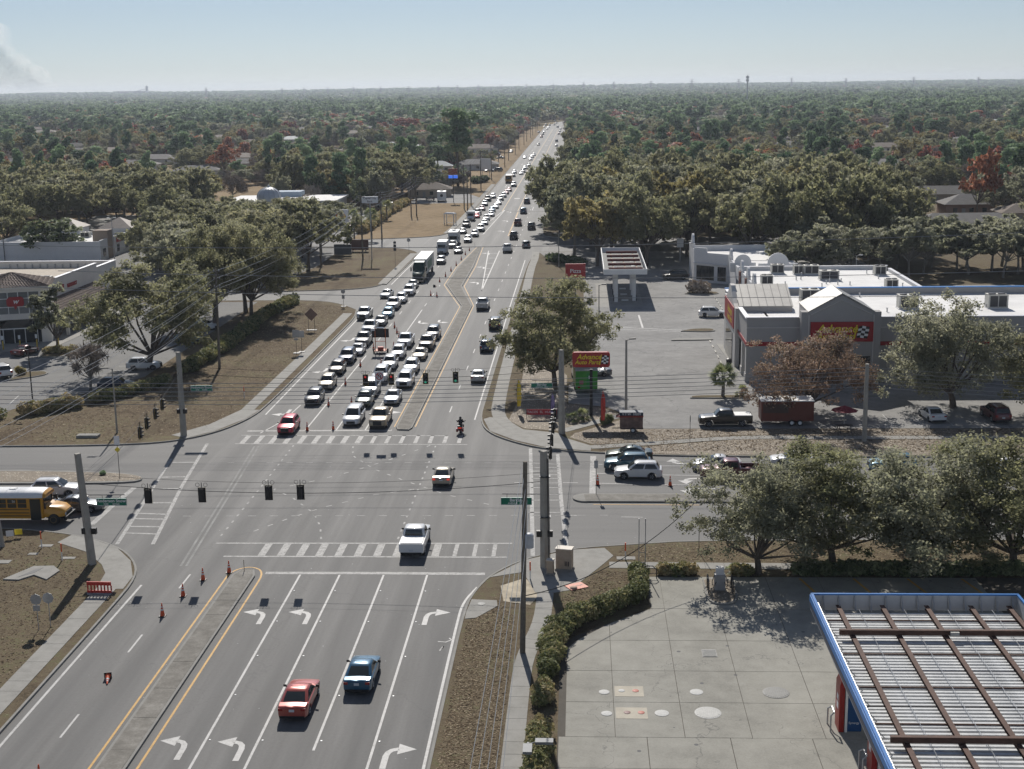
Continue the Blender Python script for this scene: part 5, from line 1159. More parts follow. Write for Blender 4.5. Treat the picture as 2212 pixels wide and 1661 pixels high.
hl = [
 (*(-172.67,613.02),22,12,8,0,1,'grey-roofed house left of the orange-leaved tree'),(*(-171.93,571.26),16,11,-10,4,0,'house with dark bluish solar roof left of the orange tree'),(*(-183.04,731.75),22,13,5,2,1,'tan-roofed house right behind the orange-leaved tree'),(*(-166.02,669.96),18,12,0,0,2,'grey-roofed house just right of the orange tree'),
 (*(-306.45,826.77),18,12,12,0,0,'pale grey roof among pines at the left'),(*(-285.62,828.77),16,12,30,2,1,'brownish gable house behind the pines at the left'),(*(-339.47,912.38),20,12,0,4,1,'dark roof above the pale grey one at the left'),(*(-471.50,1258.42),22,13,6,2,1,'tan roof in the left middle distance'),(*(-1157.36,3791.74),30,18,0,2,0,'wide pale roof left of centre near the horizon woods'),(*(-1206.03,3551.19),34,18,4,2,0,'wide pale house in the far left woods'),(*(-1192.34,3305.06),30,16,-6,2,4,'long white house in the far left woods'),(*(-650.12,1595.17),24,14,0,0,1,'pale roof at the far left'),(*(-493.67,1250.97),30,14,3,2,1,'long tan roof at the far left'),(*(-339.87,1101.77),20,14,20,0,1,'grey gable roof by the red maples'),(*(-633.40,1771.24),20,14,0,2,1,'small tan roof below the dark red maple'),
 (*(-178.43,881.24),22,13,4,1,1,'brown-roofed house left of the white fence'),(*(-208.35,992.41),18,12,0,3,4,'pale metal roof under the red maple'),(*(-181.76,1109.30),26,13,0,2,1,'long tan house with the pickup on its drive'),(*(-183.58,1265.46),28,15,0,0,0,'grey roof behind the long tan house'),(*(-172.47,1286.50),24,14,0,0,0,'grey roof left of the big red maple'),(*(-129.14,1240.15),26,15,10,2,1,'tan roof right of the big red maple'),(*(-277.77,1656.44),24,14,0,0,0,'small pale roof in the middle woods'),(*(-104.76,842.58),20,14,20,3,4,'house with bright white metal roof below the red maple'),(*(-116.55,858.50),12,10,10,3,4,'small white-roofed wing beside the bright metal roof'),(*(-59.49,807.24),24,14,4,1,1,'brown-roofed house by the power poles, further one'),(*(-47.99,638.20),20,12,0,0,0,'grey blue-walled house by the power poles'),(*(-65.15,578.68),16,11,35,4,1,'dark roofed house under the tall pine'),(*(-53.03,482.28),15,10,4,1,2,'tan-walled house with brown roof beside the trailer lot'),(*(-65.29,625.16),14,8,3,3,4,'pale flat-roofed house behind the small pine'),
 (*(19.33,1408.21),34,20,8,4,2,'large dark roof right of the far road'),(*(146.39,1723.21),40,20,0,1,1,'wide brown roof in the right middle woods'),(*(145.23,1466.57),22,14,0,2,1,'tan roof beside the far red maple at right'),
 (*(129.49,899.52),13,11,5,0,4,'white two-storey house left of the round evergreen'),(*(117.56,797.33),18,12,0,0,4,'pale gabled roof before the two-storey house'),(*(501.26,2929.64),30,16,0,0,4,'pale house far off at right'),(*(418.93,1881.33),30,16,0,2,1,'tan roof far off at right'),(*(227.43,1065.26),24,14,0,0,1,'pale roof behind the oaks at right'),(*(164.99,759.25),22,13,0,1,1,'brown-grey roof right of the round evergreen'),(*(127.02,598.93),30,15,0,0,4,'wide pale grey roof behind the dark oaks'),(*(223.51,822.33),20,14,0,0,1,'grey gable roof below the red tree at right'),(*(229.94,802.63),18,13,0,0,1,'grey gable roof next to the first one below the red tree'),(*(114.14,439.33),26,13,0,4,2,'dark grey roof behind the brick house'),(*(540.19,1837.44),24,15,0,4,1,'dark roof far off at the right edge'),(*(555.04,1822.86),20,14,0,2,1,'tan roof far off at the right edge'),(*(118.12,373.32),12,10,0,1,2,'tan garage at the right picture edge'),(*(96.28,346.99),26,10,0,0,4,'low grey roof below the brick house')]
for (x,y,w,d,rz,rf,wl_,lb) in hl: house(x,y,w,d,rz,rf,wl_,lb)
bh = house(*(109.95,397.41),13,10,0,0,3,'brick house with grey shingle roof and white trimmed windows at right',3.2,2.6)
hr = random.Random(12); cnt = {'left': 0,'right': 0}
for y in sorted(hr.uniform(650,1700) for _ in range(30)):
    sd = 'left' if hr.random() < .5 else 'right'; x = hr.uniform(-.42 * y,-85) if sd == 'left' else hr.uniform(45,.33 * y)
    if any((x - h[0]) ** 2 + (y - h[1]) ** 2 < 1600 for h in HOUSES): continue
    house(x,y,hr.uniform(18,28),hr.uniform(11,15),hr.uniform(-15,15),hr.choice((0,0,1,2,3,4)),hr.choice((0,1,4)),'small distant house roof in the woods %s of the road, %s nearest' % (sd,ORD[cnt[sd]])); cnt[sd] += 1
sh = thing('shed','small shed with blinding white metal roof by the orange tree','shed',(*(-154.13,552.89),0),R(4)); MB().box(-4.5,4.5,-2.5,2.5,0,2.2).build('wall',stucco_w,sh); q = MB(); q.add([(-4.8,-2.8,2.2),(4.8,-2.8,2.2),(4.8,2.8,2.9),(-4.8,2.8,2.9),(-4.8,-2.8,2.3),(4.8,-2.8,2.3),(4.8,2.8,3.0),(-4.8,2.8,3.0)],[(0,3,2,1),(4,5,6,7),(0,1,5,4),(1,2,6,5),(2,3,7,6),(3,0,4,7)]); q.build('roof',simple('bright_metal',(.7,.7,.68),.6,metal=.1),sh); HOUSES.append((sh.location.x,sh.location.y,10))
wf = simple('white_vinyl_fence',(.68,.69,.70),.6)
def fence(a,b,h,label,n=10):
    f = thing('vinyl_fence',label,'fence',(a[0],a[1],0))
    d = Vector((b[0] - a[0],b[1] - a[1])); L_ = d.length; f.rotation_euler = (0,0,math.atan2(d.y,d.x))
    for k in range(n): MB().box(L_ * k / n + .08,L_ * (k + 1) / n - .08,-.03,.03,.05,h).build('panel',wf,f)
    for k in range(n + 1): MB().box(L_ * k / n - .07,L_ * k / n + .07,-.07,.07,0,h + .12).build('post',wf,f)
    HOUSES.append(((a[0] + b[0]) / 2,(a[1] + b[1]) / 2,L_ * .6))
fence((-156.58,843.10),(-150.20,864.56),1.9,'white vinyl fence left of the dense green tree'); fence((-87.09,733.36),(-80.74,743.70),1.9,'white vinyl fence behind the dark house'); fence((119.66,398.58),(124.46,399.87),1.9,'pale vinyl fence left of the garage at right'); fence((131.63,940.47),(141.93,947.21),2.0,'white wall of fence below the two-storey house')
# ---------------------------------------------------------------- poles, wires, signals, signs
def pole(x,y,h,r0,r1,mat,name,label,square=False,lean=(0,0),group=None,z=.12):
    p = thing(name,label,'pole',(x,y,z),group=group)
    n = 4 if square else 10
    q = MB(); q.tube([(0,0,-.1),(lean[0] / 2,lean[1] / 2,h / 2),(lean[0],lean[1],h)],[r0 * (1.25 if square else 1),(r0 + r1) / 2 * (1.25 if square else 1),r1 * (1.25 if square else 1)],n)
    q.build('shaft',mat,p,None if square else 40)
    return p
def crossarm(p,z,w,ax=0.0,mat=None,ins=3):
    q = MB(); a = MB()
    q.tube([(-w / 2 * math.cos(ax),-w / 2 * math.sin(ax),z),(w / 2 * math.cos(ax),w / 2 * math.sin(ax),z)],.07,4); q.build('crossarm',mat or wood_pole,p)
    for k in range(ins):
        t = (k / (ins - 1) - .5) * w * .9; c = MB(); c.lathe([(.05,0),(.09,.08),(.05,.16),(.08,.22)],8,c=(t * math.cos(ax),t * math.sin(ax),z + .06)); c.build('insulator',simple('porcelain',(.4,.4,.42),.3),p)
NWp,SWp,NEp,SEp = (-44.1,144.6),(-39.7,103.1),(-2.1,145.3),(-2.9,102.6)
pNW = pole(*NWp,9.5,.30,.22,conc_pole,'concrete_pole','square concrete signal pole at the far left corner with green street sign',True)
pSW = pole(*SWp,9.3,.30,.22,conc_pole,'concrete_pole','leaning square concrete signal pole at the near left corner',True,(-.45,0))
pNE = pole(*NEp,9.4,.30,.22,conc_pole,'concrete_pole','square concrete signal pole at the far right corner by the sign trailer',True)
pSE = pole(*SEp,9.6,.30,.24,conc_pole,'concrete_pole','square concrete signal pole at the near right corner with conduits',True)
for dx in (.34,.42): MB().tube([(dx,-.1,0),(dx - .08,-.1,9.0)],.035,6).build('conduit',dark_steel,pSE)
for z in (4.2,7.5): MB().box(-.34,.5,-.36,.34,z,z + .07).build('clamp_band',dark_steel,pSE)
pE = pole(30.1,141.8,8.4,.26,.2,conc_pole,'concrete_pole','round-topped concrete pole among the trees before the auto parts store')
pWd = pole(-4.0,85.9,13.4,.2,.15,wood_pole,'utility_pole','weathered wooden utility pole on the near right verge carrying a transformer',lean=(.35,0))
q = MB(); q.lathe([(.05,0),(.3,.02),(.3,.9),(.2,1.0),(.05,1.02)],14,c=(.55,-.1,3.9 + 3.6)); q.build('transformer',simple('transformer_grey',(.45,.47,.5),.5),pWd,40)
pWg = pole(-49.8,181.8,13.8,.19,.14,wood_pole,'utility_pole','tall wooden utility pole by the pharmacy hedge with stacked insulators',lean=(.3,0))
for z in (13.4,12.4,11.3): crossarm(pWg,z,1.6,.1)
pL = pole(*(-48.97,107.34),12.5,.24,.18,conc_pole,'utility_pole','concrete pole cut by the left picture edge',lean=(-1.0,0))
ups = [(-48.7,302.2,14.4,'utility pole beside the bank signboard'),(-50.1,342.2,12.2,'utility pole at the second side street'),(-56.0,290.5,9.8,'utility pole in front of the oaks left of the second side street'),(-49.0,407.9,11.7,'right one of two utility poles in the mown field'),(-50.4,406.2,11.1,'left one of two utility poles in the mown field'),(-36.3,427.9,13.8,'tallest utility pole of the roadside cluster'),(-34.4,417.7,12.3,'nearest utility pole of the roadside cluster'),(-35.3,442.6,13.3,'back utility pole of the roadside cluster'),(-36.9,510.6,14.7,'utility pole past the roadside cluster'),(-36.4,564.8,15.0,'utility pole by the white signboard'),(-38.2,645.5,12.4,'utility pole before the house drives'),(-35.7,654.2,11.0,'utility pole at the kerb before the house drives')]
for k in range(9): ups.append((-37.0 + (k % 2) * .6,715 + k * 62,13.0,'utility pole, %s in the far row left of the road' % ORD[k]))
UPO = []
for (x,y,h,l) in ups:
    p = pole(x,y,h,.2,.15,wood_pole,'utility_pole',l,group='utility poles left of the road'); UPO.append((x,y,h))
    crossarm(p,h - .4,1.8,0);
def wire(a,b,sag,r=.018,mat=None,name='power_line',label=None,group=None,n=14):
    a,b = Vector(a),Vector(b)
    path = [a.lerp(b,t / n) - Vector((0,0,4 * sag * (t / n) * (1 - t / n))) for t in range(n + 1)]
    q = MB(); q.tube([tuple(p) for p in path],r,4,caps=False); o = q.build(name,mat or alu_cable)
    return tag(o,label,'cable',group)
# stacked lines from the pharmacy pole toward the left front, and on up the road
for k in range(7):
    z = 13.5 - k * .85; off = (-.5 + (k % 3) * .5)
    wire((-49.6 + off,181.8,z),(-51.6 + off * .8,109.5,12.6 - k * .95),1.0,.02,None,'power_line','power line from the pharmacy pole down to the left edge, %s from the top' % ORD[k],'lines left of the pharmacy')
    if k < 5: wire((-49.6 + off,181.8,z),(-48.7 + off,302.2,14.2 - k * .8),1.6,.022,None,'power_line','power line from the pharmacy pole to the bank signboard pole, %s from the top' % ORD[k],'lines up the road')
seq = [(-48.7,302.2,14.2),(-50.1,342.2,12.0),(-49.0,407.9,11.5),(-36.3,427.9,13.6),(-36.9,510.6,14.5),(-36.4,564.8,14.8),(-38.2,645.5,12.2)] + [(x,y,h - .2) for x,y,h in UPO[12:]]
for i in range(len(seq) - 1):
    for k in range(4):
        a,b = seq[i],seq[i + 1]; o = (k - 1.5) * .55
        wire((a[0] + o,a[1],a[2] - k * .55),(b[0] + o,b[1],b[2] - k * .55),1.0,.026,None,'power_line','roadside power line of span %s up the left of the road, %s strand' % (ORD[i],ORD[k]),'roadside lines up the left of the road')
# six conductors on the far side of the cross street
for k in range(6):
    z = 8.2 - k * .42
    wire((30.0,141.6,z),(-78,139.0,z - .3 - k * .06),1.0,.026,None,'power_line','conductor over the cross street left of the right-hand pole, %s from the top' % ORD[k],'lines over the far side of the junction')
    wire((30.0,141.6,z),(125,137.5,z - 2.2),1.2,.018,None,'power_line','conductor right of the pole before the auto parts store, %s from the top' % ORD[k],'lines right of the auto parts pole')
for k,(a,b) in enumerate((((-63.06,145.00,21.46),(46.42,145.00,21.81)),((-56.90,145.00,18.63),(46.68,145.00,17.79)),((-63.49,145.00,17.02),(46.84,145.00,15.33)))):
    wire(a,b,.8,.03,None,'power_line','high wire crossing the whole junction, %s of three from the top' % ORD[k],'high wires across the junction',20)
# bare conductors from the wooden pole toward the camera
for k in range(5):
    e = ((-4.5,20,12.9),(-4.1,20,12.8),(-3.7,20,12.7),(-3.3,20,12.6),(-2.95,20,12.5))[k]
    wire((-3.85 + k * .1,85.8,13.2 - k * .75),e,.7,.014,None,'power_line','bare conductor from the near wooden pole toward the viewer, %s from the left' % ORD[k],'conductors over the near right verge')
wire((-3.8,85.9,4.2),(9.55,104.00,5.64),1.4,.035,cable_m,'cable','thick dark cable swooping from the wooden pole up into the foreground tree')
# signal spans
def span(a,b,za,zb,sag,label):
    for dz,r in ((0,.022),(.75,.012)): wire((a[0],a[1],za + dz),(b[0],b[1],zb + dz),sag if dz == 0 else sag * .9,r,cable_m,'span_wire',label + (', lower cable' if dz == 0 else ', upper cable'))
span(SWp,SEp,6.95,7.25,.9,'signal span wire across the near crosswalk'); span(NWp,NEp,7.3,7.3,.9,'signal span wire across the far crosswalk'); span(NWp,SWp,7.4,7.1,.8,'signal span wire across the left arm'); span(NEp,SEp,7.5,7.4,.8,'signal span wire across the right arm')
red_l = simple('signal_red',(.4,.02,.02),.3,var=0,emit=(1,.04,.03,.25)); green_l = simple('signal_green',(.02,.4,.25),.3,var=0,emit=(.05,1,.55,.2)); dark_l = simple('signal_unlit',(.02,.02,.02),.3,var=0); gold = simple('backplate_border',(.42,.30,.06),.5,var=0)
def signal(x,y,z,rz,label,lit=None,group='traffic signal heads'):
    """z: centre of the head; rz: degrees, 0 = lenses toward the camera (-Y)"""
    s = thing('traffic_signal',label,'traffic light',(x,y,z),R(rz),group)
    MB().box(-.30,.30,-.03,.03,-.62,.62).build('backplate',black,s); MB().box(-.19,.19,-.14,.16,-.54,.54).build('housing',black,s)
    e = MB()
    for b in ((-.31,-.27,-.63,.63),(.27,.31,-.63,.63),(-.27,.27,.59,.63),(-.27,.27,-.63,-.59)): e.box(b[0],b[1],-.04,-.031,b[2],b[3])
    e.build('reflective_border',gold,s)
    for k,zz in enumerate((.35,0,-.35)):
        q = MB(); q.lathe([(.13,-.16),(.11,-.145)],14,axis='y',c=(0,0,zz)); q.build('lens',{0: red_l,2: green_l}[k] if lit == k else dark_l,s)
        v = MB(); v.add([(.15 * math.cos(t),y_,zz + .15 * math.sin(t)) for y_ in (-.14,-.36) for t in [math.pi * j / 6 for j in range(7)]],[(j,j + 1,j + 8,j + 7) for j in range(6)]); v.build('visor',black,s)
    MB().tube([(0,0,.62),(0,0,1.05)],.03,6).build('hanger',dark_steel,s)
    for sg in (-1,1):
        MB().tube([(sg * .32 + .16 * math.cos(t),0,.84 + .16 * math.sin(t)) for t in [2 * math.pi * j / 10 for j in range(11)]],.015,4).build('cable_loop',cable_m,s)
    return s
for k,p in enumerate(((-34.64,103.00,5.93),(-30.27,103.00,6.01),(-24.87,103.00,6.20),(-22.31,103.00,6.24))): signal(*p,180,'black back of the signal head over the near crosswalk, %s from the left' % ORD[k])
for k,(p,lt) in enumerate((((-23.56,144.90,6.35),0),((-20.71,144.90,6.39),0),((-16.95,144.90,6.48),2),((-13.65,144.90,6.60),2))): signal(*p,0,('signal head showing a red arrow over the far crosswalk, %s one' if lt == 0 else 'signal head showing green over the far crosswalk, %s one') % ('left' if k % 2 == 0 else 'right'),lt)
for k,p in enumerate(((-41.86,123.52,5.94),(-42.20,126.66,6.06),(-42.64,130.82,6.02),(-43.02,134.43,6.13))): signal(*p,90,'signal head in profile on the left span, %s from the near end' % ORD[k])
for k,p in enumerate(((-2.47,125.63,7.07),(-2.51,123.20,6.77),(-2.57,120.43,7.09),(-2.62,117.62,6.68),(-2.68,114.44,6.37))): signal(*p,-90,'signal head seen edge-on along the right span, %s from the far end' % ORD[k])
nu = thing('turn_sign','white no-U-turn sign hanging between the red arrow signals','sign',(-22.02,144.80,6.78)); MB().box(-.5,.5,-.02,.02,-.55,.55).build('panel',sign_white,nu)
q = MB(); q.tube([(.36 * math.cos(t),-.03,.36 * math.sin(t)) for t in [2 * math.pi * j / 20 for j in range(21)]],.045,4); q.tube([(-.26,-.03,.26),(.26,-.03,-.26)],.045,4); q.build('prohibition_ring',simple('sign_red_ring',(.5,.03,.03),.5),nu); q = MB(); q.tube([(.14,-.025,-.25),(.14,-.025,.1),(0,-.025,.2),(-.14,-.025,.1),(-.14,-.025,-.2)],.04,4); q.build('arrow',black,nu); MB().tube([(0,0,.55),(0,0,1.0)],.03,6).build('hanger',dark_steel,nu)
def street_sign(parent_xy,p,w,h,l1,l2,label,side):
    s = thing('street_sign',label,'sign',p); MB().box(-w / 2,w / 2,-.05,.05,-h / 2,h / 2).build('panel',sign_green,s)
    e = MB(); t = .025
    for b in ((-w / 2,w / 2,h / 2 - t,h / 2),(-w / 2,w / 2,-h / 2,-h / 2 + t),(-w / 2,-w / 2 + t,-h / 2 + t,h / 2 - t),(w / 2 - t,w / 2,-h / 2 + t,h / 2 - t)): e.box(b[0],b[1],-.058,-.051,b[2],b[3])
    e.build('border',sign_white,s)
    text('lettering',l1,.36,sign_white,s,(0,-.06,.10),bold=.008); text('lettering',l2,.20,sign_white,s,(0,-.06,-.17),bold=.004)
    x1 = parent_xy[0] - p[0]; q = MB(); q.tube([(x1,.2,h / 2 + .22),(-x1 / abs(x1) * w * .45,.0,h / 2 + .30)],.035,6); q.build('mast_arm',dark_steel,s)
    for x in (-w * .3,w * .3): MB().tube([(x,0,h / 2),(x,0,h / 2 + .28)],.02,5).build('hanger',dark_steel,s)
street_sign(NWp,(-41.75,144.60,5.55),2.4,.62,'Anderson Snow','3100      ROAD','green street sign on the far left signal pole',1)
street_sign(SWp,(-37.69,103.10,5.39),2.45,.6,'Anderson Snow','3100      ROAD','green street sign on the near left signal pole',1)
street_sign(NEp,(-4.26,145.30,5.56),2.35,.58,'Barclay','AVENUE   3200','green street sign on the far right signal pole',-1)
street_sign(SEp,(-5.10,102.60,5.63),2.45,.6,'Barclay','AVENUE   3200','green street sign beside the near wooden pole',-1)
for (p,xy,l) in ((pNW,.35,0),(pSE,.45,0),(pSW,.4,0)):
    for sg in (-1,1): MB().box(sg * xy - .2,sg * xy + .2,-.2,.1,2.6,3.1).build('pedestrian_signal',black,p)
# street lamps
def lamp_post(x,y,h,label,arms,mat=dark_steel,r=.1,z=.12,base=True,head=(.7,.3)):
    l = thing('lamp_post',label,'lamp post',(x,y,z)); q = MB(); q.tube([(0,0,0),(0,0,h)],[r,r * .7],10); q.build('shaft',mat,l,40)
    if base: q = MB(); q.lathe([(.3,0),(.3,.6),(.22,.75)],12); q.build('base',conc_pole,l,40)
    for a in arms:
        dx,dy = math.cos(R(a)),math.sin(R(a)); MB().tube([(0,0,h - .1),(dx * .5,dy * .5,h + .05)],.04,6).build('arm',mat,l)
        q = MB(); q.loft([[(dx * s - dy * w,dy * s + dx * w,h + zz) for s,w in ((.4,-head[1] / 2),(.4 + head[0],-head[1] / 2),(.4 + head[0],head[1] / 2),(.4,head[1] / 2))] for zz in (0,.16)]); q.build('lamp_head',mat,l)
    return l
lamp_post(5.2,152.7,9.1,'grey lamp post in the middle of the auto parts lot entrance',[15],conc_pole,.17,base=False)
lamp_post(-67.0,159.2,7.1,'dark two-headed lamp post in the pharmacy lot',[0,180],dark_steel,.09)
lamp_post(-52.1,146.0,7.4,'slim concrete street lamp at the far left corner',[185],conc_pole,.11,base=False,head=(.9,.25))
lamp_post(-3.0,69.6,1.75,'grey lamp head on a post at the bottom edge by the hedge',[0,270],simple('lamp_grey',(.2,.21,.22),.6),.11,base=False,head=(1.0,.5))
lamp_post(*(2.90,211.13),7.0,'slim lamp post behind the right edge of the roadside oak',[0],dark_steel,.09,base=False)
lamp_post(*(3.34,290.78),10.5,'lamp post in front of the wood beside the far canopy',[90],conc_pole,.12,base=False)
lamp_post(*(-4.54,287.27),7.0,'lamp post at the right-hand kerb before the far canopy',[0,180],conc_pole,.1,base=False)
lamp_post(*(-60.90,424.67),9.0,'pale lamp post in the bank lot',[0,180],steel,.1,base=False)
lamp_post(*(-88.15,449.03),9.0,'pale lamp post beside the bank building',[0,180],steel,.1,base=False)
lamp_post(*(-131.20,303.59),9.0,'dark lamp post at the left edge behind the pharmacy',[0,180],dark_steel,.1,base=False)
lamp_post(*(-106.68,306.16),9.5,'pale lamp post before the white restaurant',[0,180],steel,.1,base=False)
lamp_post(*(51.08,253.81),6.0,'thin lamp post on the grass behind the strip mall',[0],steel,.07,base=False)
# slender sign posts, seen mostly from behind
def sign_post(x,y,h,panels,label,mat=steel,r=.03,z=.12,rz=0,base=False):
    s = thing('sign_post',label,'sign',(x,y,z),R(rz)); MB().tube([(0,0,0),(0,0,h)],r,6).build('post',mat,s)
    for (zc,w,hh,shp,mt) in panels:
        if shp == 'diamond': q = MB(); q.add([(0,-.04,zc - w),(w,-.04,zc),(0,-.04,zc + w),(-w,-.04,zc),(0,-.055,zc - w),(w,-.055,zc),(0,-.055,zc + w),(-w,-.055,zc)],[(0,1,2,3),(7,6,5,4),(0,4,5,1),(1,5,6,2),(2,6,7,3),(3,7,4,0)])
        elif shp == 'oct': q = MB(); q.lathe([(w,-.055),(w,-.04)],8,axis='y',c=(0,0,zc))
        else: q = MB(); q.box(-w / 2,w / 2,-.055,-.04,zc - hh / 2,zc + hh / 2)
        q.build('panel',mt,s)
    if base: MB().box(-.45,.45,-.45,.45,0,.1).build('base',black,s)
    return s
sign_post(*(-41.22,192.41),3.3,[(2.9,1.0,1.1,'box',sign_back),(2.1,.6,.3,'box',sign_back)],'left of two tall sign posts seen from behind on the far left verge',dark_steel,base=True)
sign_post(*(-40.63,193.27),3.1,[(2.7,.9,1.0,'box',sign_back)],'right of two tall sign posts seen from behind on the far left verge',dark_steel,base=True)
sign_post(*(-41.66,235.36),3.1,[(2.7,.4,0,'oct',sign_back),(1.7,.5,.6,'box',sign_back)],'back of a stop sign at the first side street',dark_steel,base=True)
sign_post(*(-40.12,316.86),3.1,[(2.7,.45,0,'oct',sign_back)],'back of a stop sign at the second side street',dark_steel)
sign_post(*(-39.91,291.23),5.5,[(5.0,.6,.5,'box',dark_steel),(4.3,.6,.6,'box',dark_steel),(3.5,.6,.6,'box',dark_steel)],'post with stacked route signs left of the semi truck',dark_steel)
sign_post(*(-45.59,127.49),4.3,[(4.0,.55,.9,'box',sign_white),(3.05,.3,0,'diamond',yellow)],'keep-right sign above a yellow diamond on the left island nose',dark_steel)
sign_post(*(1.40,122.57),3.4,[(2.9,.35,.75,'box',sign_back)],'back of a narrow sign on the right median by the white suv',dark_steel)
sign_post(*(11.52,140.12),3.3,[(2.9,.08,.6,'box',dark_steel)],'thin dark sign post seen edge-on in the rock bed',dark_steel)
sign_post(*(9.58,106.24),3.4,[(3.0,.06,.5,'box',dark_steel)],'thin sign post beside the foreground tree on the near verge',dark_steel)
sign_post(*(-38.73,89.43),2.7,[(2.3,.42,0,'oct',sign_back),(1.65,.5,.45,'box',sign_back)],'left sign post seen from behind on the near left verge')
sign_post(*(-38.07,89.97),2.5,[(2.2,.42,0,'oct',sign_back)],'right sign post seen from behind on the near left verge')
sign_post(*(-26.82,101.50),.95,[],'short reflector post on the near median nose',simple('post_tan',(.35,.3,.22),.7),z=.16)
sign_post(*(-25.04,322.70),1.4,[],'short reflector post on the far tip of the median',steel,z=.16)
for k,(t,l) in enumerate((((-45.44,107.07),'orange-topped marker post by the left grey cover slab'),((-42.50,103.94),'orange-topped marker post by the small white slab'),((3.54,104.45),'orange-topped marker post near the right utility slab'),((-3.97,99.90),'orange-topped marker post beside the near wooden pole'),((-41.90,163.54),'orange-topped marker post on the far left verge'))):
    s = thing('marker_post',l,'marker post',(*t,.12),group='utility marker posts'); MB().tube([(0,0,0),(0,0,.75)],.05,8).build('post',white_p,s); MB().tube([(0,0,.75),(0,0,1.45)],.055,8).build('cap',orange,s)
for k,(t,w,d,l) in enumerate((((-45.26,107.57),1.1,.6,'grey cover slab behind the left marker post'),((-45.54,105.47),.8,.5,'small white slab left of the marker posts'),((-42.17,104.50),1.1,.5,'white slab beside the second marker post'),((-47.27,103.54),1.2,.8,'pale slab at the left edge'),((3.60,104.81),1.5,.7,'pale slab at the right marker post'))):
    o = MB().box(-w / 2,w / 2,-d / 2,d / 2,0,.03).build('cover_slab',walk_c,None,None,(*t,.125)); tag(o,l,'cover slab','utility cover slabs')
o = thing('drain_headwall','concrete drain apron with a dark mouth on the near left verge','drain',(*(-43.63,100.95),.12)); q = MB(); q.prism([(-1.9,-1.6),(-.6,-1.7),(.2,-.6),(1.6,-1.6),(1.9,.4),(1.0,1.5),(-.6,1.4)],0,.10); q.build('apron',walk_c,o); q = MB(); q.prism([(-.9,-1.2),(.05,-.2),(.35,1.0),(-.2,.5)],.1,.112); q.build('mouth',black,o)
q = MB(); q.box(-1.2,1.2,-.5,.5,0,.3); q.box(-1.0,1.0,-.35,.35,.301,.32); o = tag(q.build('drain_inlet',walk_c,None,None,(*(-54.75,144.20),.11)),'long concrete drain inlet on the far left verge','drain')
for k,(t,cm,l) in enumerate((((-48.51,109.75),yellow,'small yellow yard sign by the left pole'),((-49.08,109.29),sign_white,'small white yard sign by the left pole'))):
    s = thing('yard_sign',l,'sign',(*t,.12),R(10)); MB().box(-.32,.32,-.01,.01,.25,.75).build('panel',cm,s); MB().tube([(-.2,0,0),(-.2,0,.3)],.01,4).build('stake',dark_steel,s); MB().tube([(.2,0,0),(.2,0,.3)],.01,4).build('stake',dark_steel,s)
# ---------------------------------------------------------------- cones and barriers
cone_white = simple('cone_collar',(.75,.75,.73),.5)
def cone(x,y,label,lying=False,tilt=0,z=.012):
    c = thing('traffic_cone',label,'traffic cone',(x,y,z),R(tilt),'orange traffic cones')
    MB().box(-.24,.24,-.24,.24,0,.05).build('base',black,c)
    q = MB(); q.lathe([(.18,.05),(.115,.45)],12); q.build('cone_body',orange,c,40); q = MB(); q.lathe([(.115,.45),(.095,.58)],12); q.build('collar',cone_white,c,40); q = MB(); q.lathe([(.095,.58),(.08,.68)],12); q.build('cone_body',orange,c,40); q = MB(); q.lathe([(.08,.68),(.068,.76)],12); q.build('collar',cone_white,c,40); q = MB(); q.lathe([(.068,.76),(.03,1.02)],12); q.build('cone_tip',orange,c,40)
    if lying: c.rotation_euler = (R(100),0,R(tilt)); c.location.z = .25
    return c
cs = [((-30.26,68.13),'cone cut by the bottom picture edge in the near left lane'),((-30.66,92.36),'cone in the near left lane, nearest standing one'),((-30.28,96.35),'cone in the near left lane, second standing one'),((-29.69,99.83),'cone in the near left lane, third standing one'),((-28.04,101.49),'cone beside the near median nose'),
 ((-30.80,147.39),'cone at the far stop line right of the red crossover'),((-27.91,147.73),'cone at the far stop line left of the white minivan'),((-30.60,159.61),'cone on the lane line right of the black crossover'),((-27.87,160.13),'cone left of the dark green crossover'),((-30.53,171.42),'cone on the lane line right of the beige crossover'),((-30.47,183.38),'cone on the lane line right of the navy suv'),((-27.64,183.88),'cone in front of the arrow board trailer'),((-30.43,195.50),'cone at the left wheel of the arrow board trailer'),((-27.59,196.51),'cone at the right wheel of the arrow board trailer'),((-29.82,214.14),'cone behind the arrow board, upper of two'),((-28.76,209.08),'cone behind the arrow board, lower of two'),((-27.95,205.53),'cone left of the white crew-cab pickup'),
 ((-27.62,248.10),'left of two cones by the fallen cone'),((-26.33,246.63),'right of two cones by the fallen cone'),((-27.79,266.21),'cone beside the median, first past the kink'),((-27.38,274.05),'cone beside the median, second past the kink'),((-27.03,282.36),'cone beside the median, third past the kink'),((-26.74,291.36),'cone beside the median, fourth past the kink'),((-26.47,301.15),'cone beside the median, fifth past the kink'),((-26.33,310.50),'cone beside the median, sixth past the kink'),((-26.04,318.57),'cone at the far tip of the median'),((1.59,125.98),'cone in front of the white crossover on the right arm'),((8.50,125.63),'cone behind the white crossover on the right arm')]
for p,l in cs: cone(p[0],p[1],l)
cone(*(-31.00,81.58),'fallen cone lying on the near left lanes',True,15); cone(*(-28.13,259.09),'fallen cone lying on the road left of the median kink',True,160)
bar = thing('water_barrier','red plastic pedestrian barrier on the near left sidewalk','barrier',(*(-36.73,96.35),.15),R(-2))
q = MB(); q.box(-.95,.95,-.05,.05,.72,1.0); q.box(-.95,.95,-.05,.05,.12,.3); q.build('rail',red_p,bar)
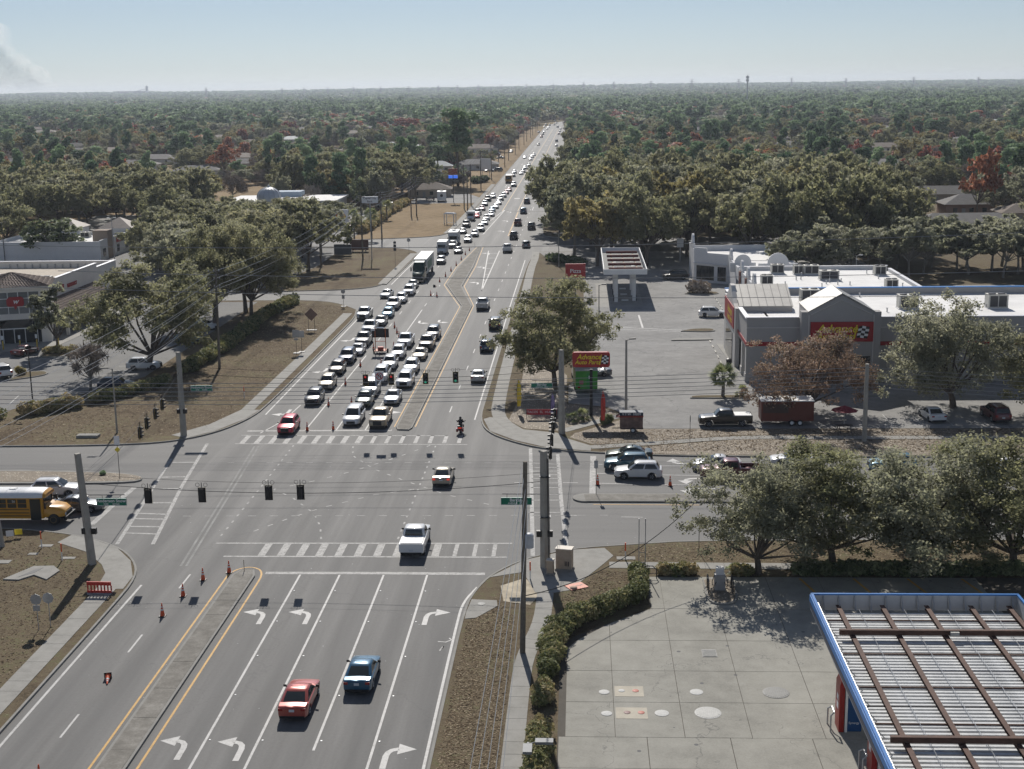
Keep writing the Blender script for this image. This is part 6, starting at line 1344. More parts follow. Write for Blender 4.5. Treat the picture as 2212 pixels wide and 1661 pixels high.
for k in range(8): MB().box(-.93 + k * .262,-.84 + k * .262,-.04,.04,.3,.72).build('bar',red_p,bar)
for x in (-.7,.65): q = MB(); q.lathe([(.3,0),(.3,.08),(.1,.12)],12,c=(x,0,0)); q.build('foot',simple('foot_grey',(.3,.3,.3),.7),bar)
fs = thing('fallen_sign','orange road-work sign lying flat on the sand at the near right corner','sign',(*(-0.40,98.32),.17),R(30)); MB().box(-.75,.75,-.6,.6,0,.03).build('panel',simple('faded_orange',(.62,.22,.14),.6),fs); text('lettering','DETOUR',.3,black,fs,(0,0,.036),rot=(0,0,0)); q = MB(); q.lathe([(.3,.04),(.25,.14),(.1,.16)],10,c=(-.4,-.3,0)); q.build('sandbag',simple('sandbag',(.5,.36,.28),.9),fs,60)
# signal cabinets
for (t,w,d,h,l) in (((-1.33,102.12),1.25,.75,1.75,'tan signal control cabinet at the near right corner'),((-2.43,101.02),.5,.45,1.15,'small brown cabinet beside the signal cabinet')):
    cb = thing('utility_cabinet',l,'cabinet',(*t,.15),R(-12)); MB().box(-w / 2 - .08,w / 2 + .08,-d / 2 - .08,d / 2 + .08,0,.14).build('plinth',walk_c,cb); MB().box(-w / 2,w / 2,-d / 2,d / 2,.14,h).build('body',simple('cabinet_tan',(.44,.35,.26),.6),cb); MB().box(-w / 2 - .05,w / 2 + .05,-d / 2 - .05,d / 2 + .05,h,h + .07).build('lid',simple('cabinet_lid',(.6,.54,.46),.6),cb)
    for k in range(3): MB().box(.1 + k * .13,.17 + k * .13,-d / 2 - .012,-d / 2 - .002,.4,.8).build('vent',dark_steel,cb) if w > 1 else None
# tall paired posts with hoop and the air and water machine
tp = thing('height_gauge_posts','pair of tall slim white posts with ladder rungs by the pad corner','post',(4.75,101.6,.13))
for x in (-.25,.25): MB().tube([(x,0,0),(x,0,4.4)],.04,6).build('post',steel,tp)
for z in (.8,1.6,2.4): MB().tube([(-.25,0,z),(.25,0,z)],.02,4).build('rung',steel,tp)
rk = thing('bike_hoop','dark metal hoop rail beside the tall white posts','rail',(5.1,100.2,.15)); MB().tube([(-.7,0,0),(-.7,0,.7),(-.4,0,1.0),(.4,0,1.0),(.7,0,.7),(.7,0,0)],.045,6).build('hoop',dark_steel,rk); MB().tube([(-.7,0,.4),(.7,0,.4)],.03,5).build('crossbar',dark_steel,rk)
island([(9.3,99.8),(9.2,95.2),(10.4,94.4),(11.6,95.2),(11.9,99.9)],'kerbed island of the air and water machine',rocks,.14)
av = thing('air_machine','grey air and water machine with hose guards on the pad island','air machine',(10.4,97.6,.28))
MB().box(-.4,.4,-.35,.35,0,1.2).build('cabinet',simple('machine_grey',(.34,.34,.34),.5,metal=.3),av); MB().box(-.3,.3,-.25,.25,1.2,1.75).build('head',simple('machine_white',(.6,.6,.6),.5),av)
for sg in (-1,1): MB().tube([(sg * .9,-.9,0),(sg * .9,-.9,.9),(sg * .9,.1,1.1),(sg * .9,.3,.9),(sg * .9,.3,0)],.06,6).build('guard_rail',dark_steel,av); MB().tube([(sg * .4,0,1.1),(sg * .6,-.3,.7),(sg * .5,-.5,.3),(sg * .3,-.4,.7)],.03,5).build('hose',black,av)
# ---------------------------------------------------------------- big signs
ps = thing('pylon_sign','red Advance Auto Parts pylon sign on a dark post'.replace('Advance Auto Parts','auto parts'),'sign',(1.2,153.1,.13))
MB().box(-.17,.17,-.17,.17,0,5.6).build('post',black,ps)
def rrect(w,h,r,n=5):
    o = []
    for cx,cz,a0 in ((w / 2 - r,h / 2 - r,0),(-w / 2 + r,h / 2 - r,90),(-w / 2 + r,-h / 2 + r,180),(w / 2 - r,-h / 2 + r,270)):
        for k in range(n): t = R(a0 + 90 * k / (n - 1)); o.append((cx + r * math.cos(t),cz + r * math.sin(t)))
    return o
pts = rrect(4.3,1.75,.3); n = len(pts); zc = 6.75
q = MB(); q.add([(x,-.25,zc + z) for x,z in pts] + [(x,.25,zc + z) for x,z in pts],[tuple(range(n)),tuple(range(2 * n - 1,n - 1,-1))] + [(i,i + n,(i + 1) % n + n,(i + 1) % n) for i in range(n)]); q.build('sign_box',simple('sign_red',(.40,.03,.03),.4),ps)
text('lettering','Advance',.80,yellow,ps,(-.25,-.27,zc + .32),shear=.28,bold=.015); text('lettering','Auto Parts',.66,yellow,ps,(-.42,-.27,zc - .3),shear=.28,bold=.012)
q = MB(); q.add([(.92,-.262,zc - .62),(1.02,-.262,zc - .62),(1.22,-.262,zc + .62),(1.12,-.262,zc + .62)],[(0,1,2,3)]); q.build('flag_pole',yellow,ps); flag_mark(ps,1.12,-.265,zc - .5,.78,1.0,.16)
VF = thing('sign_trailer','small wooden sign trailer with lettered header standing in the rock bed','trailer',(5.55,146.0,.14))
MB().box(-1.25,1.25,-.5,.5,.5,1.75).build('board_body',simple('board_brown',(.20,.13,.11),.85,var=.5,scale=1.6),VF); MB().box(-1.3,1.28,-.58,.58,1.95,2.32).build('header',simple('header_navy',(.03,.05,.08),.6),VF); q = MB(); q.add([(-1.7,-.56,1.75),(1.3,-.56,1.75),(1.3,-.56,1.94),(-1.3,-.56,1.94),(-1.7,.56,1.75),(1.3,.56,1.75),(1.3,.56,1.94),(-1.3,.56,1.94)],[(0,1,2,3),(7,6,5,4),(0,4,5,1),(1,5,6,2),(2,6,7,3),(3,7,4,0)]); q.build('arrow_board',simple('arrow_red',(.25,.04,.03),.6),VF)
text('lettering','V F W  10209',.36,sign_white,VF,(0,-.59,2.13),bold=.008)
MB().tube([(-1.0,0,.45),(-2.1,0,.42)],.05,6).build('drawbar',dark_steel,VF); MB().box(-1.2,1.3,-.45,.45,.38,.49).build('chassis',dark_steel,VF)
for sg in (-1,1): w = MB(); w.lathe([(.18,-.08),(.3,-.08),(.3,.08),(.18,.08)],14,axis='y',c=(.15,sg * .55,.3)); w.build('wheel',rubber,VF,40); q = MB(); q.lathe([(.18,-.085),(.08,-.09)],12,axis='y',c=(.15,sg * .55,.3)); q.build('rim',white_p,VF)
def feather(x,y,h,mat,label,lean=.3):
    f = thing('feather_flag',label,'flag',(x,y,.14)); MB().tube([(0,0,0),(0,0,h * .7),(lean * .5,0,h)],.02,5).build('pole',dark_steel,f)
    q = MB(); P_ = [(.02,.8),(.42,.85),(.5,h * .5),(.45,h * .85),(.2,h)]
    q.add([(0.02,0,.8),(.42,-.02,.85),(.52,.05,h * .45),(.48,-.03,h * .8),(.22,0,h),(0.02,.01,h * .75),(0.02,0,h * .4)],[(0,1,2,6),(6,2,3,5),(5,3,4)]); q.build('cloth',mat,f)
feather(*(-7.45,154.87),4.1,simple('flag_yellow',(.72,.55,.05),.7,var=.25,scale=5),'yellow feather flag by the right sidewalk'); feather(*(-3.45,151.44),3.2,simple('flag_purple',(.25,.2,.4),.7,var=.7,scale=3),'purple and white feather flag behind the far right pole',-.4); feather(*(2.23,147.89),4.3,simple('flag_red',(.6,.07,.05),.7,var=.5,scale=2),'slim red feather flag left of the sign trailer',-.2)
tb = thing('taco_banner','red taco banner strung before the rock bed under the oak','banner',(*(-4.48,152.01),.14)); MB().box(-1.75,1.75,-.02,.02,.5,1.15).build('cloth',simple('banner_red',(.42,.03,.04),.7),tb); text('lettering','TACOS  EL  HUMOS',.38,sign_white,tb,(0,-.03,.83))
for x in (-1.75,1.75): MB().tube([(x,0,0),(x,0,1.2)],.03,5).build('stake',dark_steel,tb)
# monument signs and boards further off
def board(t,w,h,z0,mat,label,lines=(),postm=steel,cols=2,lm=None,zg=.12,size=.8):
    s = thing('signboard',label,'sign',(*t,zg)); MB().box(-w / 2,w / 2,-.2,.2,z0,z0 + h).build('panel',mat,s)
    for k in range(cols): x = 0 if cols == 1 else (-w * .35 + k * w * .7); MB().box(x - .1,x + .1,-.1,.1,0,z0).build('post',postm,s)
    for i,l in enumerate(lines): text('lettering',l,size,lm or black,s,(0,-.22,z0 + h * (1 - (i + .5) / max(1,len(lines)))),bold=.01)
    return s
board((-46.71,302.50,13.33)[:2],3.6,1.45,12.6,sign_white,'white bank signboard high on the roadside pole',('Capital City','Bank'),size=.6,cols=1,lm=simple('bank_grey',(.18,.14,.16),.5))
board((-65.62,372.19),4.2,3.4,1.8,sign_white,'white fuel sign with yellow shell emblem among the oaks')
sx,sy = (-65.62,372.19)
s = thing('shell_emblem','red and yellow scallop emblem fixed on the white fuel sign','emblem',(sx,sy - .22,3.4))
for k in range(7):
    a0,a1 = R(-10 + k * 200 / 7),R(-10 + (k + 1) * 200 / 7); q = MB(); q.add([(0,0,-.9),(1.35 * math.cos(a0),0,1.25 * math.sin(a0)),(1.45 * math.cos((a0 + a1) / 2),0,1.35 * math.sin((a0 + a1) / 2)),(1.35 * math.cos(a1),0,1.25 * math.sin(a1))],[(0,1,2,3)]); q.build('scallop',simple('shell_yellow',(.72,.42,.02),.5) if k % 2 == 0 else simple('shell_red',(.5,.04,.02),.5),s)
board((-54.55,310.10),4.0,2.4,0.2,simple('dark_board',(.10,.11,.12),.7),'dark monument sign before the second side street',cols=0)
board((-51.98,317.74),4.4,2.4,.4,simple('brown_sign',(.12,.06,.05),.7),'low brown monument sign at the second side street',cols=2)
board((-42.08,454.64),3.0,2.0,9.2,simple('rust_sign',(.30,.09,.06),.6),'tall roadside sign with red and blue panels in the mown field',cols=1,postm=dark_steel)
s2 = board((-42.13,455.10),3.0,1.0,8.0,simple('blue_led',(.03,.12,.5),.4,emit=(.05,.2,1,.6)),'blue lit panel below the red roadside sign',cols=0)
board((-39.67,579.82),4.4,4.6,3.4,sign_white,'white signboard by the far side street',cols=2)
board((-0.86,243.50),3.6,2.6,3.6,simple('red_sign_box',(.42,.04,.04),.5),'red box sign behind the roadside oak',('Pizza',),lm=sign_white,cols=1,size=1.0)
board((21.59,295.08),1.4,1.9,3.0,sign_white,'small white notice sign in the wood edge beside the far canopy',cols=1)
bs = thing('bus_shelter','small white bus shelter on the mown verge','bus shelter',(*(-36.34,380.51),.14),R(-20))
q = MB(); q.box(-1.6,1.6,-.9,.9,2.9,3.05); q.loft([[(-1.6,-.9,3.05),(1.6,-.9,3.05),(1.6,.9,3.05),(-1.6,.9,3.05)],[(-1.2,-.5,3.35),(1.2,-.5,3.35),(1.2,.5,3.35),(-1.2,.5,3.35)]]); q.build('roof',stucco_w,bs)
for x in (-1.45,1.45):
    for y in (-.75,.75): MB().box(x - .1,x + .1,y - .1,y + .1,0,2.9).build('post',white_p,bs)
MB().box(-1.3,1.3,.3,.6,.4,.5).build('bench',dark_steel,bs)
db = thing('diamond_sign','portable diamond road-work sign seen from behind on the far left verge','sign',(*(-42.73,211.61),.13)); q = MB(); q.add([(0,0,1.5),(1.05,0,2.55),(0,0,3.6),(-1.05,0,2.55),(0,-.03,1.5),(1.05,-.03,2.55),(0,-.03,3.6),(-1.05,-.03,2.55)],[(0,1,2,3),(7,6,5,4),(0,4,5,1),(1,5,6,2),(2,6,7,3),(3,7,4,0)]); q.build('panel',simple('sign_back_brown',(.24,.15,.11),.6),db)
for x in (-.5,.5): MB().tube([(x,0,0),(x,0,2.2)],.035,5).build('leg',dark_steel,db)
MB().box(-.8,.8,-.35,.35,0,.08).build('base',black,db)
# arrow board trailer in the coned-off lane
AB = thing('arrow_board_trailer','orange arrow-board trailer with black panel parked in the coned-off lane','trailer',(*(-28.98,192.97),.012))
MB().box(-1.25,1.25,-.05,.05,2.3,3.6).build('panel',black,AB); MB().box(-1.35,-.75,-.2,.2,3.3,3.62).build('control_plate',sign_white,AB); MB().box(-.5,.5,-.3,.3,3.68,3.74).build('solar_panel',simple('solar',(.03,.04,.08),.2),AB)
for x in (-.75,.75): MB().box(x - .05,x + .05,-.13,-.055,.4,3.7).build('upright',simple('trailer_orange',(.50,.13,.04),.6),AB)
MB().box(-.8,.8,-.1,-.06,1.7,1.78).build('crossbar',orange,AB); q = MB(); q.box(-.4,.4,-.5,.2,.55,.95); q.build('battery_box',simple('box_red',(.42,.05,.03),.6),AB)
MB().box(-.85,.85,-.9,.9,.38,.46).build('chassis',simple('trailer_orange',(.50,.13,.04),.6),AB); MB().tube([(0,-.9,.42),(0,-2.2,.4)],.05,6).build('drawbar',dark_steel,AB)
for sg in (-1,1): w = MB(); w.lathe([(.2,-.09),(.33,-.09),(.33,.09),(.2,.09)],14,axis='x',c=(sg * 1.0,0,.33)); w.build('wheel',rubber,AB,40)
# picnic tables and umbrella under the reddish tree
um = thing('parasol','dark red parasol among picnic tables under the reddish tree','umbrella',(*(28.92,146.87),.14)); MB().tube([(0,0,0),(0,0,2.6)],.03,6).build('pole',steel,um); q = MB(); q.lathe([(1.5,2.15),(.8,2.42),(.05,2.7)],8); q.build('canopy',simple('umbrella_red',(.22,.02,.03),.7),um)
for k,(t,l) in enumerate((((28.72,145.85),'dark picnic table below the red parasol'),((28.67,150.03),'pale picnic table left of the red parasol'))):
    pt = thing('picnic_table',l,'picnic table',(*t,.14),R(8)); mt_ = dark_steel if k == 0 else simple('weathered_plank',(.38,.35,.3),.85)
    for j in range(5): MB().box(-.9,.9,-.38 + j * .155,-.25 + j * .155,.72,.76).build('plank',mt_,pt)
    for sg in (-1,1): MB().box(-.9,.9,sg * .72 - .13,sg * .72 + .13,.42,.46).build('bench',mt_,pt)
    for x in (-.6,.6): MB().tube([(x,-.75,0),(x,-.2,.72)],.04,5).build('leg',mt_,pt); MB().tube([(x,.75,0),(x,.2,.72)],.04,5).build('leg',mt_,pt)
# ---------------------------------------------------------------- special vehicles
def wheels(parent,xs,ys,r,w=.28,rim=None):
    for y in ys:
        for x in xs:
            q = MB(); q.lathe([(r * .6,-w / 2),(r * .92,-w / 2),(r,-w / 2 + .04),(r,w / 2 - .04),(r * .92,w / 2),(r * .6,w / 2)],18,axis='x',c=(0,0,0)); o = q.build('wheel',rubber,parent,50,(x,y,r))
            q = MB(); q.lathe([(r * .6,-w / 2 + .02),(r * .55,-w / 2 - .005),(r * .3,-w / 2 + .06),(r * .28,w / 2 - .06),(r * .55,w / 2 + .005),(r * .6,w / 2 - .02)],16,axis='x'); q.build('rim',rim or rim_m,o,40)
# school bus, local front = +Y, then turned to face right
sb_y = simple('school_bus_yellow',(.56,.27,.025),.38,coat=.4,var=.04)
SB = thing('school_bus','yellow school bus with white roof stopped on the left arm','school bus',(-51.2,114.6,.012),R(-90))
def bus_ring(y,w=1.2,zt=2.5): return [(w,y,.62),(w + .02,y,1.5),(w,y,2.42),(w - .05,y,zt),(-w + .05,y,zt),(-w,y,2.42),(-w - .02,y,1.5),(-w,y,.62)]
q = MB(); q.loft([bus_ring(-6.4),bus_ring(3.5)]); q.build('body',sb_y,SB,30)
def roof_ring(y,w=1.16,k=1.0): return [(w,y,2.49),(w * .93,y,2.49 + .32 * k),(w * .7,y,2.49 + .47 * k),(w * .3,y,2.49 + .55 * k),(-w * .3,y,2.49 + .55 * k),(-w * .7,y,2.49 + .47 * k),(-w * .93,y,2.49 + .32 * k),(-w,y,2.49)]
q = MB(); q.loft([roof_ring(-6.45,1.12,.8),roof_ring(-6.1),roof_ring(2.9),roof_ring(3.5,1.1,.85)]); q.build('roof',simple('bus_roof_white',(.74,.75,.76),.45,var=.05),SB,50)
q = MB(); q.loft([roof_ring(3.5,1.14,.93),roof_ring(3.75,1.08,.55)]); q.build('roof_cap',sb_y,SB,50)
for y in (-3.5,0.5): MB().box(-.3,.3,y - .3,y + .3,3.03,3.1).build('roof_hatch',white_p,SB)
q = MB(); q.loft([[(1.05,3.5,.7),(1.1,3.5,1.5),(.95,3.5,1.75),(-.95,3.5,1.75),(-1.1,3.5,1.5),(-1.05,3.5,.7)],[(1.0,4.9,.72),(1.02,4.9,1.3),(.8,4.9,1.5),(-.8,4.9,1.5),(-1.02,4.9,1.3),(-1.0,4.9,.72)],[(.82,5.35,.75),(.86,5.35,1.05),(.62,5.35,1.22),(-.62,5.35,1.22),(-.86,5.35,1.05),(-.82,5.35,.75)]]); q.build('hood',sb_y,SB,45)
q = MB(); q.quad((-1.02,3.56,1.72),(1.02,3.56,1.72),(1.0,3.53,2.5),(-1.0,3.53,2.5)); q.build('windshield',glass,SB)
for sg in (-1,1):
    for k in range(9):
        y0 = -6.1 + k * .92; x = sg * 1.225
        MB().box(*sorted((x,x + sg * .015)),y0,y0 + .78,1.62,2.40).build('window',glass,SB); MB().box(*sorted((x,x + sg * .025)),y0,y0 + .78,2.0,2.03).build('window_bar',sb_y,SB)
    for z,h in ((1.42,.07),(1.12,.07),(.84,.07)): MB().box(*sorted((sg * 1.21,sg * 1.245)),-6.4,2.25,z,z + h).build('rub_rail',black,SB)
    MB().box(*sorted((sg * 1.3,sg * 1.55)),3.75,3.85,1.6,2.15).build('mirror',black,SB); MB().tube([(sg * 1.1,3.5,2.1),(sg * 1.42,3.8,2.1)],.02,5).build('mirror_arm',black,SB)
    q = MB(); q.lathe([(.13,0),(.11,.06)],12,axis='y',c=(sg * .78,5.33,.95)); q.build('headlight',lamp_w,SB)
MB().box(1.218,1.25,2.35,3.3,.5,2.42).build('door',glass,SB)
MB().box(-1.1,1.1,5.3,5.55,.5,.8).build('bumper',black,SB); MB().box(-.6,.6,5.32,5.4,.8,1.12).build('grille',black,SB)
wheels(SB,(-1.05,1.05),(4.35,-3.4),.5,.3,simple('bus_rim',(.5,.3,.08),.5))
text('lettering','SCHOOL BUS',.28,black,SB,(0,3.78,2.72),rot=(math.pi / 2,0,math.pi)); text('lettering','56',.3,sign_white,SB,(1.245,.9,2.2),rot=(math.pi / 2,0,math.pi / 2))
# semi truck
ST = thing('semi_truck','green semi truck with white box trailer near the first side street','truck',(*(-31.96,264.65),.012),R(180)); ST.location.y += 9.6
gr = PAINT['forest']
q = MB(); q.box(-1.28,1.28,-9.2,4.6,1.15,4.1); q.build('trailer_box',simple('trailer_white',(.62,.64,.60),.5,var=.05),ST); MB().box(-1.3,1.3,-9.22,4.62,4.1,4.14).build('trailer_roof',simple('trailer_roof',(.74,.77,.74),.5),ST); MB().box(-1.0,1.0,-9.0,4.4,.95,1.14).build('trailer_frame',dark_steel,ST)
for sg in (-1,1): MB().box(*sorted((sg * 1.281,sg * 1.29)),-5,3,1.8,3.4).build('side_decal',simple('decal_green',(.18,.26,.2),.6,var=.6,scale=1),ST)
q = MB(); q.loft([[(1.22,5.0,.6),(1.22,5.0,3.2),(1.0,5.0,3.9),(-1.0,5.0,3.9),(-1.22,5.0,3.2),(-1.22,5.0,.6)],[(1.22,6.6,.6),(1.22,6.6,3.1),(1.0,6.6,3.75),(-1.0,6.6,3.75),(-1.22,6.6,3.1),(-1.22,6.6,.6)],[(1.2,7.5,.6),(1.18,7.5,2.1),(.95,7.5,2.3),(-.95,7.5,2.3),(-1.18,7.5,2.1),(-1.2,7.5,.6)],[(1.12,9.2,.6),(1.08,9.2,1.75),(.85,9.2,1.95),(-.85,9.2,1.95),(-1.08,9.2,1.75),(-1.12,9.2,.6)],[(1.0,9.55,.6),(.95,9.55,1.5),(.75,9.55,1.7),(-.75,9.55,1.7),(-.95,9.55,1.5),(-1.0,9.55,.6)]]); q.build('cab',gr,ST,35)
q = MB(); q.quad((-1.05,7.42,2.34),(1.05,7.42,2.34),(1.0,6.78,3.45),(-1.0,6.78,3.45)); q.build('windshield',glass,ST)
MB().box(-.62,.62,9.5,9.6,.8,1.6).build('grille',dark_steel,ST); MB().box(-1.15,1.15,9.45,9.7,.35,.68).build('bumper',chrome,ST)
for sg in (-1,1): MB().box(*sorted((sg * .7,sg * 1.0)),9.3,9.56,1.0,1.3).build('headlight',lamp_w,ST); MB().box(*sorted((sg * 1.4,sg * 1.65)),7.3,7.45,2.1,2.9).build('mirror',black,ST); MB().box(*sorted((sg * 1.225,sg * 1.24)),6.3,7.2,2.2,3.0).build('side_window',glass,ST)
wheels(ST,(-1.05,1.05),(8.3,4.0,2.8,-6.8,-8.0),.5)
# motorhome, delivery van, box step van, far bus
def box_vehicle(name,label,cat,p,head,w,h,L,mat,nose=1.6,hood=1.1,cabm=None,low_front=.9,stripe_m=None):
    v = thing(name,label,cat,(*p,.012),R(head)); f = L / 2
    MB().box(-w / 2,w / 2,-f,f - nose,.55,h).build('box',mat,v)
    q = MB(); q.loft([[(w * .46,f - nose,.5),(w * .47,f - nose,1.5),(w * .42,f - nose,2.2),(-w * .42,f - nose,2.2),(-w * .47,f - nose,1.5),(-w * .46,f - nose,.5)],[(w * .46,f - nose + .6,.5),(w * .46,f - nose + .6,hood + .1),(w * .4,f - nose + .6,hood + .2),(-w * .4,f - nose + .6,hood + .2),(-w * .46,f - nose + .6,hood + .1),(-w * .46,f - nose + .6,.5)],[(w * .42,f,.5),(w * .42,f,low_front),(w * .34,f,low_front + .08),(-w * .34,f,low_front + .08),(-w * .42,f,low_front),(-w * .42,f,.5)]]); q.build('cab',cabm or mat,v,35)
    q = MB(); q.quad((-w * .40,f - nose + .56,hood + .28),(w * .40,f - nose + .56,hood + .28),(w * .38,f - nose + .07,2.2),(-w * .38,f - nose + .07,2.2)); q.build('windshield',glass,v)
    MB().box(-w * .2,w * .2,f - .05,f + .03,.6,.85).build('grille',black,v); MB().box(-w * .43,w * .43,f - .1,f + .06,.38,.55).build('bumper',black,v)
    for sg in (-1,1): MB().box(*sorted((sg * w * .26,sg * w * .4)),f - .1,f + .02,.7,.88).build('headlight',lamp_w,v); MB().box(*sorted((sg * (w / 2 + .02),sg * (w / 2 + .2))),f - nose + .1,f - nose + .2,1.5,1.85).build('mirror',black,v)
    wheels(v,(-w * .42,w * .42),(f - .95,-f + 1.2),.38,.25)
    return v
rvp = (-30.94,329.17); rv = box_vehicle('motorhome','white motorhome with overhanging cab in the outer queue lane','motorhome',(rvp[0],rvp[1] + 3.9),180,2.4,3.2,7.6,simple('rv_white',(.68,.69,.68),.45)); MB().box(-1.15,1.15,2.2,3.1,2.25,3.2).build('cab_over',simple('rv_white',(.68,.69,.68),.45),rv); MB().box(-.4,.4,-1,0,3.2,3.5).build('roof_unit',white_p,rv)
p = (-31.41,389.67); box_vehicle('delivery_van','tall white delivery van in the outer queue lane','van',(p[0],p[1] + 3),180,2.0,2.7,6.0,PAINT['white'],nose=1.4,hood=1.2)
p = (-31.87,310.68); box_vehicle('step_van','white step van right behind the semi trailer','van',(p[0],p[1] + 3),180,2.2,2.9,6.2,simple('rv_white',(.68,.69,.68),.45),nose=1.2,hood=1.2)
p = (-28.44,544.45); fb = box_vehicle('school_bus','distant school bus with pale roof coming up to the queue','school bus',(p[0],p[1] + 5.5),180,2.5,3.0,11,sb_y,nose=1.6,hood=1.4); MB().box(-1.2,1.2,-5.4,3.6,3.0,3.12).build('roof',white_p,fb); MB().box(-1.0,1.0,3.96,4.02,2.15,2.8).build('windshield_top',glass,fb)
# trailers and vans parked by the field
tr1 = thing('box_trailer','white enclosed trailer with round emblem parked beside the mown field','trailer',(*(-46.36,457.49),.15),R(5)); MB().box(-1.5,1.5,0,6,.5,3.4).build('box',white_p,tr1); q = MB(); q.lathe([(.5,-.02),(.45,-.03)],16,axis='y',c=(0,0,2.1)); q.build('emblem',black,tr1); MB().box(-.5,.5,2,3,3.4,3.7).build('roof_vent',white_p,tr1); wheels(tr1,(-1.35,1.35),(3.2,),.36)
ut = thing('utility_trailer','small rusty utility trailer beside the white enclosed trailer','trailer',(*(-50.83,462.77),.15),R(20)); MB().box(-1.2,1.2,-1.6,1.6,.55,.65).build('deck',simple('rusty_deck',(.2,.1,.07),.8),ut)
for sg in (-1,1): MB().box(*sorted((sg * 1.15,sg * 1.2)),-1.6,1.6,.65,1.1).build('rail',dark_steel,ut)
wheels(ut,(-1.3,1.3),(0,),.36)
# green food truck
FT = thing('food_trailer','bright green food trailer parked under the roadside oak','food trailer',(0.55,167.6,.14),R(4))
q = MB(); q.box(-1.35,1.35,-2.6,2.6,.6,2.9); q.build('box',simple('food_green',(.07,.33,.05),.5,var=.12,scale=.8),FT); MB().box(-1.4,1.4,-2.65,2.65,2.9,3.0).build('roof',simple('dull_roof',(.36,.38,.38),.5),FT); MB().box(-.35,.35,-.6,.1,3.0,3.35).build('roof_vent',dark_steel,FT)
MB().box(-1.353,-1.36,-2.3,2.3,.7,2.7).build('dark_panel',simple('panel_olive',(.22,.27,.10),.6,var=.5,scale=.9),FT); MB().box(.0,.75,-2.62,-2.602,.7,2.6).build('door',simple('door_green',(.04,.30,.06),.5),FT); MB().box(.25,.55,-2.64,-2.622,1.9,2.3).build('door_notice',sign_white,FT); MB().box(-.9,-.4,-2.62,-2.602,1.2,1.7).build('decal',simple('decal_pink',(.4,.15,.15),.6),FT)
q = MB(); q.add([(1.4,-1.8,2.5),(1.4,1.0,2.5),(2.3,1.0,2.75),(2.3,-1.8,2.75),(1.4,-1.8,2.46),(1.4,1.0,2.46),(2.3,1.0,2.71),(2.3,-1.8,2.71)],[(0,3,2,1),(4,5,6,7),(0,1,5,4),(1,2,6,5),(2,3,7,6),(3,0,4,7)]); q.build('awning',steel,FT); wheels(FT,(-1.25,1.25),(-.5,.5),.34); MB().box(-1.1,-.8,-2.64,-2.602,.75,.95).build('tail_lamp',lamp_r,FT)
p = (0.1,173.2); box_vehicle('cargo_van','white cargo van parked right behind the green food trailer','van',p,10,2.0,2.5,5.6,PAINT['white'],nose=1.4,hood=1.1)
OT = thing('food_trailer','orange-red food trailer half hidden under the reddish tree','food trailer',(*(22.08,149.03),.14),0); OT.location = (23.65,149.6,.14)
q = MB(); q.box(-3.6,2.2,-1.2,1.2,.55,2.8); q.build('box',simple('food_orange_shaded',(.15,.042,.028),.5,var=.12,scale=.7),OT); MB().box(-3.65,2.25,-1.25,1.25,2.8,2.9).build('roof',white_p,OT); MB().box(-3.4,-.6,-1.215,-1.202,1.5,2.5).build('serving_hatch',simple('hatch_dark',(.08,.05,.04),.6),OT)  # box colour darkened to stand in for the shade it sits in
for x in (-.2,.7):
    for sg in (-1,1): q = MB(); q.lathe([(.2,-.1),(.36,-.1),(.36,.1),(.2,.1)],16,axis='y',c=(x,sg * 1.15,.36)); w = q.build('wheel',rubber,OT,40); q = MB(); q.lathe([(.2,-.11),(.05,-.115)],12,axis='y',c=(x,sg * 1.15,.36)); q.build('rim',white_p,w)
MB().tube([(-4.6,0,.6),(-6.0,0,.55)],.06,6).build('drawbar',white_p,OT)
# bed cover of the parked black pickup and of the white pickup
tag(MB().box(-.88,.88,0,1.85,1.29,1.34).build('bed_cover',white_p,None,None,(0,0,0)),None)
bc = bpy.data.objects['bed_cover']; pk = [o for o in bpy.data.objects if o.get('label','').startswith('black pickup truck with white bed cover')][0]; bc.parent = pk; bc.location = (0,-2.85,0)
pk = [o for o in bpy.data.objects if o.get('label','').startswith('white pickup truck with closed bed cover')][0]; o = obj('bed_cover',bc.data,pk,(0,-2.85,0))
# motorcycle and rider
mp = (-13.35,145.17)
MC = thing('motorcycle','dark red touring motorcycle riding away near the far crosswalk','motorcycle',(mp[0],mp[1] + 1.1,.012))
red_mc = paint('motorcycle_red',(.20,.012,.015),.2)
for y,r in ((-.75,.33),(.85,.33)): q = MB(); q.lathe([(r * .6,-.07),(r * .95,-.06),(r,0),(r * .95,.06),(r * .6,.07)],18,axis='x',c=(0,y,r)); q.build('wheel',rubber,MC,50)
q = MB(); q.loft([[(.14,-1.0,.45),(.14,-1.0,.75),(-.14,-1.0,.75),(-.14,-1.0,.45)],[(.18,-.4,.35),(.18,-.4,.78),(-.18,-.4,.78),(-.18,-.4,.35)],[(.2,.2,.3),(.2,.2,.95),(-.2,.2,.95),(-.2,.2,.3)],[(.12,.7,.5),(.14,.7,1.0),(-.14,.7,1.0),(-.12,.7,.5)]]); q.build('frame_body',red_mc,MC,45)
for sg in (-1,1): q = MB(); q.loft([[(sg * .2,-1.1,.35),(sg * .42,-1.1,.38),(sg * .42,-1.1,.7),(sg * .2,-1.1,.72)],[(sg * .2,-.35,.35),(sg * .40,-.4,.38),(sg * .40,-.4,.7),(sg * .2,-.35,.72)]]); q.build('saddlebag',red_mc,MC,45); MB().tube([(sg * .1,.75,1.0),(sg * .42,.45,1.12)],.025,6).build('handlebar',chrome,MC); MB().box(*sorted((sg * .40,sg * .52)),.5,.54,1.2,1.3).build('mirror',black,MC)
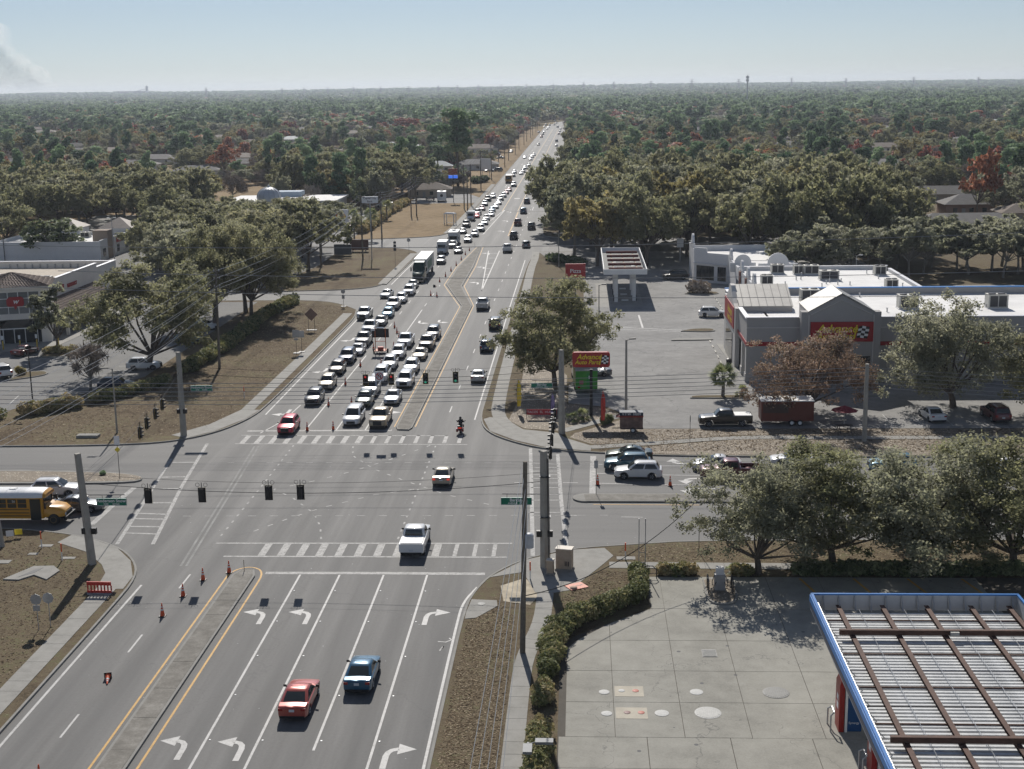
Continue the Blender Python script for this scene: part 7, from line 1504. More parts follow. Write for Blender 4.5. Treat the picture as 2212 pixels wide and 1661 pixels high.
MB().box(-.26,.26,-1.15,-.75,.74,1.05).build('top_case',black,MC); MB().box(-.2,.2,-1.17,-1.152,.78,.86).build('taillight',lamp_r_on,MC); MB().box(-.15,.15,-.75,.1,.78,.86).build('seat',black,MC)
q = MB(); q.quad((-.3,.72,1.0),(.3,.72,1.0),(.22,.6,1.4),(-.22,.6,1.4)); q.build('windscreen',glass,MC)
RD = thing('person','motorcycle rider in black jacket and black helmet','person',(mp[0],mp[1] + 1.1,.012))
jt = {'pelvis': (0,-.3,.92,.17),'waist': (0,-.27,1.1,.17),'chest': (0,-.2,1.36,.19),'neck': (0,-.16,1.52,.075),'head': (0,-.13,1.63,.08),'ls': (-.2,-.19,1.44,.085),'le': (-.38,.06,1.22,.06),'lh': (-.40,.40,1.14,.045),'rs': (.2,-.19,1.44,.085),'re': (.38,.06,1.22,.06),'rh': (.40,.40,1.14,.045),'lk': (-.30,.2,.86,.085),'la': (-.28,.02,.42,.055),'lt': (-.29,.2,.36,.05),'rk': (.30,.2,.86,.085),'ra': (.28,.02,.42,.055),'rt': (.29,.2,.36,.05),'lhip': (-.12,-.26,.9,.12),'rhip': (.12,-.26,.9,.12)}
ed = [('pelvis','waist'),('waist','chest'),('chest','neck'),('neck','head'),('chest','ls'),('ls','le'),('le','lh'),('chest','rs'),('rs','re'),('re','rh'),('pelvis','lhip'),('lhip','lk'),('lk','la'),('la','lt'),('pelvis','rhip'),('rhip','rk'),('rk','ra'),('ra','rt')]
ks = list(jt); me = bpy.data.meshes.new('body'); me.from_pydata([jt[k][:3] for k in ks],[(ks.index(a),ks.index(b)) for a,b in ed],[]); me.materials.append(simple('leather_black',(.02,.02,.022),.55))
bo = obj('body',me,RD); bo.modifiers.new('skin','SKIN'); bo.modifiers.new('sub','SUBSURF').levels = 1; bo.modifiers['sub'].render_levels = 2
for i,k in enumerate(ks): v = me.skin_vertices[0].data[i]; v.radius = (jt[k][3],jt[k][3]); v.use_root = (k == 'pelvis')
q = MB(); q.lathe([(.05,-.13),(.12,-.1),(.145,0),(.13,.1),(.07,.16),(.01,.175)],16,c=(0,-.12,1.70)); q.build('helmet',simple('helmet_black',(.015,.015,.017),.15,coat=.5),RD,60)
for sg in (-1,1):
    q = MB(); q.box(*sorted((sg * .36,sg * .44)),.38,.47,1.10,1.17); q.build('glove',black,RD)
# ---------------------------------------------------------------- vegetation
def leaf_mat(name,cols,trans=0.52,rough=0.65,spec=0.14):
    """cols: dark, mid, light leaf colours; a face attribute and the object's own random pick between them"""
    m = bpy.data.materials.new(name); m.use_nodes = True; n = m.node_tree; L = n.links; b = n.nodes['Principled BSDF']; out = n.nodes['Material Output']
    at = n.nodes.new('ShaderNodeAttribute'); at.attribute_name = 'tone'; oi = n.nodes.new('ShaderNodeObjectInfo')
    ad = n.nodes.new('ShaderNodeMath'); ad.operation = 'MULTIPLY_ADD'; ad.inputs[1].default_value = 0.34; L.new(oi.outputs['Random'],ad.inputs[0])
    mu = n.nodes.new('ShaderNodeMath'); mu.operation = 'MULTIPLY'; mu.inputs[1].default_value = .7; L.new(at.outputs['Fac'],mu.inputs[0]); L.new(mu.outputs[0],ad.inputs[2])
    rp = n.nodes.new('ShaderNodeValToRGB'); cr = rp.color_ramp
    cr.elements[0].position = .12; cr.elements[0].color = cols[0]; cr.elements[1].position = .92; cr.elements[1].color = cols[-1]
    for i,c in enumerate(cols[1:-1]): e = cr.elements.new(.12 + .8 * (i + 1) / (len(cols) - 1)); e.color = c
    L.new(ad.outputs[0],rp.inputs[0]); L.new(rp.outputs[0],b.inputs['Base Color']); b.inputs['Roughness'].default_value = rough; b.inputs['Specular IOR Level'].default_value = spec
    tr = n.nodes.new('ShaderNodeBsdfTranslucent'); br = n.nodes.new('ShaderNodeMix'); br.data_type = 'RGBA'; br.blend_type = 'MULTIPLY'; br.inputs[0].default_value = 1; br.inputs[7].default_value = (1.45,1.45,1.3,1); L.new(rp.outputs[0],br.inputs[6]); L.new(br.outputs[2],tr.inputs[0]); mx = n.nodes.new('ShaderNodeMixShader'); mx.inputs[0].default_value = trans
    L.new(b.outputs[0],mx.inputs[1]); L.new(tr.outputs[0],mx.inputs[2]); L.new(mx.outputs[0],out.inputs[0])
    return m
LEAF = {'oak': leaf_mat('leaf_oak',[hexl(112,114,87),hexl(129,130,100),hexl(142,140,112),hexl(156,152,124)]),
        'greyoak': leaf_mat('leaf_grey_oak',[hexl(116,119,100),hexl(134,136,116),hexl(147,147,128),hexl(160,158,140)]),
        'yellow': leaf_mat('leaf_yellowing',[hexl(98,94,64),hexl(132,124,88),hexl(150,140,100),hexl(166,156,118)]),
        'pine': leaf_mat('needle_pine',[hexl(62,80,62),hexl(99,123,96),hexl(134,155,120),hexl(171,188,151)],.3),
        'dark': leaf_mat('leaf_evergreen',[hexl(58,70,51),hexl(91,103,74),hexl(123,132,97),hexl(159,163,125)],.32),
        'red': leaf_mat('leaf_red_maple',[hexl(112,66,58),hexl(146,84,72),hexl(158,98,82),hexl(168,118,100)],.3),
        'rust': leaf_mat('leaf_rust',[hexl(120,78,60),hexl(152,98,74),hexl(166,112,86),hexl(174,130,104)],.3),
        'bare': leaf_mat('twig_grey',[hexl(110,102,94),hexl(149,137,127),hexl(170,158,145),hexl(194,181,167)],.05,.9,.1),
        'crape': leaf_mat('leaf_crape',[hexl(112,106,84),hexl(146,122,108),hexl(158,136,120),hexl(152,148,122)],.3),
        'hedge': leaf_mat('leaf_hedge',[hexl(78,85,58),hexl(128,132,92),hexl(162,150,113),hexl(193,173,135)],.25),
        'litter': leaf_mat('dead_leaf',[hexl(70,58,46),hexl(116,100,80),hexl(150,134,110),hexl(186,172,148)],.1,.9,.1),
        'palm': leaf_mat('frond_palm',[hexl(68,81,56),hexl(109,122,86),hexl(145,152,112),hexl(181,178,140)],.3,.5)}
bark = simple('bark',(.12,.10,.085),.95,var=.25,scale=3); bark_g = simple('bark_grey',(.20,.185,.165),.95,var=.2,scale=3)
def quads(name,V,tone,mat,N=None):
    n = len(V) // 4; me = bpy.data.meshes.new(name); me.vertices.add(4 * n); me.vertices.foreach_set('co',np.ascontiguousarray(V,dtype=np.float32).ravel())
    me.loops.add(4 * n); me.loops.foreach_set('vertex_index',np.arange(4 * n,dtype=np.int32)); me.polygons.add(n); me.polygons.foreach_set('loop_start',np.arange(0,4 * n,4,dtype=np.int32))
    me.update(calc_edges=True); a = me.attributes.new('tone','FLOAT','FACE'); a.data.foreach_set('value',np.asarray(tone,dtype=np.float32)); me.materials.append(mat)
    if N is not None: me.polygons.foreach_set('use_smooth',np.ones(n,dtype=bool)); me.normals_split_custom_set(np.asarray(N,dtype=np.float32).tolist())
    return me
def leaves(rng,C,Rb,n,size,tone_b,up=.5,aspect=1.7,shell=.55,cen=None):
    """n leaf quads scattered through ellipsoidal clumps: centres C, radii Rb"""
    k = rng.choice(len(C),n,p=(Rb[:,0] * Rb[:,1]) / (Rb[:,0] * Rb[:,1]).sum())
    d = rng.normal(size=(n,3)); d /= np.linalg.norm(d,axis=1)[:,None]
    r = (shell + (1 - shell) * rng.random(n)) ** .8
    P_ = C[k] + d * Rb[k] * r[:,None]
    nr = rng.normal(size=(n,3)) + d * .7 + np.array([0,0,up]); nr /= np.linalg.norm(nr,axis=1)[:,None]
    t = np.cross(nr,rng.normal(size=(n,3))); t /= np.linalg.norm(t,axis=1)[:,None] + 1e-9; bq = np.cross(nr,t)
    s = size * (.6 + .8 * rng.random(n))[:,None]
    a,b = t * s * aspect * .5,bq * s * .5
    V = np.stack([P_ - a,P_ - b * .9 + a * .1,P_ + a,P_ + b * .9 - a * .1],axis=1).reshape(-1,3)
    tone = np.clip(tone_b[k] * .5 + .5 * rng.random(n),0,1)
    if cen is not None:
        o = P_ - np.asarray(cen); o /= np.linalg.norm(o,axis=1)[:,None] + 1e-6; vn = o * .62 + nr * .5; vn /= np.linalg.norm(vn,axis=1)[:,None] + 1e-6; return V,tone,np.repeat(vn,4,axis=0)
    return V,tone
def limbs(rng,H,trunk_h,r0,tips,n=7):
    m = MB(); f = Vector((rng.normal() * .25,rng.normal() * .25,trunk_h))
    m.tube([(0,0,-.15),(f.x * .3,f.y * .3,trunk_h * .5),tuple(f)],[r0 * 1.25,r0,r0 * .8],n)
    for p in tips:
        p = Vector(p); mid = f.lerp(p,.5) + Vector((rng.normal() * .3,rng.normal() * .3,-.06 * (p - f).length)); m.tube([tuple(f - Vector((0,0,.3))),tuple(mid),tuple(p)],[r0 * .5,r0 * .3,r0 * .1],5)
    return m
def oak_mesh(seed,H=11,Rr=6,n=9000,size=.3,kind='oak',nb=26,base=.28,bk=None,bsize=.30,flat=.75,spread=1.0):
    rng = np.random.default_rng(seed); C = []; Rb = []; zc = H * (base + (1 - base) * .42)
    while len(C) < nb:
        d = rng.normal(size=3); d /= np.linalg.norm(d)
        if d[2] < -.45: continue
        rr = .45 + .5 * rng.random() ** .6
        z = zc + d[2] * rr * (H - zc) * (1 if d[2] > 0 else .85)
        sq = Rr * rr * spread * (1.0 + .15 * rng.normal())
        C.append((d[0] * sq,d[1] * sq,z)); s = Rr * bsize * (.7 + .6 * rng.random()); Rb.append((s,s,s * flat))
    C,Rb = np.array(C),np.array(Rb); C[:,2] = np.minimum(C[:,2],H - Rb[:,2])
    ns = 7; dd = rng.normal(size=(nb * ns,3)); dd /= np.linalg.norm(dd,axis=1)[:,None]; par = np.repeat(np.arange(nb),ns)
    C2 = C[par] + dd * Rb[par] * (.55 + .6 * rng.random((nb * ns,1))); R2 = Rb[par] * (.3 + .32 * rng.random((nb * ns,1)))
    V,tone,N_ = leaves(rng,C2,R2,n,size,np.clip(rng.random(nb)[par] * .5 + .5 * rng.random(nb * ns),0,1),shell=.05,cen=(0,0,zc * .75))
    V[:,2] = np.maximum(V[:,2],.25)
    cm = quads('crown',V,tone,LEAF[kind],N_); tips = [tuple(c) for c in C[rng.permutation(nb)[:16]]]
    tm = limbs(rng,H,H * max(base,.17),max(.14,Rr * .045),tips).mesh('trunk',bk or bark,40)
    return cm,tm
def pine_mesh(seed,H=17,Rr=3.2,n=2600,size=.42,kind='pine',nb=13,low=.5):
    rng = np.random.default_rng(seed); C = []; Rb = []
    for i in range(nb):
        t = low + (1 - low) * (i + .4 * rng.random()) / nb; w = Rr * (.35 + .75 * math.sin(math.pi * min(1,(1 - t) / (1 - low) * .9 + .08))); a = rng.random() * 6.28
        q = w * (.25 + .6 * rng.random()); C.append((q * math.cos(a),q * math.sin(a),H * t)); s = Rr * (.34 + .2 * rng.random()); Rb.append((s * 1.25,s * 1.25,s * .62))
    C,Rb = np.array(C),np.array(Rb); V,tone = leaves(rng,C,Rb,n,size,rng.random(nb),.4,2.2)
    m = MB(); m.tube([(0,0,-.1),(.1,.1,H * .5),(0,0,H * .97)],[.26,.19,.05],7)
    for c in C: m.tube([(0,0,c[2] - .6),tuple(c)],[.07,.03],4)
    return quads('crown',V,tone,LEAF[kind]),m.mesh('trunk',bark,40)
def bare_mesh(seed,H=9,Rr=4,n=2600,kind='bare',size=.5,nb=22):
    """leafless tree: a spray of twigs on real limbs"""
    rng = np.random.default_rng(seed); C = []; Rb = []
    while len(C) < nb:
        d = rng.normal(size=3); d /= np.linalg.norm(d)
        if d[2] < -.1: continue
        q = .4 + .55 * rng.random(); C.append((d[0] * Rr * q,d[1] * Rr * q,H * .42 + d[2] * q * H * .52)); s = Rr * .26; Rb.append((s,s,s))
    C,Rb = np.array(C),np.array(Rb); V,tone = leaves(rng,C,Rb,n,size,rng.random(nb),.2,3.2,.1)
    V = V.reshape(-1,4,3); c = V.mean(axis=1,keepdims=True); ax = V[:,2:3] - V[:,0:1]; axn = ax / (np.linalg.norm(ax,axis=2,keepdims=True) + 1e-9); rel = V - c; along = (rel * axn).sum(axis=2,keepdims=True) * axn; V = (c + along + (rel - along) * .28).reshape(-1,3)
    tm = limbs(rng,H,H * .28,.17,[tuple(p) for p in C[:14]]).mesh('trunk',bark_g,40)
    return quads('crown',V,tone,LEAF[kind]),tm
TREE = {}
for i in range(4): TREE['oak_near%d' % i] = oak_mesh(10 + i,11,6,36000,.145,'oak',40,.08,bsize=.30)
TREE['crape_near0'] = oak_mesh(21,10,6,30000,.14,'crape',44,.02,bsize=.28); TREE['grey_near0'] = oak_mesh(22,11,6,30000,.145,'greyoak',40,.03,bsize=.31); TREE['grey_near1'] = oak_mesh(23,11,6,34000,.145,'greyoak',40,.05,bsize=.31)
TREE['slim_near0'] = oak_mesh(24,10.5,2.6,4200,.28,'greyoak',20,.22,bsize=.36); TREE['bare_near0'] = bare_mesh(25,7.4,2.9,800)
for i in range(3): TREE['oak_tall%d' % i] = oak_mesh(30 + i,11,6,44000,.155,'oak',42,.24,bsize=.30)
for i in range(5): TREE['oak_mid%d' % i] = oak_mesh(40 + i,13,6.5,11000,.34,'oak',28,.26,bsize=.29)
for i in range(3): TREE['grey_mid%d' % i] = oak_mesh(50 + i,12,6,9500,.34,'greyoak',26,.28,bk=bark_g); TREE['yellow_mid%d' % i] = oak_mesh(55 + i,13,6,6500,.42,'yellow',26,.26)
for i in range(3): TREE['pine_mid%d' % i] = pine_mesh(60 + i); TREE['dark_mid%d' % i] = oak_mesh(65 + i,11,5,4600,.46,'dark',24,.12,bsize=.34)
for i in range(2): TREE['red_mid%d' % i] = oak_mesh(70 + i,11,5,3600,.45,'red',24,.26); TREE['rust_mid%d' % i] = oak_mesh(75 + i,12,4.6,2600,.42,'rust',22,.28,spread=1.1); TREE['bare_mid%d' % i] = bare_mesh(78 + i,10,5,3200,size=.6); TREE['slim_mid%d' % i] = oak_mesh(82 + i,11,4.4,3600,.42,'greyoak',20,.34,bk=bark_g,bsize=.33)
NTREE = []
KINDN = {'oak': ('oak_tree','tree'),'grey': ('oak_tree','tree'),'yellow': ('oak_tree','tree'),'pine': ('pine_tree','tree'),'dark': ('evergreen_tree','tree'),'red': ('maple_tree','tree'),'rust': ('cypress_tree','tree'),'bare': ('bare_tree','tree'),'slim': ('oak_tree','tree'),'crape': ('crape_tree','tree')}
trng = random.Random(5)
def tree(key,x,y,sh,sr,label,group=None,z=0.1,rz=None):
    k = key.split('_')[0]; cm,tm = TREE[key]
    t = thing(KINDN[k][0],label,'tree',(x,y,z),trng.random() * 6.28 if rz is None else rz,group); t.scale = (sr,sr,sh)
    obj('trunk',tm,t); obj('crown',cm,t); NTREE.append((x,y)); return t
# hand-placed trees
tree('grey_near0',13.8,101.4,.88,.95,'leftmost foreground oak overhanging the pad and the cross street',rz=1.0)
tree('oak_near1',19.8,103.0,.86,1.1,'second foreground oak from the left, behind the near canopy corner',rz=2.0)
tree('grey_near1',25.8,101.2,.95,1.2,'third foreground oak, directly above the near canopy',rz=0.4)
tree('oak_near2',33.4,101.8,.95,1.25,'rightmost foreground oak at the picture edge',rz=3.0)
tree('oak_near0',-3.3,169.4,1.24,1.2,'big round oak at the right kerb beside the departing cars',rz=.5)
tree('crape_near0',26.2,153.2,1.02,1.08,'reddish thin-leaved tree before the auto parts gable')
tree('grey_near1',43.5,157.0,1.2,1.32,'wide grey-green oak covering the right end of the auto parts store',rz=2.2)
tree('oak_near3',54.5,152.5,.95,1.15,'oak at the right edge above the maroon suv')
tree('oak_near1',-59.4,181.0,1.32,1.62,'big spreading oak in the pharmacy lot behind the power lines',rz=.2)
tree('slim_near0',-77.3,194.2,1.0,1.15,'slim young oak before the pharmacy entrance'); tree('bare_near0',-62.8,167.5,1.0,1.0,'small bare tree beside the dark blue parked crossover')
tree('oak_tall2',-58.9,214.0,1.5,1.3,'left of three tall oaks behind the hedge',rz=1.2); tree('oak_tall0',-54.8,221.6,1.45,1.15,'middle of three tall oaks behind the hedge',rz=2.5); tree('oak_tall1',-57.8,230.0,1.4,1.3,'right of three tall oaks behind the hedge',rz=4.0)
tree('oak_mid0',-57.5,284.0,1.15,1.3,'oak in front of the bank lot beside the low signs'); tree('oak_mid1',-65.0,276.0,1.15,1.3,'oak left of the low signs, nearer one')
tree('dark_mid0',*(-120.84,307.12),.85,1.25,'dark round oak right behind the pharmacy roof, before the restaurant')
tree('rust_mid0',*(-154.34,592.15),1.25,1.35,'orange-leaved cypress with bare trunk among the houses at left'); tree('bare_mid0',*(-119.31,466.76),1.0,1.1,'bare grey tree on the brown lawn at left')
tree('pine_mid0',*(-47.54,533.35),1.75,2.3,'tall dark pine standing alone left of the road'); tree('pine_mid1',*(-63.02,607.20),.8,1.3,'short pine before the pale flat-roofed house'); tree('dark_mid1',*(-128.07,786.48),1.0,1.5,'dense bright green tree beside the white fence'); tree('yellow_mid0',*(-92.72,1015.42),1.4,1.4,'pale yellow-green tree behind the tall pine'); tree('red_mid0',*(-129.43,1027.68),1.5,2.0,'large dark red maple above the white metal roof'); tree('red_mid1',*(-224.31,1059.37),1.3,1.4,'red maple above the pale metal roof at left'); tree('red_mid0',*(-193.82,1026.76),1.4,1.2,'red maple left of the long tan house'); tree('red_mid1',*(-147.70,1033.78),1.2,1.2,'small dark red maple left of the large one'); tree('red_mid0',*(-77.06,948.35),1.2,1.2,'red maple behind the tall pine')
tree('red_mid1',*(-341.45,1030.50),1.4,1.5,'bright red maple in the left middle distance'); tree('rust_mid1',*(-433.64,1406.94),1.4,1.8,'orange maple behind the bright red one'); tree('red_mid0',*(-631.08,1726.09),1.6,1.9,'dark red maple in the far left'); tree('red_mid1',*(-509.28,1439.19),1.4,1.6,'dull red maple right of the far left one'); tree('red_mid0',*(-362.85,995.90),1.1,1.1,'small red tree before the grey roofs at left'); tree('rust_mid0',*(-391.25,930.03),1.1,1.2,'orange tree at the left edge'); tree('red_mid1',*(-981.93,3043.40),1.7,2.6,'dark red crown near the left horizon'); tree('red_mid0',*(-318.00,1321.82),1.5,1.8,'red maple left of the white-fence houses')
tree('red_mid1',*(39.78,1310.11),1.3,2.2,'wide red maple right of the large dark roof'); tree('red_mid0',*(89.72,1325.15),1.2,1.6,'dull red tree right of the wide red maple'); tree('rust_mid1',*(169.95,1565.89),1.4,2.0,'orange-red maple below the cell tower'); tree('rust_mid0',*(70.06,1465.95),1.2,1.5,'rusty tree behind the wide red maple')
tree('red_mid0',*(220.53,882.47),1.35,1.9,'vivid red maple standing out at right'); tree('dark_mid2',*(116.80,660.86),1.35,2.5,'broad dark evergreen dome at right'); tree('dark_mid0',*(143.68,732.02),1.3,1.5,'dark evergreen beside the broad dome'); tree('rust_mid1',*(105.25,368.18),1.75,1.15,'tall bare-trunked rusty cypress before the brick house'); tree('red_mid1',*(203.83,1394.28),1.4,1.7,'dark red tree at the left of the right-hand woods'); tree('red_mid0',*(489.45,3112.91),1.7,2.6,'red crown near the right horizon'); tree('yellow_mid1',*(262.61,1279.51),1.2,1.4,'yellow-green tree behind the oaks at right'); tree('yellow_mid2',*(217.20,1129.44),1.3,1.7,'yellowing oak above the broad evergreen')
for i,(tx,ty,sh,sr,kk,l) in enumerate(((240,640,.8,.95,'slim_mid0','first'),(480,560,.72,1.0,'slim_mid1','second'),(830,640,.82,1.1,'slim_mid0','third'),(1000,600,.8,1.0,'slim_mid1','fourth'),(1290,640,.95,1.15,'slim_mid0','fifth'),(1440,640,.85,1.1,'slim_mid1','sixth'),(1760,620,.9,1.2,'slim_mid0','seventh'),(2060,600,.92,1.2,'slim_mid1','eighth'),(2230,640,.95,1.2,'slim_mid0','ninth'))):
    y = 262 + (i * 37 % 16); tree(kk,33.5 + tx * .0231 + (y - 262) * .1,y,sh,sr * .95,'grey-green oak in the row behind the strip mall, %s from the left' % l,'oaks behind the strip mall')
# filled stands of trees: kind weights, area, spacing; every trunk is its own tree
def in_poly(x,y,P_):
    c = False
    for i in range(len(P_)):
        (x1,y1),(x2,y2) = P_[i - 1],P_[i]
        if (y1 > y) != (y2 > y) and x < (x2 - x1) * (y - y1) / (y2 - y1) + x1: c = not c
    return c
def clear_of(x,y,gap=6.0,corridor=True):
    for hx,hy,hw in HOUSES:
        if abs(x - hx) < hw * .5 + 3 and abs(y - hy) < hw * .5 + 3: return False
        if corridor and y < hy and hy - y < .2 * hy and abs((x - hx * y / hy)) < hw * .5: return False
    for tx,ty in NTREE:
        if (tx - x) ** 2 + (ty - y) ** 2 < gap * gap: return False
    return True
def stand(P_,n,gap,kinds,hs,rs,label,group,seed,corridor=True):
    r = random.Random(seed); xs = [p[0] for p in P_]; ys = [p[1] for p in P_]; got = tries = 0; mine = []
    while got < n and tries < n * 40:
        tries += 1; x,y = r.uniform(min(xs),max(xs)),r.uniform(min(ys),max(ys))
        if not in_poly(x,y,P_) or not clear_of(x,y,gap,corridor): continue
        k = r.choice(kinds); mine.append(tree(k,x,y,r.uniform(*hs),r.uniform(*rs),label,group)); got += 1
    mine.sort(key=lambda o: o.location.y); nr = max(3,round(math.sqrt(len(mine))))
    for i in range(0,len(mine),nr):
        for j,o in enumerate(sorted(mine[i:i + nr],key=lambda o: o.location.x)): o['label'] = '%s, %s row back, %s from left' % (label,ORD[i // nr],ORD[j])
OA = ['oak_mid%d' % i for i in range(5)]; GA = ['grey_mid%d' % i for i in range(3)]; YA = ['yellow_mid%d' % i for i in range(3)]; PA = ['pine_mid%d' % i for i in range(3)]; DA = ['dark_mid%d' % i for i in range(3)]
stand([(-7.5,352),(0,283),(60,283),(75,300),(80,420),(-6.5,420)],88,7.6,OA * 3 + GA * 2 + YA[:1],(1.15,1.5),(.95,1.3),'oak in the wood right of the road','oaks in the dense wood right of the road',1,False)
stand([(-82,249),(-60,254),(-60,326),(-100,348),(-104,344),(-98,300)],28,6.2,OA + GA,(.78,1.05),(.9,1.15),'oak between pharmacy and bank','oaks between pharmacy and bank',2)
stand([(-175,305),(-139,305),(-139,346),(-190,346)],10,8.0,OA + DA[:1],(.8,1.1),(.9,1.2),'oak left of the white restaurant','oaks left of the restaurant',3)
stand([(-205,354),(-104,354),(-106,392),(-113,440),(-150,452),(-240,460)],54,8.6,OA * 3 + GA + YA[:1],(1.0,1.25),(1.0,1.3),'oak in the stand behind the bank','oaks behind the bank',4,False)
stand([(-102,374),(-68,370),(-68,394),(-102,398)],8,6.5,OA + GA,(.5,.62),(.75,.95),'low oak before the domed bank','low oaks before the bank',9,False)
stand([(40,266),(96,262),(104,282),(44,284)],15,5.5,['slim_mid0','slim_mid1','grey_mid0','grey_mid1'],(.8,1.0),(1.0,1.3),'grey oak in the thicket behind the mall','thicket behind the strip mall',10,False)
stand([(-98,452),(-56,468),(-55,500),(-98,492)],15,8.5,OA + ['dark_mid0'],(1.1,1.3),(1.1,1.3),'dark oak behind the bank lot','dark oaks at the back of the bank lot',6,False)
stand([(62,283),(140,283),(175,420),(82,420)],40,10.0,GA * 2 + OA + ['bare_mid0','bare_mid1','grey_mid0','dark_mid1'],(.8,1.2),(.9,1.2),'tree among the right-hand houses','trees among the right-hand houses',7)
stand([(-58,500),(-42,510),(-42,640),(-110,640),(-110,505)],20,9.5,OA + PA + ['bare_mid0','dark_mid2'],(.8,1.15),(.8,1.1),'tree by the roadside houses','trees by the roadside houses',8)
# mid and far woods that read as one mass
def hill(x,y):
    t = max(0.0,(y - 3600) / 5200.0); return 23.0 * t * t * (3 - 2 * min(t,1.0)) + (2.2 * math.sin(x / 620 + 1) + 1.4 * math.sin(x / 270)) * t
hm = MB(); NX,NY = 60,24
vs = [(-5200 + 9700 * i / NX,3600 + 5250 * j / NY,hill(-5200 + 9700 * i / NX,3600 + 5250 * j / NY) - (.06 if j == 0 else 0)) for j in range(NY + 1) for i in range(NX + 1)]
hm.add(vs,[(j * (NX + 1) + i,j * (NX + 1) + i + 1,(j + 1) * (NX + 1) + i + 1,(j + 1) * (NX + 1) + i) for j in range(NY) for i in range(NX)]); struct(hm.build('hills',lawn))
def low_oak(seed,kind,n=620,size=1.15,H=12,Rr=6,nb=14):
    rng = np.random.default_rng(seed); C = []; Rb = []
    while len(C) < nb:
        d = rng.normal(size=3); d /= np.linalg.norm(d)
        if d[2] < -.3: continue
        C.append((d[0] * Rr * .7,d[1] * Rr * .7,H * .5 + d[2] * H * .36)); s = Rr * .36; Rb.append((s,s,s * .8))
    C,Rb = np.array(C),np.array(Rb); V,tone,N_ = leaves(rng,C,Rb,n,size,rng.random(nb),cen=(0,0,H * .35)); return quads('crown',V,tone,LEAF[kind],N_)
def low_pine(seed,n=300):
    rng = np.random.default_rng(seed); nb = 9; C = np.array([(rng.normal() * 1.5,rng.normal() * 1.5,9 + i * 1.0) for i in range(nb)]); Rb = np.array([(2.2 - i * .12,2.2 - i * .12,1.0) for i in range(nb)])
    V,tone = leaves(rng,C,Rb,n,1.3,rng.random(nb),.4,2.0); T4 = np.array([(-.2,0,0),(.2,0,0),(.15,0,12),(-.15,0,12),(0,-.2,0),(0,.2,0),(0,.15,12),(0,-.15,12)]); return quads('crown',np.vstack([V,T4]),np.append(tone,[0,0]),LEAF['pine'])
def gn_woods(name,label,meshes,pts,scl,rot,seed):
    """one mass of trees: points with their own size and turn, instanced by geometry nodes"""
    c = bpy.data.collections.new(name + '_prototypes')
    for i,me in enumerate(meshes): c.objects.link(bpy.data.objects.new('%s_prototype' % name,me))
    me = bpy.data.meshes.new(name); me.from_pydata(pts,[],[])
    a = me.attributes.new('siz','FLOAT_VECTOR','POINT'); a.data.foreach_set('vector',np.array(scl,dtype=np.float32).ravel()); a = me.attributes.new('turn','FLOAT','POINT'); a.data.foreach_set('value',np.array(rot,dtype=np.float32))
    o = obj(name,me); tag(o,label,'woods',None,'stuff')
    gt = bpy.data.node_groups.new(name,'GeometryNodeTree'); gt.interface.new_socket('Geometry',in_out='INPUT',socket_type='NodeSocketGeometry'); gt.interface.new_socket('Geometry',in_out='OUTPUT',socket_type='NodeSocketGeometry')
    N = gt.nodes; i_ = N.new('NodeGroupInput'); o_ = N.new('NodeGroupOutput'); ip = N.new('GeometryNodeInstanceOnPoints'); ci = N.new('GeometryNodeCollectionInfo'); ci.inputs['Collection'].default_value = c; ci.inputs['Separate Children'].default_value = True; ci.inputs['Reset Children'].default_value = True
    na = N.new('GeometryNodeInputNamedAttribute'); na.data_type = 'FLOAT_VECTOR'; na.inputs['Name'].default_value = 'siz'; nb = N.new('GeometryNodeInputNamedAttribute'); nb.data_type = 'FLOAT'; nb.inputs['Name'].default_value = 'turn'; cx = N.new('ShaderNodeCombineXYZ'); ri = N.new('FunctionNodeRandomValue'); ri.data_type = 'INT'; ri.inputs[5].default_value = len(meshes) - 1; ri.inputs['Seed'].default_value = seed
    l = gt.links.new; l(i_.outputs[0],ip.inputs['Points']); l(ci.outputs[0],ip.inputs['Instance']); ip.inputs['Pick Instance'].default_value = True; l(na.outputs[0],ip.inputs['Scale']); l(nb.outputs[0],cx.inputs[2]); l(cx.outputs[0],ip.inputs['Rotation']); l(ri.outputs[2],ip.inputs['Instance Index']); l(ip.outputs[0],o_.inputs[0])
    md = o.modifiers.new('woods','NODES'); md.node_group = gt
    return o
wr = np.random.default_rng(77)
pools = {k: [] for k in ('oak','pine','bare','red','far','farpine','midpine')}
HA = np.array([(h[0],h[1],h[2]) for h in HOUSES])
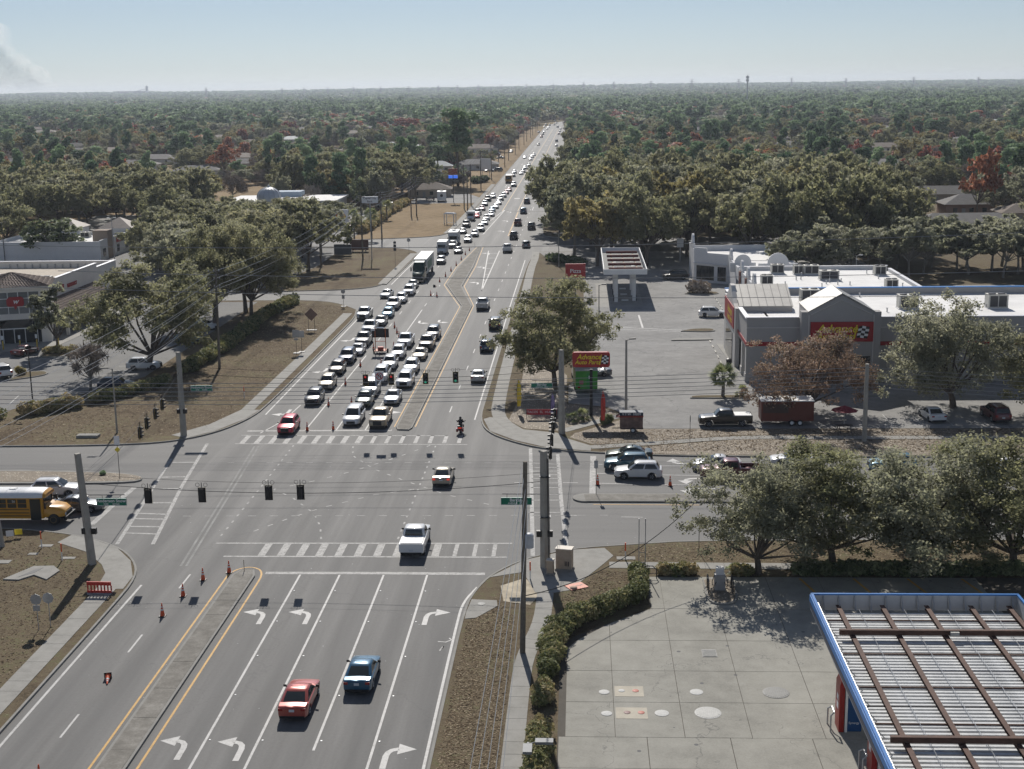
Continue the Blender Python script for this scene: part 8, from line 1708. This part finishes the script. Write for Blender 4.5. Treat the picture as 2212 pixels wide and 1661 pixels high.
def woods_fill(y0,y1,n,wide,hmul,kinds,probs):
    yy = np.sqrt(wr.random(n) * (y1 * y1 - y0 * y0) + y0 * y0); xx = yy * (wr.random(n) * .84 - .45) + (wr.random(n) - .5) * 60
    kk = wr.choice(len(kinds),n,p=probs); patch = np.sin(xx / 90 + 2 * np.sin(yy / 130)) + np.sin(yy / 170 + xx / 240)
    for x,y,k,pt in zip(xx,yy,kk,patch):
        cap = 99.0
        bx = 0 if y < 1250 else ((y - 1250) / 100.0) ** 2 * 2
        if y < 1560 and -46 + bx < x < (-5.5 if y < 1000 else -7) + bx: continue
        if y < 420: continue
        if y < 505 and -60 < x < -30 or y < 545 and -150 < x < -100: continue
        if y < 660 and -42 < x < -30: continue
        if y < 1500:
            dy = HA[:,1] - y; m = (np.abs(HA[:,0] * y / HA[:,1] - x) < HA[:,2] * .5) & (dy > -HA[:,2] * .5) & (dy < .24 * y)
            if m.any():
                cap = float((1.6 + 35 * dy[m] / HA[m,1]).min()) * wr.uniform(.6,1.15)
                if cap < 2.6 or dy[m].min() < 9: continue
            if any((tx - x) ** 2 + (ty - y) ** 2 < 30 for tx,ty in NTREE[-120:]): continue
        if kinds[k] in ('pine','midpine') and pt < -.2 and wr.random() < .7: continue
        s = wide * wr.uniform(.65,1.25); hh = hmul * wr.uniform(.62,1.22)
        if cap < 13: hh = min(hh,cap / 13); s = min(s,max(.4,cap / 9))
        pools[kinds[k]].append(((x,y,hill(x,y) - .3),(s,s,hh),wr.random() * 6.28))
woods_fill(420,1100,7000,.92,.92,['oak','midpine','bare','red'],[.40,.24,.29,.07])
woods_fill(1100,2600,15000,1.5,1.0,['far','farpine','bare','red'],[.40,.31,.23,.06])
woods_fill(2600,8800,30000,2.8,1.05,['far','farpine','red'],[.58,.38,.04])
mo = [TREE[k][0] for k in ('oak_mid0','oak_mid2','grey_mid0','grey_mid2','dark_mid0','yellow_mid0','oak_mid4')]
lo = [low_oak(200 + i,k) for i,k in enumerate(('oak','greyoak','dark','oak','dark','greyoak'))]; lp = [low_pine(210 + i) for i in range(3)]
mp_ = []
for i in range(3):
    cm,tm = pine_mesh(90 + i,17,3.2,1500,.6); mp_.append(cm)
bm_ = [bare_mesh(95 + i,10,5.5,1300,size=1.1)[0] for i in range(2)]; rm_ = [low_oak(220 + i,k,500,1.2) for i,k in enumerate(('red','rust'))]
for nm,lb,ms,key in (('oak_woods','mixed green oak woods covering the middle distance',mo,'oak'),('pine_woods','dark pines rising over the middle woods',mp_,'midpine'),('bare_woods','leafless grey-brown trees mixed into the woods',bm_,'bare'),('red_maples','scattered red crowns in the distant woods',rm_,'red'),('distant_woods','hazy dark woods reaching to the horizon',lo,'far'),('distant_pines','hazy pines reaching to the horizon',lp,'farpine')):
    P_ = pools[key]; gn_woods(nm,lb,ms,[p[0] for p in P_],[p[1] for p in P_],[p[2] for p in P_],3)
# ---------------------------------------------------------------- hedges, shrubs, palms
def hedge(path,w,h,label,dens=330,size=.13,kind='hedge',z=.12,name='hedge'):
    rng = np.random.default_rng(abs(hash(label)) % 99999 if False else len(label) * 7 + int(path[0][1])); C = []; Rb = []
    for a,b in zip(path[:-1],path[1:]):
        n = max(1,int(math.dist(a,b) / (w * .3)))
        for k in range(n):
            f = (k + rng.random() * .6) / n
            for s in (-1,1): C.append((a[0] + (b[0] - a[0]) * f + rng.normal() * w * .12,a[1] + (b[1] - a[1]) * f + s * w * .15 + rng.normal() * w * .1,h * (.52 + .12 * rng.normal() * .6))); q = w * (.34 + .2 * rng.random()); Rb.append((q,q,h * .5))
    C,Rb = np.array(C),np.array(Rb); o0 = np.array([path[0][0],path[0][1],0]); C = C - o0
    V,tone = leaves(rng,C,Rb,int(len(C) * dens),size,rng.random(len(C)))
    V[:,2] = np.maximum(V[:,2],.02); t = thing(name,label,'hedge' if name == 'hedge' else 'shrub',(path[0][0],path[0][1],z)); obj('foliage',quads('foliage',V,tone,LEAF[kind]),t)
    m = MB()
    for c in C[::2]: m.tube([(c[0],c[1],0),(c[0] + rng.normal() * .1,c[1] + rng.normal() * .1,h * .7)],[.025,.012],4)
    m.build('stems',bark,t)['kind'] = 'stuff'
    return t
hedge([(4.4,100.4),(4.5,96.8),(3.9,95.2),(2.0,93.3),(-0.3,91.2),(-1.7,88.3),(-2.0,85.0),(-2.1,81.6)],1.5,1.35,'clipped hedge curving round the concrete pad corner')
hedge([(-2.3,79.6),(-2.4,77.6)],1.3,1.1,'separate hedge clump below the curved hedge'); hedge([(-2.5,74.0),(-2.6,66)],1.4,1.2,'hedge piece at the bottom edge behind the lamp head')
hedge([(-51.6,240),(-53.0,224),(-52.6,205),(-53.0,190),(-53.6,178)],2.4,1.6,'long clipped hedge along the pharmacy lot',200,.3); hedge([(-54.2,172),(-57,165.5),(-60.0,160.6)],1.8,1.3,'shaded hedge below the big pharmacy oak',200,.28); hedge([(-61,158.6),(-66.4,154.6)],1.9,1.5,'hedge clump at the corner of the pharmacy lot',200,.25); hedge([(-68.6,152.6),(-76,150.8)],1.8,1.4,'loose hedge at the left edge of the pharmacy lot',150,.25)
hedge([(-57.4,450),(-58.5,415),(-58.2,398),(-57.6,358)],3.0,2.2,'tall clipped hedge along the bank lot',160,.4)
hedge([(6.2,101.1),(8.8,101.2)],1.1,.9,'low shrubs left of the air machine',160,.2,name='shrub'); hedge([(11.9,101.0),(13.2,101.0)],1.0,.9,'low shrub right of the air machine',160,.2,name='shrub'); hedge([(16.5,101.3),(34,101.3)],1.4,1.0,'hedge under the foreground oaks',150,.22,'dark')
hedge([(20.6,248.4),(23.6,248.0)],2.2,2.2,'bare twiggy shrub on the kerbed island',60,.4,'bare',.25,'shrub'); hedge([(-76.5,177.8),(-75.8,177.8)],1.0,1.0,'dry grass clump on the rounded island',160,.25,'yellow',.25,'shrub'); hedge([(-78.6,193.2),(-74.6,193.4)],1.8,.9,'low shrubs under the slim oak',140,.22,'hedge',.25,'shrub')
hedge([(2.53,149.00),(3.34,150.33)],.8,.9,'two dark round shrubs left of the sign trailer',240,.14,'dark',.14,'shrub'); hedge([(-48.02,129.05),(-47.58,129.13)],.5,.35,'small bright green tuft on the left island',90,.14,'pine',.16,'shrub'); hedge([(-6.63,299.39),(-0.74,291.05)],4,1.4,'low green bushes under the trees at the far right verge',120,.4,'dark',.12,'shrub'); hedge([(-41.88,545.30),(-37.88,554.68)],4,2.5,'dark bushes at the far side street',120,.5,'dark',.12,'shrub')
def litter_stuff(P_,n,label,z,size=.1,seed=1):
    """fallen leaves and dead grass blades lying on a verge"""
    rng = np.random.default_rng(seed); xs = [p[0] for p in P_]; ys = [p[1] for p in P_]; pts = []
    while len(pts) < n:
        x,y = rng.uniform(min(xs),max(xs)),rng.uniform(min(ys),max(ys))
        if in_poly(x,y,P_): pts.append((x,y,z + .02 * rng.random()))
    c = np.array(pts); a = rng.random(n) * 6.28; s = size * (.5 + rng.random(n)); d = np.stack([np.cos(a) * s,np.sin(a) * s,(rng.random(n) - .3) * s * .5],1); e = np.stack([-np.sin(a) * s * .5,np.cos(a) * s * .5,(rng.random(n) - .5) * s * .5],1)
    V = np.stack([c - d,c - e,c + d,c + e],axis=1).reshape(-1,3); V[:,2] = np.maximum(V[:,2],z + .004); tag(obj('leaf_litter',quads('leaf_litter',V,rng.random(n),LEAF['litter'])),label,'leaf litter',None,'stuff')
litter_stuff([(-8.2,60),(-4.75,60),(-4.75,92),(-6.4,96),(-8.2,91)],9000,'brown leaves littering the near right verge',.125,.075,1)
litter_stuff([(-60,60),(-37.5,60),(-37.5,97),(-39.2,103),(-45,108),(-60,111)],14000,'brown leaves littering the near left verge',.125,.085,2)
litter_stuff([(-75,142),(-49,142),(-42.5,149),(-40.8,158),(-40.8,235),(-51,240),(-51.5,185),(-58,158),(-75,148)],12000,'straw and leaves on the far left verge',.125,.12,3)
litter_stuff([(2.2,138),(58,136.6),(58,146.8),(7,147),(-1,145),(1.4,140.6)],9000,'mulch and leaves over the rock beds',.14,.11,4)
litter_stuff([(1.2,94.6),(3.6,97),(3.8,101.5),(1.6,102),(-1.6,95.6),(-1,92.2)],1600,'dry leaves on the sand behind the curved hedge',.135,.08,5)
litter_stuff([(3,104.2),(58,104),(58,109),(10,108.8),(3.2,107.4)],6000,'dry leaves on the strip along the cross street',.125,.09,6)
def palm(x,y,h,r,label,nf=30,fan=True,seed=0,z=.12):
    rng = np.random.default_rng(seed); t = thing('palm_tree',label,'palm',(x,y,z)); m = MB()
    m.tube([(0,0,0),(.05,0,h * .5),(0,0,h)],[.24,.2,.22],9); m.build('trunk',bark_g,t,40); V = []; tone = []
    for k in range(nf):
        a = rng.random() * 6.28; e = rng.uniform(-.7,1.3); L_ = r * rng.uniform(.8,1.1); d = np.array([math.cos(a) * math.cos(e),math.sin(a) * math.cos(e),math.sin(e)]); hub = np.array([0,0,h]) + d * L_ * .45; sd = np.array([-math.sin(a),math.cos(a),0]); up = np.cross(d,sd)
        for j in range(13):
            b = (j / 12 - .5) * 2.6; v = d * math.cos(b) + sd * math.sin(b); tip = hub + v * L_ * .55 + np.array([0,0,-.18 * L_ * (.4 + abs(b))]); w = np.cross(v,up) * .045 * r
            V += [hub,(hub + tip) / 2 - w,tip,(hub + tip) / 2 + w]; tone.append(.3 + .7 * rng.random() if e > -.3 else 1.0)
        w = sd * .02; V += [np.array([0,0,h - .1]) - w,hub - w,hub + w,np.array([0,0,h - .1]) + w]; tone.append(.6)
    obj('crown',quads('crown',np.array(V),tone,LEAF['palm']),t); NTREE.append((x,y)); return t
palm(17.3,162.9,2.7,2.1,'fan palm on the kerbed strip in the auto parts lot',40,seed=1); palm(*(-52.95,343.74),6.5,2.4,'right fan palm beside the bank hedge',seed=2); palm(*(-57.90,346.84),6.0,2.2,'left fan palm by the shell sign',seed=3); palm(*(-56.37,396.03),4.5,2.0,'short fan palm at the corner of the bank hedge',seed=4); palm(*(-0.99,150.87),.5,1.0,'low palm clump in the rock bed right of the taco banner',22,seed=5); palm(*(0.20,151.41),.6,1.1,'low palm clump beside the pylon sign post',22,seed=6); palm(*(148.76,718.68),5,4.5,'feathery palm among the houses at right',30,seed=7); palm(19.6,163.0,.8,1.1,'young palm beside the fan palm',20,seed=8)
palm(*(7.57,100.91),.2,.8,'spiky green plant beside the pad edge, left one',16,seed=9); palm(*(11.66,101.46),.2,.8,'spiky green plant beside the pad edge, right one',16,seed=10); palm(-2.6,88.6,.3,.7,'yucca sticking out of the curved hedge',14,seed=11)
# ---------------------------------------------------------------- skyline and air
tw = MB()
for sg in (-1,1):
    for s2 in (-1,1): tw.tube([(sg * 4,s2 * 4,0),(sg * 1.2,s2 * 1.2,30),(sg * .9,s2 * .9,46)],.5,4)
for k in range(6): z = k * 6; r_ = 4 - k * .5; tw.tube([(-r_,0,z),(r_ - .4,0,z + 6)],.4,4); tw.tube([(r_,0,z),(-r_ + .4,0,z + 6)],.2,4)
for z,w in ((34,9),(40,7),(46,5)): tw.tube([(-w,0,z),(w,0,z)],.7,4)
tme = tw.mesh('transmission_tower',simple('lattice_grey',(.3,.31,.33),.6))
tl_ = [(-1410.01,5200.00,50.36),(-1120.16,5200.00,43.60),(-1036.46,5200.00,44.94),(-946.36,5200.00,45.34),(-849.86,5200.00,45.64),(-747.01,5200.00,44.99),(-640.01,5200.00,44.28),(-528.83,5200.00,45.21),(-457.02,5200.00,45.85),(-378.81,5200.00,46.40),(-292.08,5200.00,45.56),(-198.11,5200.00,46.72),(-97.87,5200.00,45.68),(15.55,5200.00,48.23),(127.40,5200.00,49.95),(264.71,5200.00,50.45),(416.55,5200.00,54.08),(589.28,5200.00,52.37),(783.39,5200.00,54.51),(982.42,5200.00,50.72),(1228.88,5200.00,51.22),(1463.88,5200.00,47.72)]
for i,p in enumerate(tl_):
    o = obj('transmission_tower',tme,None,(p[0],p[1],0)); s = p[2] / 46; o.scale = (s,s,s); o.location.z = 0
    tag(o,'thin lattice pylon on the horizon, %s from the left' % (ORD[i] if i < 20 else 'twenty-' + ORD[i - 20]),'pylon','pylons along the horizon')
ct = thing('cell_tower','slim cell tower rising above the woods at right','tower',(*(227.05,1900.00,39.39)[:2],0)); ch = (226.85,1900.00,48.56)[2]; MB().tube([(0,0,0),(0,0,ch)],[1.1,.6],8).build('mast',steel,ct)
for z in (ch - 3,ch - 7): q = MB(); q.lathe([(2.2,z - 1.4),(2.2,z + 1.4)],6); q.build('antenna_ring',simple('antenna',(.5,.51,.53),.5),ct)
pw = thing('power_plant','hazy power station with one tall stack on the left horizon','power station',(*(-2412.56,7600.00,37.59)[:2],0)); sz = (-2400.29,7600.00,71.85)[2]; MB().tube([(20,0,0),(20,0,sz)],[9,7],10).build('stack',stucco_l,pw); MB().box(-130,25,-40,40,0,(-2425.01,7600.00,45.29)[2]).build('hall',stucco_g,pw); MB().tube([(-60,0,40),(20,0,sz * .8)],2,5).build('crane_boom',steel,pw)
hz = MB(); hz.box(-9700,9700,-320,9150,-3,78); hzm = bpy.data.materials.new('haze'); hzm.use_nodes = True; hn = hzm.node_tree; hn.nodes.clear(); ho = hn.nodes.new('ShaderNodeOutputMaterial'); pv = hn.nodes.new('ShaderNodeVolumePrincipled'); pv.inputs['Color'].default_value = (.80,.88,1.0,1); pv.inputs['Density'].default_value = 0.00009; pv.inputs['Anisotropy'].default_value = 0.35; hn.links.new(pv.outputs[0],ho.inputs['Volume'])
tag(hz.build('haze',hzm),'thin bluish haze over the distant woods','haze',None,'stuff')
sp = (-4404.40,10800.00,132.02); sm = MB(); srn = random.Random(3)
for k in range(26):
    t = srn.random(); q = MB(); rr = 60 + 70 * t; bm = bmesh.new(); bmesh.ops.create_icosphere(bm,subdivisions=2,radius=rr); bm.verts.ensure_lookup_table()
    cx,cz = sp[0] + 260 * (1 - t) - 360 * t + srn.gauss(0,70),20 + 400 * t + srn.gauss(0,40)
    sm.add([(v.co.x * 1.3 + cx,v.co.y + 10800 + srn.gauss(0,40),v.co.z + cz) for v in bm.verts],[tuple(v.index for v in f_.verts) for f_ in bm.faces]); bm.free()
smm = bpy.data.materials.new('smoke'); smm.use_nodes = True; hn = smm.node_tree; hn.nodes.clear(); ho = hn.nodes.new('ShaderNodeOutputMaterial'); pv = hn.nodes.new('ShaderNodeVolumePrincipled'); pv.inputs['Color'].default_value = (.97,.95,.93,1); pv.inputs['Density'].default_value = 0.002; pv.inputs['Anisotropy'].default_value = .6; hn.links.new(pv.outputs[0],ho.inputs['Volume'])
tag(sm.build('smoke',smm),'pale smoke plume rising over the left horizon','smoke',None,'stuff')
# letterings become plain meshes
dg = bpy.context.evaluated_depsgraph_get()
for o in [o for o in bpy.data.objects if o.type == 'FONT']:
    me = bpy.data.meshes.new_from_object(o.evaluated_get(dg)); n_ = obj('lettering',me,o.parent); n_.matrix_local = o.matrix_local.copy(); n_.location = o.location; n_.rotation_euler = o.rotation_euler; n_.scale = o.scale; bpy.data.objects.remove(o)
